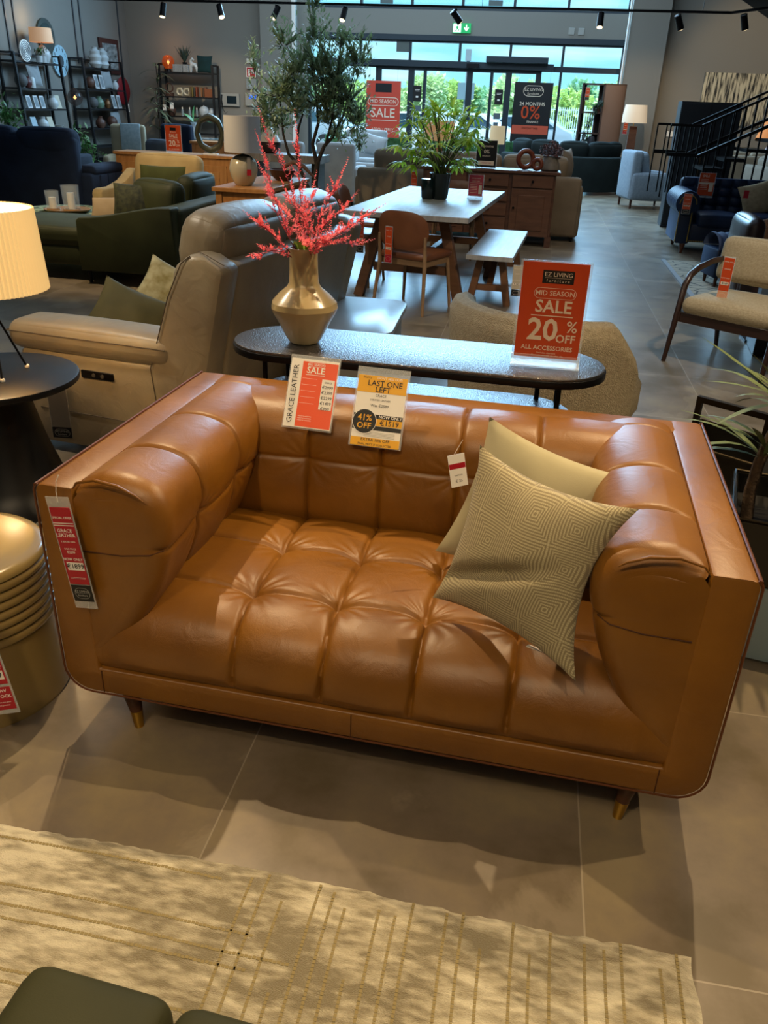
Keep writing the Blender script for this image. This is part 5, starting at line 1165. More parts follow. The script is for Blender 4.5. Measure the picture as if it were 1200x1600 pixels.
# oak cabinet with ginger-jar lamp
oc = oak_unit('oak chest behind the green sofa, carrying the white drum-shade lamp', (-2.78, 8.68, 0), .56, 1.55, .80, 0, 1, 'chest')
table_lamp('cream glazed jar lamp with a large white drum shade on the oak chest', (-2.84, 8.22, .80), .178, .32, .30, .14, mat('shade_grey', '#c4c1bf', .85), mat('cream_glaze', '#b9ad93', .15, coat=.5), .172, prof=[(0, 0), (.075, 0), (.09, .015), (.125, .08), (.14, .15), (.125, .22), (.08, .265), (.04, .28), (.015, .285), (.015, .34), (0, .34)])
lt = thing('price_tag', 'grey ribbon tag with a red square hanging down the jar lamp', 'price tag', (-2.74, 8.09, .96), 18)
MB().box((0, 0, .04), (.035, .002, .13)).build('ribbon', mat('tag_grey'), lt, smooth=0); MB().box((0, -.002, -.03), (.042, .002, .055)).build('card', RED, lt, smooth=0)
bowl = MB().lathe([(0, 0), (.06, 0), (.11, .05), (.13, .11), (.12, .115), (.10, .06), (.05, .02), (0, .015)], 24, sx=1.1).build('bowl', mat('brown_wood_bowl', '#3a2118', .4, var=.3, vscale=10)); tag(bowl, 'dark brown carved bowl on the oak chest behind the pink flowers', 'bowl', loc=(-2.66, 8.95, .80))
dw = MB().tube([(-.2, 0, .03), (-.12, .02, .12), (.0, .0, .17), (.12, -.03, .13), (.22, .0, .03)], [.012, .022, .026, .022, .012], 10).build('driftwood', mat('driftwood', '#5b4030', .7, var=.3, vscale=20)); tag(dw, 'curved piece of driftwood arching over the oak chest', 'ornament', loc=(-2.62, 9.25, .80))
# dark plank table with the tall stoneware vase
dk = thing('console_table', 'dark thick-topped plank table behind the lamp, carrying the brown and cream vase', 'console table', (-3.55, 12.2, 0), 0)
MB().box((0, 0, .84), (1.1, .55, .10)).build('table_top', mat('plank_grey', '#57504b', .5, stretch=(6, 1, 1), vscale=4, col2='#77716d'), dk, smooth=0, bevel=.005)
for x in (-.45, .45): MB().box((x, 0, .395), (.08, .45, .79)).build('leg', BM, dk, smooth=0)
bv = thing('floor_vase', 'bottle-shaped vase, cream above and dark brown below, behind the white lamp shade', 'vase', (-3.80, 12.15, .89))
MB().lathe([(0, 0), (.10, 0), (.15, .05), (.165, .11), (.16, .15)], 28).build('lower_body', mat('brown_glaze', '#2a1d18', .25), bv); MB().lathe([(.16, .15), (.13, .21), (.07, .28), (.035, .34), (.03, .38), (.035, .40), (.0, .40)], 28).build('upper_body', mat('cream_matt', '#a39a89', .5), bv)
rr = random.Random(3); lm = MB(); lm2 = MB()
for i in range(150): a = rr.uniform(0, 2*PI); h = rr.uniform(0, .32); lm.leaf((-.05+.10*math.cos(a)*rr.random()-h*.2, .06*math.sin(a), .40+h), (math.cos(a), math.sin(a), rr.uniform(0, 1)), .06, .03, seg=1)
lm.build('foliage', mat('grey_green', '#4c5a45', .7, var=.3, vscale=20), bv, smooth=0, recalc=False)

# ------------------------------------------------------------------ olive tree
def leafy(name, label, cat, loc, trunks, crown, nleaf, L_, W_, matl, bark, seed, group=None, pot=None, twig=0):
    t = thing(name, label, cat, loc, 0, group); r_ = random.Random(seed); tk = MB(); lf = MB()
    for (pts, rad) in trunks: tk.tube(pts, rad, 8)
    ends = []
    for (c, s) in crown:
        c = Vector(c); s = Vector(s)
        for k in range(max(1, int(twig*s.x*s.y*s.z*1000)) if twig else 0):
            p = c+Vector((r_.uniform(-1, 1)*s.x, r_.uniform(-1, 1)*s.y, r_.uniform(-1, 1)*s.z)); q = c+(p-c)*.2-Vector((0, 0, s.z*.5)); ends.append((q, p))
    for (q, p) in ends:
        tk.tube([q, (q+p)/2+Vector((0, 0, .03)), p], [.006, .004, .002], 4)
        n = 24
        for k in range(n):
            tt = k/n; c = q.lerp(p, tt); d = (p-q).normalized()+Vector((r_.uniform(-1, 1), r_.uniform(-1, 1), r_.uniform(-.6, .9))); lf.leaf(c, d, L_*r_.uniform(.6, 1.2), W_, seg=1)
    per = max(1, nleaf//max(1, len(crown)))
    for (c, s) in crown:
        c = Vector(c)
        for k in range(per):
            v = Vector((r_.gauss(0, .45)*s[0], r_.gauss(0, .45)*s[1], r_.gauss(0, .45)*s[2])); d = Vector((r_.uniform(-1, 1), r_.uniform(-1, 1), r_.uniform(-.4, 1))); lf.leaf(c+v, d, L_*r_.uniform(.6, 1.2), W_, seg=1)
    if tk.v: tk.build('trunk', bark, t)
    lf.build('foliage', matl, t, smooth=0, recalc=False)
    if pot: pot(t)
    return t
BARK = mat('olive_bark', '#2e2620', .9, var=.3, vscale=30)
def bpot(t): MB().lathe([(0, 0), (.20, 0), (.25, .35), (.27, .42), (.24, .42), (.22, .36), (0, .35)], 28).build('pot', mat('pot_charcoal', '#2b2b2c', .7), t)
O = Vector((-2.62, 10.2, 0))
def rel(x, y, z): return (x-O.x, y-O.y, z)
trs = [([rel(-2.62, 10.2, .3), rel(-2.63, 10.2, .7), rel(-2.60, 10.2, .92)], [.04, .033, .03]),
       ([rel(-2.60, 10.2, .92), rel(-2.52, 10.2, 1.10), rel(-2.42, 10.2, 1.20), rel(-2.30, 10.2, 1.42), rel(-2.2, 10.2, 1.75)], [.026, .022, .018, .013, .007]),
       ([rel(-2.61, 10.2, .9), rel(-2.66, 10.2, 1.12), rel(-2.60, 10.25, 1.35), rel(-2.62, 10.2, 1.7), rel(-2.72, 10.2, 2.15)], [.026, .022, .018, .013, .006]),
       ([rel(-2.68, 10.2, .55), rel(-2.82, 10.2, .85), rel(-2.86, 10.2, 1.05), rel(-2.83, 10.2, 1.28), rel(-2.75, 10.2, 1.5)], [.026, .022, .018, .014, .008]),
       ([rel(-2.82, 10.2, .86), rel(-2.95, 10.18, 1.0), rel(-3.0, 10.15, 1.2), rel(-3.05, 10.2, 1.55), rel(-3.1, 10.2, 1.8)], [.022, .018, .014, .01, .006]),
       ([rel(-2.5, 10.2, 1.12), rel(-2.4, 10.1, 1.4), rel(-2.35, 10.1, 1.8), rel(-2.3, 10.1, 2.2)], [.016, .012, .009, .005])]
cr = [((-3.20, 10.2, 1.55), (.22, .25, .22)), ((-3.05, 10.2, 1.75), (.24, .3, .24)), ((-2.85, 10.2, 1.95), (.26, .3, .24)), ((-2.98, 10.15, 2.22), (.18, .2, .18)), ((-2.62, 10.2, 2.32), (.14, .2, .26)), ((-2.60, 10.2, 2.6), (.10, .12, .16)),
      ((-2.60, 10.2, 2.0), (.25, .3, .3)), ((-2.38, 10.2, 1.95), (.24, .3, .26)), ((-2.12, 10.2, 2.08), (.16, .25, .22)), ((-2.25, 10.2, 1.7), (.24, .3, .26)), ((-2.55, 10.2, 1.65), (.28, .3, .24)), ((-2.85, 10.2, 1.6), (.26, .3, .24)),
      ((-3.28, 10.2, 1.30), (.16, .2, .16)), ((-3.05, 10.2, 1.36), (.2, .2, .14)), ((-2.15, 10.2, 1.45), (.20, .25, .18)), ((-2.35, 10.2, 1.30), (.16, .2, .16)), ((-3.35, 10.2, 1.95), (.08, .1, .22)), ((-2.10, 10.2, 1.22), (.12, .15, .12)), ((-2.45, 10.2, 1.45), (.2, .2, .2)), ((-2.30, 10.2, 2.22), (.16, .2, .14))]
cr = [((c[0]-O.x, c[1]-O.y, c[2]), s) for c, s in cr]
leafy('olive_tree', 'tall artificial olive tree with slender leaves between the oak chest and the glass front', 'tree', tuple(O), trs, cr, 2600, .085, .024, translucent(mat('olive_leaf', '#83937a', .45, var=.45, vscale=9, spec=.6), '#9db37a', .3), BARK, 5, pot=bpot, twig=1.6)

# ------------------------------------------------------------------ seating and plants near the windows
WS = fabric('white_fabric', '#8f9496', '#9da2a4', weave=300, bstr=.2)
a1 = sofa_box('armchair', 'pale grey-white armchair behind the olive tree, nearer the plank table', 'armchair', (-4.05, 14.3, 0), 170, .72, .8, WS, 1, .44, .62, .98, .14, .16, cush=False, group='pale armchairs behind the olive tree')
dup(a1, (-3.30, 14.6, 0), 176, 'pale grey-white armchair behind the olive trunk, nearer the window', 'pale armchairs behind the olive tree')
sofa_box('sofa', 'white fabric corner sofa near the glass front, right of the olive tree', 'sofa', (-3.25, 16.2, 0), 95, 1.7, 1.1, WS, 2, .44, .62, .72, .2, .2)
sofa_box('armchair', 'high-backed white armchair by the glass front with a grey cushion', 'armchair', (-3.70, 18.4, 0), 0, .95, .9, WS, 1, .46, .60, 1.08, .14, .16, cush=False)
pillow('scatter_cushion', 'light grey cushion on the high-backed white armchair', 'cushion', frame_mat((-3.45, 18.35, .80), Vector((.97, 0, -.2)).normalized(), Vector((.2, .2, .95)).normalized(), Vector((.97, 0, -.2)).cross(Vector((.2, .2, .95))).normalized()), .5, .42, .16, WS, .08)
for (lb, x, y, z, s, hgt) in (('leafy green pot plant beside the white sofa near the glass front', -4.12, 17.0, .60, .16, .2), ('small green pot plant on the floor behind the navy recliner', -8.25, 15.0, .45, .3, .3), ('bushy green plant at the far left edge behind the slate blue sofa', -10.3, 16.0, .9, .3, .3)):
    def sp(t, z=z): MB().lathe([(0, 0), (.12, 0), (.15, z*.7), (.16, z*.75), (0, z*.72)], 16).build('pot', mat('pot_charcoal'), t)
    leafy('potted_plant', lb, 'potted plant', (x, y, 0), [([(0, 0, z*.5), (0, 0, z+.1)], [.015, .01])], [((0, 0, z+hgt*.6), (s, s, hgt))], 260, .15, .05, mat('leaf_green', '#3f6a33', .45, var=.35, vscale=8), BARK, int(abs(x)*10), pot=sp)
# wing chairs and glass table at the left
pw = sofa_box('armchair', 'cream wing chair with a patterned pale throw, left of the navy chair', 'armchair', (-7.10, 14.4, 0), 12, .66, .7, fabric('cream_wing', '#8c8570', '#969078'), 1, .44, .62, 1.10, .12, .16, cush=False)
th = MB().box((0, 0, 0), (.34, .03, .42), .01).build('throw', mat('pale_throw', '#8ea6b0', .9, vscale=20, col2='#a5bac2')); tag(th, 'pale blue patterned throw over the back of the cream wing chair', 'throw', loc=(-7.08, 14.585, .91))
th.rotation_euler = (math.radians(-4), 0, math.radians(12))
sofa_box('armchair', 'dark navy high-backed chair behind the small sale sign', 'armchair', (-6.25, 14.3, 0), -10, .66, .7, NF, 1, .44, .60, 1.14, .12, .16, cush=False)
sofa_box('armchair', 'steel blue low round-backed chair right beside the small sale sign', 'armchair', (-5.72, 13.2, 0), 150, .66, .66, fabric('steel_chair', '#38424f', '#42505f'), 1, .44, .7, .96, .14, .18, cush=False, r=.09)
oak_unit('orange-brown oak cabinet behind the ring sculpture', (-5.15, 14.2, 0), 1.2, .45, .92)
gt = thing('dining_table', 'glass-topped table with dark base behind the long oak sideboard', 'dining table', (-6.05, 15.3, 0))
MB().box((0, 0, .90), (1.0, .7, .02)).build('table_top', mat('tinted_glass', '#8fa6a8', .08, coat=.5, metal=.2), gt, smooth=0); MB().box((0, 0, .44), (.5, .35, .88)).build('base', BM, gt, smooth=0)
lv_ = thing('flower_vase', 'white ceramic vase with broad green leaves on the glass-topped table', 'vase', (-6.15, 15.2, .91))
MB().lathe([(0, 0), (.07, 0), (.085, .05), (.07, .16), (.04, .22), (.06, .26), (0, .25)], 20).build('vase', mat('glazed_white', '#c7ccd0', .2), lv_)
q = MB(); 
for (dx, dy, dz) in ((-1, 0, .25), (1, .2, .2), (.1, 0, 1), (-.6, .3, .5), (.8, -.2, .45)): q.leaf((0, 0, .26), (dx, dy, dz), .34, .09, bend=.2, seg=4)
q.build('leaves', mat('bright_leaf', '#3d7a38', .4, var=.2, vscale=8), lv_, smooth=0, recalc=False)

# ------------------------------------------------------------------ shelving units and what stands on them
SHM = mat('shelf_black', '#0d0e11', .5)
def shelving(label, loc, rz, W, D, H, levels, splay=.0):
    t = thing('shelving_unit', label, 'shelves', loc, rz)
    for s in (-1, 1):
        x = s*W/2
        for y, tp in ((-D/2, -D/2+splay), (D/2, D/2)): beam((x, y, 0), (x, tp, H), .05, .05, (1, 0, 0)).build('upright', SHM, t, smooth=0)
        MB().box((x, (splay)/2, H-.015), (.035, D-splay, .03)).build('end_rail', SHM, t, smooth=0)
    for z in levels:
        d = D-splay*z/H; MB().box((0, D/2-d/2, z-.012), (W, d, .034)).build('shelf', SHM, t, smooth=0)
    MB().box((0, D/2, H-.015), (W, .02, .03)).build('back_rail', SHM, t, smooth=0); return t
# left-wall units: local -y faces the store (+x): rotate 90
L1 = (1.24, 1.62, 2.06, .8, .4); 
shelving('black leaning shelving unit on the left wall, nearest the camera', (-10.72, 17.9, 0), 90, 1.75, .44, 2.27, (.42, .82, 1.23, 1.62, 2.11), .12)
shelving('black leaning shelving unit on the left wall, nearer the corner', (-10.72, 20.75, 0), 90, 1.95, .44, 2.30, (.42, .82, 1.24, 1.66, 2.12), .12)
shelving('black shelving unit standing against the back wall left of the wall phone', (-9.2, 22.62, 0), 0, 1.44, .40, 2.33, (.3, .72, 1.12, 1.58, 2.14), 0)
IV = mat('ivory_ceramic', '#aab0b2', .35); BRN = mat('brown_ceramic', '#4d3328', .5)
def lathed(name, label, cat, loc, prof, m, group=None, n=16): return tag(MB().lathe(prof, n).build(name, m), label, cat, group, loc=loc)
VP1 = [(0, 0), (.05, 0), (.085, .07), (.08, .13), (.04, .18), (.05, .21), (0, .2)]; VP2 = [(0, 0), (.07, 0), (.12, .08), (.11, .16), (.05, .22), (.06, .26), (0, .25)]
def pframe(label, loc, rz, w_=.16, h_=.24, group=None, inner=None):
    t = thing('picture_frame', label, 'picture frame', loc, rz, group); t.rotation_euler = (math.radians(-10), 0, math.radians(rz))
    MB().box((0, 0, h_/2), (w_, .018, h_)).build('frame', mat('frame_white', '#b5b9bb', .4), t, smooth=0); MB().box((0, -.010, h_/2), (w_*.72, .002, h_*.76)).build('picture', inner or mat('photo_grey', '#6f7a80', .5), t, smooth=0); return t
X = -10.60
f0 = pframe('white picture frame on the middle shelf of the nearer left-wall unit, first in row', (X, 17.35, 1.245), 90, group='frames on the nearer left-wall shelves')
for i, (y, nm) in enumerate(((17.62, 'second'), (17.86, 'third'))): d = dup(f0, (X, y, 1.245), 90, 'white picture frame on the middle shelf of the nearer left-wall unit, %s in row' % nm, 'frames on the nearer left-wall shelves'); d.rotation_euler = f0.rotation_euler
f1 = pframe('white picture frame on the upper shelf of the further left-wall unit, left one', (X, 20.35, 1.675), 90, .17, .30, 'frames on the further left-wall shelves')
for (y, z, lb) in ((20.62, 1.675, 'on the upper shelf of the further left-wall unit, right one'), (21.15, 1.255, 'on the middle shelf of the further left-wall unit, left one'), (21.42, 1.255, 'on the middle shelf of the further left-wall unit, right one')):
    d = dup(f1, (X, y, z), 90, 'white picture frame '+lb, 'frames on the further left-wall shelves'); d.rotation_euler = f1.rotation_euler
lathed('vase', 'round ivory vase on the middle shelf of the nearer left-wall unit', 'vase', (X, 18.25, 1.235), VP2, IV)
lathed('vase', 'squat ivory vase low on the nearer left-wall unit', 'vase', (X, 17.75, .825), VP2, IV)
lathed('bowl', 'small pale bowl on the lower shelf of the nearer left-wall unit', 'bowl', (X, 18.35, .825), [(0, 0), (.05, 0), (.12, .09), (.11, .09), (.05, .02), (0, .02)], IV)
lathed('vase', 'dark red round vase on the upper shelf of the nearer left-wall unit', 'vase', (X, 17.38, 1.625), VP1, mat('dark_red_glaze', '#4a1f20', .4))
lathed('jar', 'white jar on the upper shelf of the nearer left-wall unit', 'jar', (X+.02, 17.5, 1.625), [(0, 0), (.07, 0), (.07, .16), (.05, .2), (0, .2)], IV)
lathed('vase', 'small white bottle vase on the upper shelf of the further left-wall unit', 'vase', (X, 21.25, 1.675), VP1, IV)
lathed('vase', 'brown ceramic vase low on the further left-wall unit', 'vase', (X, 20.3, .825), VP2, BRN)
lathed('vase', 'green bottle vase on the middle shelf of the further left-wall unit', 'vase', (X, 20.35, 1.255), VP2, mat('green_glaze', '#56705f', .3))
lathed('jar', 'bronze jar on the middle shelf of the further left-wall unit', 'jar', (X, 20.75, 1.255), VP1, mat('bronze_glaze', '#6b4a2c', .35, metal=.5))
for (x, y, z, lb) in ((X-.05, 17.75, 1.86, 'grey velvet cushion on the upper shelf of the nearer left-wall unit'), (X-.05, 20.95, 1.88, 'grey velvet cushion on the upper shelf of the further left-wall unit'), (X-.05, 21.2, 1.03, 'pale cushion on the lower shelf of the further left-wall unit')):
    pillow('scatter_cushion', lb, 'cushion', frame_mat((x, y, z), Vector((0, 1, 0)), Vector((-.15, 0, 1)).normalized(), Vector((1, 0, .15)).normalized()), .48, .40, .14, fabric('grey_velvet_'+str(int(z*100)), '#7e8487', '#8b9194'), .1, n=16)
for (y, z, nm, lb) in ((17.45, .825, 'book', 'pale blue book leaning low on the nearer left-wall unit'), (18.1, .825, 'book', 'cream book leaning low on the nearer left-wall unit'), (18.5, 1.245, 'book', 'white book on the middle shelf of the nearer left-wall unit')):
    o = MB().box((0, 0, .13), (.03, .20, .26)).build(nm, mat('book_pale_%d' % int(y*10), {17: '#8fa3ad', 18: '#b0aa98'}[int(y)], .6), smooth=0); tag(o, lb, 'book', loc=(X, y, z)); o.rotation_euler = (0, math.radians(-14), 0)
for (y, z, r, lb) in ((17.15, 1.625, .13, 'dark textured ball on the upper shelf of the nearer left-wall unit'), (20.0, 1.675, .12, 'dark brown ball on the upper shelf of the further left-wall unit'), (20.05, 1.255, .12, 'grey wicker ball on the middle shelf of the further left-wall unit'), (20.9, .825, .13, 'brown ball on the lower shelf of the further left-wall unit')):
    lathed('ornament_ball', lb, 'ornament', (X, y, z), [(r*math.sin(PI*i/10), r-r*math.cos(PI*i/10)) for i in range(11)], BRN if 'brown' in lb else mat('ball_grey', '#4b4d4e', .7))
# spiral plate, lamp, plant and vases on top
pt_ = thing('decorative_plate', 'white plate with dark spiral rings standing on the nearer left-wall unit', 'plate', (-10.58, 17.42, 2.30), 90)
MB().cyl((0, -.01, 0), (0, .01, 0), .20, n=32).build('plate', WHITE, pt_)
for k, r in enumerate((.17, .135, .10, .065, .03)): torus((0, -.014, 0), r, .007, n=28).build('ring', mat('ring_dark', '#5c6a72', .5), None).parent = pt_
table_lamp('white table lamp with a glowing peach shade on top of the nearer left-wall unit', (-10.62, 18.15, 2.11), .24, .27, .38, .16, mat('shade_glow', '#c9a788', .85, emit='#e0a878', estr=.32), IV, .22)
light('shelf_lamp', 'POINT', (-10.60, 18.15, 2.95), (0, 0, 0), 9, WARM, .05)
leafy('potted_plant', 'two small green plants in white pots in front of the shelf lamp', 'potted plant', (-10.50, 17.85, 2.11), [], [((0, 0, .2), (.1, .14, .08))], 120, .07, .025, mat('leaf_green'), BARK, 77, pot=lambda t: (MB().lathe([(0, 0), (.06, 0), (.07, .12), (0, .12)], 14, c=(0, -.08, 0)).build('pot', IV, t), MB().lathe([(0, 0), (.06, 0), (.07, .12), (0, .12)], 14, c=(0, .08, 0)).build('pot', IV, t)))
for i, y in enumerate((20.42, 20.78)): lathed('vase', 'bumpy white vase on top of the further left-wall unit, %s of the pair' % ('left' if i == 0 else 'right'), 'vase', (-10.62, y, 2.12), [(0, 0), (.09, 0), (.15, .08), (.12, .14), (.15, .22), (.11, .28), (.12, .34), (.05, .40), (.06, .43), (0, .42)], IV, 'bumpy white vases')
# wall pieces: local XZ graphics rotated to face +x
def wall_round(name, label, cat, y, z, r, m, m2, ri):
    t = thing(name, label, cat, (-10.97, y, z), 90); MB().cyl((0, .02, 0), (0, -.02, 0), r, n=40).build('face', m, t); MB().cyl((0, -.019, 0), (0, -.03, 0), ri, n=24).build('centre', m2, t); return t
ck = wall_round('wall_clock', 'round pale blue skeleton clock on the left wall between the shelving units', 'clock', 19.42, 2.20, .32, mat('clock_blue', '#8fb2c2', .5), mat('clock_centre', '#3b444a', .5), .12)
for i in range(12): a = i*PI/6; MB().box((.25*math.cos(a), -.022, .25*math.sin(a)), (.02, .006, .07), M=None).build('numeral', mat('clock_centre'), ck, smooth=0)
mr = wall_round('wall_mirror', 'round dark-framed mirror on the left wall behind the glowing lamp', 'mirror', 18.95, 2.66, .34, mat('mirror_rim', '#2d3a38', .5), mat('mirror_face', '#3f5456', .2, metal=.4), .25)
fp = thing('framed_picture', 'dark red-brown framed photo of trees on the left wall near the corner', 'picture', (-10.97, 21.85, 2.42), 90)
MB().box((0, 0, 0), (.98, .05, .78)).build('frame', mat('frame_redbrown', '#3a1d1c', .4), fp, smooth=0, bevel=.006); MB().box((0, -.028, 0), (.76, .004, .56)).build('picture', mat('tree_photo', '#9aa5a8', .5, vscale=6, col2='#3a4344', stretch=(1, 1, 2)), fp, smooth=0)
rb = lathed('round_cushion', 'crimson round hanging hoop on the left wall in the corner', 'cushion', (0, 0, 0), [(0, -.05), (.25, -.05), (.33, 0), (.25, .05), (0, .05)], mat('crimson', '#7a0f1a', .6), n=32); rb.matrix_world = T(-10.9, 22.3, 1.66) @ Ry(90) @ Matrix.Diagonal((1, 1.1, 1, 1))
tp = MB().box((0, 0, 0), (.004, .14, .19)).build('price_tag', WHITE); tag(tp, 'white card hanging below the crimson round on the left wall', 'price tag', loc=(-10.84, 22.35, 1.26))
mb_ = thing('pendant_lamp', 'smoked glass globe lamp glowing beside the nearer left-wall unit', 'lamp', (-10.45, 18.95, 1.47)); MB().lathe([(0, -.17), (.10, -.14), (.16, -.06), (.17, .02), (.13, .11), (.06, .16), (.03, .2)], 24).build('globe', mat('smoked_glass', '#3b3433', .1, alpha=.5), mb_); MB().lathe([(0, -.04), (.035, 0), (0, .05)], 12).build('bulb', mat('bulb_warm', '#ffc27a', .5, emit='#ffb25e', estr=5), mb_)
MB().tube([(0, 0, .2), (-.1, -.1, .6), (-.3, -.2, .66)], .008, 6).build('arm', SHM, mb_)
# tall dried plants in the corner
for (x, y, h, lb, sd_) in ((-9.95, 22.3, 2.3, 'tall faded palm in the left corner, the taller one', 31), (-9.70, 21.6, 1.75, 'tall faded palm in the left corner, the shorter one in front', 32)):
    t = thing('artificial_palm', lb, 'potted plant', (x, y, 0), 0, 'faded palms in the corner'); r_ = random.Random(sd_); st_ = MB(); lf = MB()
    st_.tube([(0, 0, .3), (.05, 0, h*.5), (0, 0, h)], [.02, .016, .01], 8)
    for i in range(34):
        z = h*r_.uniform(.45, 1); a = r_.uniform(0, 2*PI); lf.leaf((0, 0, z), (math.cos(a), math.sin(a), r_.uniform(.1, .9)), r_.uniform(.35, .6), .07, bend=.5, seg=4)
    st_.build('stem', BARK, t); lf.build('foliage', mat('faded_green', '#4f5a45', .6, var=.25, vscale=6), t, smooth=0, recalc=False); MB().lathe([(0, 0), (.16, 0), (.2, .32), (0, .32)], 18).build('pot', mat('pot_charcoal'), t)
# back-wall unit
bu_y = 22.52
ag = thing('table_lamp', 'amber glass globe lamp glowing on top of the back-wall shelving unit', 'lamp', (-9.70, bu_y, 2.14)); MB().lathe([(0, .06), (.09, .08), (.15, .16), (.16, .25), (.12, .34), (.05, .38), (0, .385)], 24).build('globe', mat('amber_glass', '#7a3212', .12, alpha=.7, emit='#b4480f', estr=.35), ag); MB().lathe([(0, .16), (.035, .22), (0, .28)], 12).build('bulb', mat('bulb_warm'), ag); MB().lathe([(0, 0), (.07, 0), (.05, .07), (0, .07)], 16).build('base', BM, ag)
light('amber_glow', 'POINT', (-9.70, 22.40, 2.75), (0, 0, 0), 5, (1, .5, .2), .05)
bkA = mat('book_grey', '#a5a9ab', .6, vscale=30, col2='#55585a', stretch=(1, 1, 8)); g_ = 'stacked pale books on the back-wall unit'
for i in range(5): o = MB().box((0, 0, .018), (.26, .18, .034)).build('book', bkA, smooth=0, bevel=.002); tag(o, 'pale book in the left stack on top of the back-wall unit, %s from the bottom' % ('first second third fourth fifth'.split()[i]), 'book', g_, loc=(-9.42, bu_y, 2.14+i*.0355), rz=(i*3) % 5-2)
for i in range(4): o = MB().box((0, 0, .022), (.14, .18, .042)).build('book', bkA, smooth=0, bevel=.002); tag(o, 'pale book in the narrower right stack on the back-wall unit, %s from the bottom' % ('first second third fourth'.split()[i]), 'book', g_, loc=(-9.2, bu_y, 2.14+i*.0435), rz=(i*2) % 3-1)
gs_ = thing('potted_grass', 'spiky dark green grass plant on top of the back-wall unit', 'potted plant', (-9.26, bu_y+.02, 2.33)); gm = MB(); r_ = random.Random(8)
for i in range(60): a = r_.uniform(0, 2*PI); gm.leaf((0, 0, .02), (math.cos(a)*r_.uniform(.1, .8), math.sin(a)*.5, 1), r_.uniform(.3, .55), .022, bend=.12, seg=3)
gm.build('foliage', mat('dark_grass', '#2c3f36', .5, var=.3, vscale=5), gs_, smooth=0, recalc=False); MB().lathe([(0, 0), (.05, 0), (.06, .04), (0, .04)], 12).build('pot', BM, gs_)
hs = MB().tube([(-.10, 0, 0), (-.09, 0, .13), (-.03, 0, .18), (.03, 0, .17), (.07, 0, .10), (.08, 0, 0)], [.03, .045, .06, .05, .045, .03], 10).tube([(-.06, 0, .16), (-.09, 0, .26), (-.04, 0, .31), (.0, 0, .28)], [.045, .04, .035, .02], 10).build('horse_figure', IV); tag(hs, 'ivory animal figure on top of the back-wall unit', 'ornament', loc=(-9.0, bu_y, 2.145))
pillow('scatter_cushion', 'dark teal cushion on top of the back-wall unit', 'cushion', frame_mat((-8.72, bu_y, 2.34), Vector((1, 0, 0)), Vector((.05, .15, .98)).normalized(), Vector((0, -.98, .15)).normalized()), .42, .40, .13, fabric('dark_teal', '#0d2426', '#133033'), .08, n=16)
t = thing('lantern', 'pink-brown open frame lantern on the back-wall unit', 'lantern', (-9.72, bu_y, 1.58)); torus((0, 0, .2), .10, .018, n=20).build('frame', BRN, t); MB().box((0, 0, .04), (.2, .1, .08)).build('base', BRN, t, smooth=0)
hexr = torus((0, 0, .11), .08, .035, n=6).build('hexagon_ornament', mat('cream_glaze')); tag(hexr, 'cream hexagon ornament on the back-wall unit, left one', 'ornament', 'cream hexagon ornaments', loc=(-9.42, bu_y-.04, 1.58))
h2 = hexr.copy(); COL.objects.link(h2); h2.location = (-9.26, bu_y+.04, 1.58); h2['label'] = 'cream hexagon ornament on the back-wall unit, right one behind'
bcol = ['#5a4a35', '#6b5b2e', '#3b3a33', '#7a3a22', '#8a5a35', '#59402c', '#6f4a3a']
for i in range(7): o = MB().box((0, 0, .12), (.035, .15, .24-.02*(i % 3))).build('book', mat('spine_%d' % i, bcol[i], .6), smooth=0); o.location = (-9.12+.055*i+(.08 if i > 3 else 0), bu_y, 1.58); tag(o, 'upright book on the second shelf of the back-wall unit, %s from the left' % ('first second third fourth fifth sixth seventh'.split()[i]), 'book', 'upright books on the back-wall unit')
bx_ = MB().box((0, 0, .10), (.22, .18, .20)).build('box', mat('orange_brown_box', '#7c4526', .6), smooth=0, bevel=.004); tag(bx_, 'orange-brown box at the right end of the second shelf of the back-wall unit', 'box', loc=(-8.62, bu_y, 1.58))
for i, x in enumerate((-9.40, -9.20, -9.0)):
    t = thing('candlestick', 'glass candlestick on the third shelf of the back-wall unit, %s from the left' % ('first second third'.split()[i]), 'candlestick', (x, bu_y, 1.12), 0, 'glass candlesticks on the third shelf'); MB().lathe([(0, 0), (.04, 0), (.03, .03), (.035, .12), (.02, .17), (0, .17)], 14).build('holder', mat('grey_glass', '#7e8a8c', .15), t); MB().cyl((0, 0, .17), (0, 0, .22), .018, n=10).build('candle', WAX, t)
sk = lathed('urn', 'ivory lidded urn on the third shelf of the back-wall unit', 'urn', (-8.80, bu_y, 1.12), [(0, 0), (.08, 0), (.13, .08), (.13, .18), (.08, .24), (.02, .26), (0, .28)], IV)
lathed('vase', 'small ivory vase at the right of the third shelf of the back-wall unit', 'vase', (-8.60, bu_y, 1.12), VP1, IV)
lathed('vase', 'brown jug on the third shelf of the back-wall unit', 'vase', (-9.70, bu_y, 1.12), VP2, BRN)
for i, (x, z) in enumerate(((-9.85, 1.30), (-9.64, 1.36))): o = MB().box((0, 0, 0), (.10, .004, .15)).build('price_tag', WHITE, smooth=0); tag(o, 'white card hanging on the front of the back-wall unit, %s one' % ('left' if i == 0 else 'right'), 'price tag', loc=(x, 22.41, z))
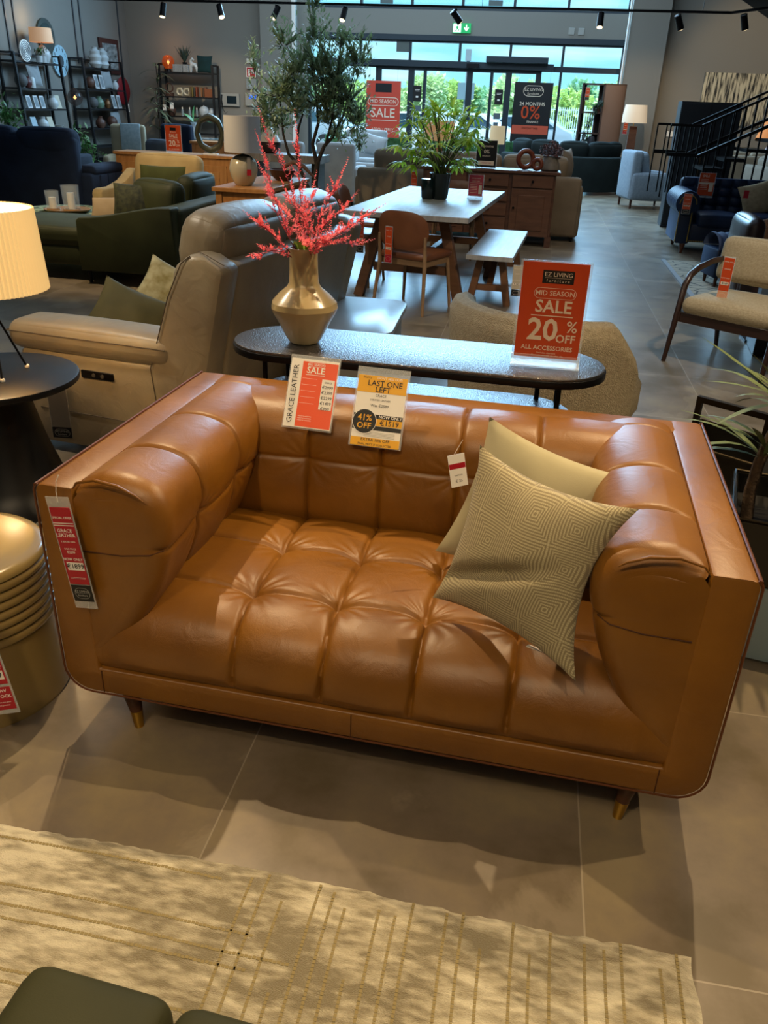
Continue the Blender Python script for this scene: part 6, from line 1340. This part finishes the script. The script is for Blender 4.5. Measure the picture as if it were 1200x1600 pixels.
# ------------------------------------------------------------------ wall devices, posters, signs
def wbox(name, label, cat, x0, x1, z0, z1, m, y=22.98, d=.05, parts=()):
    t = thing(name, label, cat, ((x0+x1)/2, y-d/2, (z0+z1)/2)); MB().box((0, 0, 0), (x1-x0, d, z1-z0)).build('casing', m, t, smooth=0, bevel=.004)
    for (nm, px, pz, w_, h_, pm) in parts: MB().box((px, -d/2-.004, pz), (w_, .008, h_)).build(nm, pm, t, smooth=0)
    return t
BGE = mat('panel_beige', '#9a978f', .5); SCR = mat('screen_dark', '#17242a', .2); SBL = mat('screen_blue', '#1f4fb0', .3, emit='#3e78ff', estr=.9)
ph = wbox('wall_phone', 'beige intercom panel with a black handset and cord on the back wall', 'phone', -8.50, -7.97, 1.40, 1.70, BGE, parts=(('screen', .06, 0, .26, .18, SCR),))
MB().tube([(-.2, -.05, .12), (-.21, -.06, 0), (-.2, -.05, -.12)], [.02, .014, .02], 8).build('handset', BLACK, ph); MB().tube([(-.2, -.05, -.12), (-.19, -.05, -.22), (-.12, -.05, -.33), (-.06, -.04, -.28)], .006, 5).build('cord', BLACK, ph)
wbox('alarm_keypad', 'beige alarm keypad with a blue screen on the back wall beside the intercom', 'keypad', -7.80, -7.35, 1.43, 1.73, BGE, parts=(('screen', -.02, .05, .20, .08, SBL),))
fx = wbox('fire_sign', 'red and white fire extinguisher sign on the back wall', 'sign', -7.76, -7.50, 2.09, 2.33, WHITE, d=.02)
layer('red_panel', RED, fx, [('r', .0, 0, .22, .21)], -.0145); layer('pictogram', WHITE, fx, [('r', -.05, -.02, .05, .13), ('d', -.05, .05, .025), ('t', '%', .05, 0, .14, .02)], -.016)
wbox('notice_board', 'small pale metal box below the fire sign on the back wall', 'box', -7.76, -7.48, 1.82, 2.06, mat('box_grey', '#868d90', .5)); wbox('wall_switch', 'white switch plate above the fire sign', 'switch', -7.74, -7.56, 2.42, 2.52, WHITE, d=.02)
wbox('wall_switch', 'white twin switch plate near the pillar beside the fire sign', 'switch', -7.44, -7.24, 2.22, 2.30, WHITE, d=.02, y=22.98)
for i, x in enumerate((.42, .65)): wbox('wall_switch', 'small square grey plate on the beam above the glazing, %s of two' % ('left' if i == 0 else 'right'), 'switch', x-.07, x+.07, 3.24, 3.38, BGE, d=.02, y=22.99)
wbox('wall_socket', 'white double socket on the wall right of the pillar', 'socket', 3.02, 3.20, 1.12, 1.24, WHITE, d=.02, y=22.99)
ex = thing('exit_sign', 'green emergency exit sign with running figure and arrow above the doors', 'sign', (-2.22, 22.95, 3.315), 0)
EG = mat('exit_green', '#0c8a4a', .4, emit='#12a055', estr=.7); EW = mat('exit_white', '#dff5e8', .4, emit='#e8fff0', estr=.9)
MB().box((0, 0, 0), (.44, .05, .21)).build('casing', EG, ex, smooth=0)
m_ = MB(); rect(m_, -.11, 0, .19, .18, -.027); m_.build('white_panel', EW, ex, smooth=0, recalc=False)
m_ = MB(); disc(m_, -.10, .06, .016, -.029); m_.add([(-.13, -.029, .035), (-.08, -.029, .045), (-.085, -.029, -.01), (-.055, -.029, -.035), (-.075, -.029, -.07), (-.09, -.029, -.07), (-.075, -.029, -.04), (-.11, -.029, -.02), (-.125, -.029, -.06), (-.16, -.029, -.07), (-.16, -.029, -.055), (-.135, -.029, -.045), (-.12, -.029, .0), (-.15, -.029, .0)], [tuple(range(14))]); m_.build('running_figure', EG, ex, smooth=0, recalc=False)
m_ = MB(); m_.add([(.10, -.029, .07), (.13, -.029, .07), (.13, -.029, -.01), (.17, -.029, .03), (.17, -.029, -.01), (.115, -.029, -.07), (.06, -.029, -.01), (.06, -.029, .03), (.10, -.029, -.01)], [tuple(range(9))]); m_.build('arrow', EW, ex, smooth=0, recalc=False)
wbox('window_notice', 'small dark card on the clerestory glass above the exit sign, right one', 'notice', -1.62, -1.28, 3.80, 3.92, mat('card_greygreen', '#59625f', .6), y=23.05, d=.01)
wbox('window_notice', 'small dark card on the clerestory glass above the olive tree, left one', 'notice', -4.28, -3.96, 3.80, 3.92, mat('card_greygreen', '#59625f', .6), y=23.05, d=.01)
# posters inside the glass
def poster(name, label, x0, x1, z0, z1, col, layers, y=22.9):
    t = thing(name, label, 'poster', ((x0+x1)/2, y, z0), 0); MB().box((0, 0, (z1-z0)/2), (x1-x0, .01, z1-z0)).build('panel', col, t, smooth=0)
    for (nm, m, its) in layers: layer(nm, m, t, its, -.008)
    for sx_ in (-1, 1): MB().cyl((sx_*(x1-x0)*.4, 0, z1-z0), (sx_*(x1-x0)*.4, 0, 2.62-z0), .002, n=4).build('wire', BM, t)
    return t
PO = mat('poster_red_backlit', '#b8412f', .5, emit='#b03a28', estr=.12)
poster('sale_poster', 'large red sale poster hanging in the glass front behind the olive tree', -4.55, -3.66, .82, 2.12, PO, [('logo_panel', BLACK, [('r', 0, 1.14, .42, .2)]), ('lettering', CREAM, [('t', 'MID SEASON', 0, .83, .12, .02), ('p', 0, .83, .80, .2, .015), ('t', 'SALE', 0, .56, .30, .03), ('r', 0, .40, .75, .015), ('t', 'ABSOLUTELY', 0, .18, .10, .01), ('t', 'NO DEPOSIT', 0, .08, .07, .01)])])
poster('finance_poster', 'large black poster advertising 24 months 0% in the glass front', -.80, .14, .86, 2.20, mat('poster_black', '#15171b', .4), [('lettering', CREAM, [('p', 0, 1.15, .50, .24, .012), ('t', 'EZ LIVING', 0, 1.18, .10, .0), ('t', 'furniture', 0, 1.09, .08, .0), ('t', '24 MONTHS', 0, .86, .115, .03), ('t', 'FINANCE', .05, .46, .07, .02)]), ('orange_lettering', ORANGE, [('t', '0%', -.02, .66, .42, .02)]), ('orange_band', mat('band_orange', '#c4533a', .5), [('r', 0, .28, .90, .20)]), ('lettering', WHITE, [('t', 'INTEREST FREE', 0, .31, .06, .02)])])
for (x, z, w_, h_, lb) in ((-3.25, 1.86, .21, .36, 'small black notice on the glass left of the door opening'), (-1.18, 1.85, .20, .34, 'small black notice on the glass right of the door opening'), (-3.22, 1.52, .17, .14, 'small grey notice below the left black notice'), (-1.19, 1.42, .17, .14, 'small grey notice below the right black notice'), (-1.2, 1.22, .12, .12, 'tiny grey notice lowest on the right door glass')):
    t = thing('notice', lb, 'notice', (x, 23.0, z-h_/2)); MB().box((0, 0, h_/2), (w_, .008, h_)).build('panel', BLACK if h_ > .2 else mat('notice_grey', '#55646c', .5), t, smooth=0)
    if h_ > .2: layer('lettering', WHITE, t, [('r', 0, h_*.75, w_*.6, .015), ('r', 0, h_*.66, w_*.5, .01), ('r', 0, h_*.3, w_*.3, .04)], -.0055)
wbox('air_curtain', 'long dark door operator unit above the sliding doors', 'door operator', -1.55, -.05, 2.60, 2.73, FRAME, y=22.9, d=.2)
wbox('sensor', 'dark motion sensor above the door opening', 'sensor', -2.02, -1.72, 2.46, 2.56, BM, y=22.86, d=.12)
wbox('window_notice', 'grey card stuck on the upper glass left of the doors', 'notice', -3.84, -3.50, 2.78, 3.02, mat('card_greygreen', '#59625f', .6), y=23.08, d=.01)
# ------------------------------------------------------------------ shelving cabinet with a rounded end, lamp, painting, wardrobe
CB = mat('walnut_cabinet', '#3a2c27', .5, var=.12, vscale=4, stretch=(1, 1, 6)); CB2 = mat('brown_suede', '#6a5346', .6)
kb = thing('display_cabinet', 'tall brown open display cabinet with a rounded end panel beside the pillar', 'cabinet', (1.22, 20.75, 0), 0)
for x in (-.44, .02): MB().box((x, 0, 1.08), (.035, .42, 2.16)).build('side_panel', CB, kb, smooth=0)
for z in (.03, .55, .86, 1.16, 1.58, 2.14): MB().box((-.21, 0, z), (.46, .42, .03)).build('shelf', CB, kb, smooth=0)
MB().box((-.10, .1, 1.3), (.03, .2, .8)).build('divider', CB, kb, smooth=0); MB().box((-.40, .19, 1.1), (.10, .02, 2.1)).build('back_panel', CB, kb, smooth=0); MB().box((-.03, .19, 1.1), (.09, .02, 2.1)).build('back_panel', CB, kb, smooth=0)
kq = MB()
def rend(u, v): a = -PI/2+PI*u; return (.04+.46*math.cos(a)*1.0, .21*math.sin(a), 2.16*v)
kq.grid(rend, 16, 1); kq.build('rounded_end', CB2, kb, smooth=60); MB().prism([(.04+.46*math.cos(-PI/2+PI*i/16), .21*math.sin(-PI/2+PI*i/16)) for i in range(17)], 'z', 2.13, 2.16).build('end_cap', CB2, kb, smooth=0)
tail = thing('trailing_plant', 'dark green trailing plant draped in the display cabinet', 'potted plant', (1.12, 20.58, 1.60)); lm_ = MB(); r_ = random.Random(2)
for i in range(170): t_ = r_.random(); x_ = .1-.32*t_; z_ = .22-.9*t_*t_; lm_.leaf((x_+r_.uniform(-.05, .05), r_.uniform(-.04, .04)-.08, z_+r_.uniform(-.04, .04)), (r_.uniform(-1, 1), -.3, -1), .09, .03, seg=1)
lm_.build('foliage', mat('dark_leaf', '#17332a', .5), tail, smooth=0, recalc=False); MB().lathe([(0, 0), (.07, 0), (.09, .12), (0, .12)], 16).build('pot', BRN, tail)
lathed('sculpture', 'white twisted figure in the display cabinet', 'ornament', (.92, 20.6, .875), [(0, 0), (.05, 0), (.06, .1), (.03, .17), (.05, .24), (0, .3)], IV); lathed('plate', 'dark round plate standing in the display cabinet', 'plate', (1.10, 20.6, .875), [(0, 0), (.06, 0), (.09, .12), (.07, .22), (0, .26)], mat('plate_dark', '#2c3138', .4)); lathed('bowl', 'white footed bowl in the display cabinet', 'bowl', (.98, 20.6, .565), [(0, 0), (.05, 0), (.03, .06), (.15, .12), (.14, .13), (0, .08)], IV)
ht = hang_tag('red tag hanging at the top of the display cabinet', (.88, 20.5, 1.95), 0, .10, .26)
fl = thing('floor_lamp', 'floor lamp with a tapered dark wood base and cream drum shade by the pillar', 'lamp', (2.08, 21.75, 0)); fl_s = MB(); fl_s.lathe([(.30, 1.40), (.245, 1.78), (.24, 1.78), (.295, 1.40)], 32).build('lamp_shade', mat('shade_cream2', '#d8c9b4', .85, emit='#ffe0b8', estr=.25), fl)
MB().prism([(-.12, 0), (.12, 0), (.085, 1.33), (-.085, 1.33)], 'y', -.09, .09).build('lamp_base', DW, fl, smooth=0, bevel=.006); MB().cyl((0, 0, 1.33), (0, 0, 1.5), .012, n=8).build('rod', BRASS, fl)
hang_tag('small white tag hanging below the floor lamp shade', (1.885, 21.53, 1.285), 0, .10, .25, low=RED)
pic = thing('painting', 'wide abstract painting of dark vertical strokes on cream, on the right wall', 'painting', (5.05, 22.96, 1.98))
def paintm():
    m = mat('abstract_painting', '#cfc3a6', .8); t = m.node_tree; b = t.nodes['Principled BSDF']; L = t.links.new
    tc = t.nodes.new('ShaderNodeTexCoord'); mp = t.nodes.new('ShaderNodeMapping'); mp.inputs['Scale'].default_value = (9, 1, 1.1); L(tc.outputs['Object'], mp.inputs[0]); n = t.nodes.new('ShaderNodeTexNoise'); n.inputs['Scale'].default_value = 2.2; n.inputs['Detail'].default_value = 8; L(mp.outputs[0], n.inputs[0])
    r = t.nodes.new('ShaderNodeValToRGB'); L(n.outputs[0], r.inputs[0]); r.color_ramp.elements[0].position = .40; r.color_ramp.elements[0].color = hx('#2d2a27'); r.color_ramp.elements[1].position = .56; r.color_ramp.elements[1].color = hx('#cabd9f'); L(r.outputs[0], b.inputs['Base Color']); return m
MB().box((0, 0, 0), (2.75, .05, 1.12)).build('canvas', paintm(), pic, smooth=0)
wd = thing('wardrobe', 'dark charcoal two-door cabinet standing behind the stair railing', 'wardrobe', (2.42, 14.2, 0), -2)
CH = mat('charcoal', '#23282f', .45); MB().box((0, .0, .89), (.86, .50, 1.76)).build('carcass', CH, wd, smooth=0)
for s in (-1, 1): d_ = MB().box((s*.215, -.26, .90), (.42, .02, 1.70)).build('door', CH, wd, smooth=0, bevel=.003); MB().box((s*.03, -.278, .95), (.012, .016, .5)).build('handle', mat('handle_bronze', '#6b5a42', .4, metal=.6), d_, smooth=0)
# stairs with two balustrades
st = thing('staircase', 'black steel stair with slim vertical balusters rising to the right', 'staircase', (2.1, 12.6, 0), 0)
SL = .49
for (y, x0) in ((0, -.40), (.85, -.47)):
    b_ = thing('balustrade', '', '', (0, 0, 0)); del b_['label']; del b_['category']; b_.parent = st; nm = b_
    MB().box(((x0+.0)/2, y, 1.46), (-x0, .035, .03)).build('handrail', BM, nm, smooth=0); MB().box(((x0+.0)/2, y, 1.10), (-x0, .04, .05)).build('lower_rail', BM, nm, smooth=0)
    beam((0, y, 1.46), (3.0, y, 1.46+3.0*SL), .03, .035, (0, 1, 0)).build('handrail', BM, nm, smooth=0); beam((0, y, 1.08), (3.0, y, 1.08+3.0*SL), .04, .07, (0, 1, 0)).build('lower_rail', BM, nm, smooth=0)
    n_ = 30
    for i in range(n_):
        x = x0+.13*i
        if x > 3: break
        zt = 1.46 if x < 0 else 1.46+x*SL; MB().box((x, y, (zt+.55)/2), (.018, .018, zt-.55)).build('baluster', BM, nm, smooth=0)
for i in range(13): MB().box((.25+.26*i, .42, .95+.127*i-.02), (.28, .80, .04)).build('tread', BLK, st, smooth=0)

struct(MB().prism([(2.29, 12.6), (3.4, 15.5), (8.95, 15.5), (8.95, 9.5), (1.10, 9.5)], 'z', 2.9, 3.2).build('ceiling_mezzanine', mat('slab_dark', '#17171a', .8), smooth=0))
me_ = MB(); d0 = Vector((2.29, 12.6, 0)); d1 = Vector((3.4, 15.5, 0)); beam((2.28-.39*1.6, 12.6-1.6*.92*1.1, 3.02), (3.4, 15.5, 3.02), .02, .30, (0, 0, 1))
# seating behind the stairs
sofa_box('sofa', 'beige fabric sofa behind the stair railing, further one', 'sofa', (4.05, 18.6, 0), 180, 2.2, .95, fabric('beige_sofa', '#857560', '#91816b'), 2, .44, .62, .92, .2, .2)
sofa_box('sofa', 'beige-grey fabric sofa behind the stair railing with its side lit, nearer one', 'sofa', (4.25, 16.2, 0), 100, 1.6, .95, fabric('beige_sofa2', '#736657', '#7f7262'), 2, .44, .62, .84, .2, .2)
table_lamp('table lamp with a glowing orange shade behind the stair railing', (4.75, 19.9, .6), .32, .38, .6, .12, mat('shade_orange', '#b5713a', .8, emit='#d07a38', estr=.5), IV, .18)
sd3 = dup(sd, (4.75, 19.9, 0), 0, 'dark side table under the orange lamp behind the stairs')
ss_ = sale_sign('sale_sign', 'dark red framed sale sign on the table behind the stair railing', (3.75, 19.9, .60), 0, .3, .42, [('lettering', CREAM, [('t', 'SALE', 0, .3, .09, .03), ('t', '20%', 0, .18, .11, .03)])], col=RED)
sd4 = dup(sd, (3.75, 19.9, 0), 0, 'dark side table under the red sale sign behind the stairs')
# track with spot heads
tk = thing('lighting_track', 'long black lighting track crossing the top of the picture', 'lighting track', (0, 13.0, 2.80))
beam((-8.2, 0, 0), (2.26, 0, 0), .035, .03, (0, 0, 1)).build('rail', BM, tk, smooth=0); beam((2.26, 0, 0), (3.6, -1.0, .12), .035, .03, (0, 0, 1)).build('rail', BM, tk, smooth=0)
for x in (-7, -4, -1, 1.9): MB().cyl((x, 0, 0), (x, 0, 2.8), .003, n=4).build('suspension_wire', BM, tk)
def spot_head(label, x, aim, y=13.0, z=2.80):
    t = thing('spotlight', label, 'spotlight', (x, y, z-.02), 0, 'track spotlights'); v = Vector(aim).normalized()
    MB().cyl((0, 0, 0), (0, 0, -.05), .012, n=8).build('stem', BM, t); MB().cyl(Vector((0, 0, -.09))-v*.08, Vector((0, 0, -.09))+v*.10, .042, .045, 20).build('housing', BM, t)
    MB().cyl(Vector((0, 0, -.09))+v*.098, Vector((0, 0, -.09))+v*.104, .038, n=20).build('lens', mat('lens_glow', '#fff0cf', .4, emit='#ffe3b0', estr=3), t); return t
for (x, aim, lb) in ((-5.62, (-.05, -.3, -1), 'black track spotlight furthest left on the track'), (-4.75, (.4, -.5, -1), 'lit black track spotlight, second from the left'), (-3.92, (-.4, -.5, -1), 'lit black track spotlight left of the olive tree'), (-2.93, (-.15, -.6, -1), 'glowing black track spotlight above the olive tree'), (-1.35, (.7, .4, -.8), 'black track spotlight above the exit sign'), (.60, (.0, -.4, -1), 'lit black track spotlight left of the right pillar'), (1.62, (.5, .4, -1), 'black track spotlight right of the right pillar'), (2.42, (.4, .4, -1), 'black track spotlight at the bend of the track')):
    spot_head(lb, x, aim, z=2.80 if x < 2.3 else 2.81, y=13.0 if x < 2.3 else 12.88)
# ------------------------------------------------------------------ outside
def car(label, x, y, m, rz=0, s=1.0, kind='car'):
    t = thing('car', label, 'car', (x, y, -.02), rz, 'parked cars outside'); 
    P = [(-2.15, .28), (-2.2, .62), (-2.05, .88), (-1.2, .98), (-.55, 1.42), (.9, 1.46), (1.75, 1.02), (2.1, .92), (2.2, .6), (2.15, .28)] if kind == 'car' else [(-2.4, .3), (-2.45, .9), (-2.2, 1.15), (-1.7, 1.9), (2.3, 1.95), (2.4, 1.0), (2.4, .3)]
    MB().prism(P, 'y', -.85, .85).build('body', m, t, bevel=.08)
    W_ = [(-1.05, 1.0), (-.5, 1.36), (.25, 1.39), (.25, 1.0)] if kind == 'car' else [(-2.0, 1.2), (-1.65, 1.78), (-.9, 1.8), (-.9, 1.2)]
    W2 = [(.32, 1.0), (.32, 1.39), (.88, 1.38), (1.45, 1.02)] if kind == 'car' else [(-.8, 1.2), (-.8, 1.8), (.3, 1.8), (.3, 1.2)]
    for w_ in (W_, W2): MB().prism(w_, 'y', -.87, .87).build('window', mat('car_glass', '#2b4654', .1, spec=.8), t, smooth=0)
    for px in (-1.35, 1.35):
        for s_ in (-1, 1): wl = MB().cyl((px, s_*.70, .32), (px, s_*.88, .32), .32, n=24).build('wheel', mat('tyre', '#15171a', .8), t); MB().cyl((px, s_*.87, .32), (px, s_*.89, .32), .18, n=16).build('hub', mat('alloy', '#9aa2a8', .35, metal=.8), wl)
    for s_ in (-1, 1): MB().box((-.85, s_*.93, 1.0), (.16, .14, .12), .04).build('mirror', m, t)
    return t
CW = mat('car_white', '#c4cdd2', .25, coat=.6); CS = mat('car_silver', '#9fb0ba', .25, metal=.3, coat=.5)
car('white hatchback parked outside, seen left of the door opening', -4.3, 29.3, CW, -8); car('white estate car parked outside behind the white hatchback', -3.0, 32.6, mat('car_white2', '#c9d4da', .25, coat=.6), -6, 1); car('silver car parked outside seen beside the black finance poster', -.9, 35.5, CS, -4); car('pale car parked outside behind the sale poster', -8.6, 31, CS, -8); car('blue-grey car parked outside behind the olive tree', -12.0, 34.5, mat('car_blue', '#4f7088', .3, coat=.5), -4)
def treeo(label, x, y, h, w_, m, seed):
    t = thing('tree', label, 'tree', (x, y, -.02), 0, 'trees beyond the car park'); r_ = random.Random(seed); tm = MB(); tm.tube([(0, 0, 0), (.1, 0, h*.4), (0, 0, h*.75)], [.16, .12, .05], 8); tm.build('trunk', BARK, t); f = MB()
    for k in range(9):
        c = Vector((r_.uniform(-.5, .5)*w_, r_.uniform(-.4, .4)*w_, h*r_.uniform(.35, .9))); R_ = w_*.34*(1.15-abs(c.z/h-.6))
        for q in range(170):
            v = Vector((r_.gauss(0, 1), r_.gauss(0, 1), r_.gauss(0, 1))).normalized(); f.leaf(c+v*R_*r_.uniform(.75, 1.1), v+Vector((r_.uniform(-1, 1), r_.uniform(-1, 1), r_.uniform(-1, 1))), .42, .30, seg=1)
        f.lathe([(0, -R_*.75), (R_*.5, -R_*.6), (R_*.78, 0), (R_*.5, R_*.6), (0, R_*.75)], 8, c=tuple(c))
    f.build('crown', m, t, smooth=0, recalc=False)
TG = [mat('tree_yellowgreen', '#b3cc80', .8, var=.3, vscale=1.5), mat('tree_green', '#8fb890', .8, var=.3, vscale=1.5), mat('tree_pale', '#c2d6a2', .8, var=.25, vscale=1.5)]
TG = [translucent(q_, c_, .3) for q_, c_ in zip(TG, ('#cfe08a', '#9fd09a', '#d8e8b0'))]
rr = random.Random(12); ws = 'left-hand yellowish|left-hand dark|paler|tall dark|yellow-green|low dark|round pale|middle green|yellowish|tall green|broad pale|dark rounded|right-hand pale|right-hand dark|farthest right yellowish'.split('|')
for i in range(15): treeo('%s tree beyond the car park, number %s from the left' % (ws[i], 'one two three four five six seven eight nine ten eleven twelve thirteen fourteen fifteen'.split()[i]), -19+2.2*i+rr.uniform(-.4, .4), 58+rr.uniform(-5, 8), rr.uniform(2.2, 3.4), rr.uniform(2.2, 2.9), TG[i % 3], 100+i)
fn = thing('fence', 'pale mesh fence outside beyond the right-hand glazing', 'fence', (3.0, 42, -.02)); fm_ = MB()
for i in range(70): fm_.box((-3.5+.1*i, 0, .9), (.03, .02, 1.8))
for z in (.2, .9, 1.7): fm_.box((0, 0, z), (7.0, .03, .04))
fm_.build('panel', mat('fence_pale', '#b9c8cc', .5), fn, smooth=0)
for x in (-3.5, -1.2, 1.1, 3.4): MB().box((x, .03, .95), (.07, .07, 1.9)).build('post', mat('fence_pale'), fn, smooth=0)
for (x0, x1, lb) in ((-6.0, -3.6, 'clipped green hedge outside below the sale poster'), (-3.0, -.6, 'low green hedge outside behind the potted palm')):
    hg = thing('hedge', lb, 'hedge', ((x0+x1)/2, 24.6, -.02)); hm = MB(); r_ = random.Random(int(x0*7)); hm.box((0, 0, .42), (x1-x0, .5, .8), .05)
    for i in range(1100): hm.leaf((r_.uniform(-1, 1)*(x1-x0)/2, r_.choice((-.26, .26, r_.uniform(-.25, .25))), r_.uniform(.1, .86)), (r_.uniform(-1, 1), r_.uniform(-1, 1), r_.uniform(0, 1)), .11, .05, seg=1)
    hm.build('foliage', mat('hedge_green', '#4f7f48', .7, var=.3, vscale=6), hg, smooth=0, recalc=False)
lpz = thing('lamp_post', 'pale grey lamp post with a square sign plate outside the doors', 'lamp post', (-2.40, 27.5, -.02)); MB().cyl((0, 0, 0), (0, 0, 3.05), .07, .05, 12).build('post', mat('post_grey', '#8fa0aa', .5), lpz); MB().box((0, -.09, 2.05), (.5, .03, .45)).build('sign_plate', mat('plate_blue', '#7f9fae', .5), lpz, smooth=0); MB().box((0, -.05, 3.0), (.16, .16, .3)).build('lamp_head', mat('post_grey'), lpz, smooth=0)
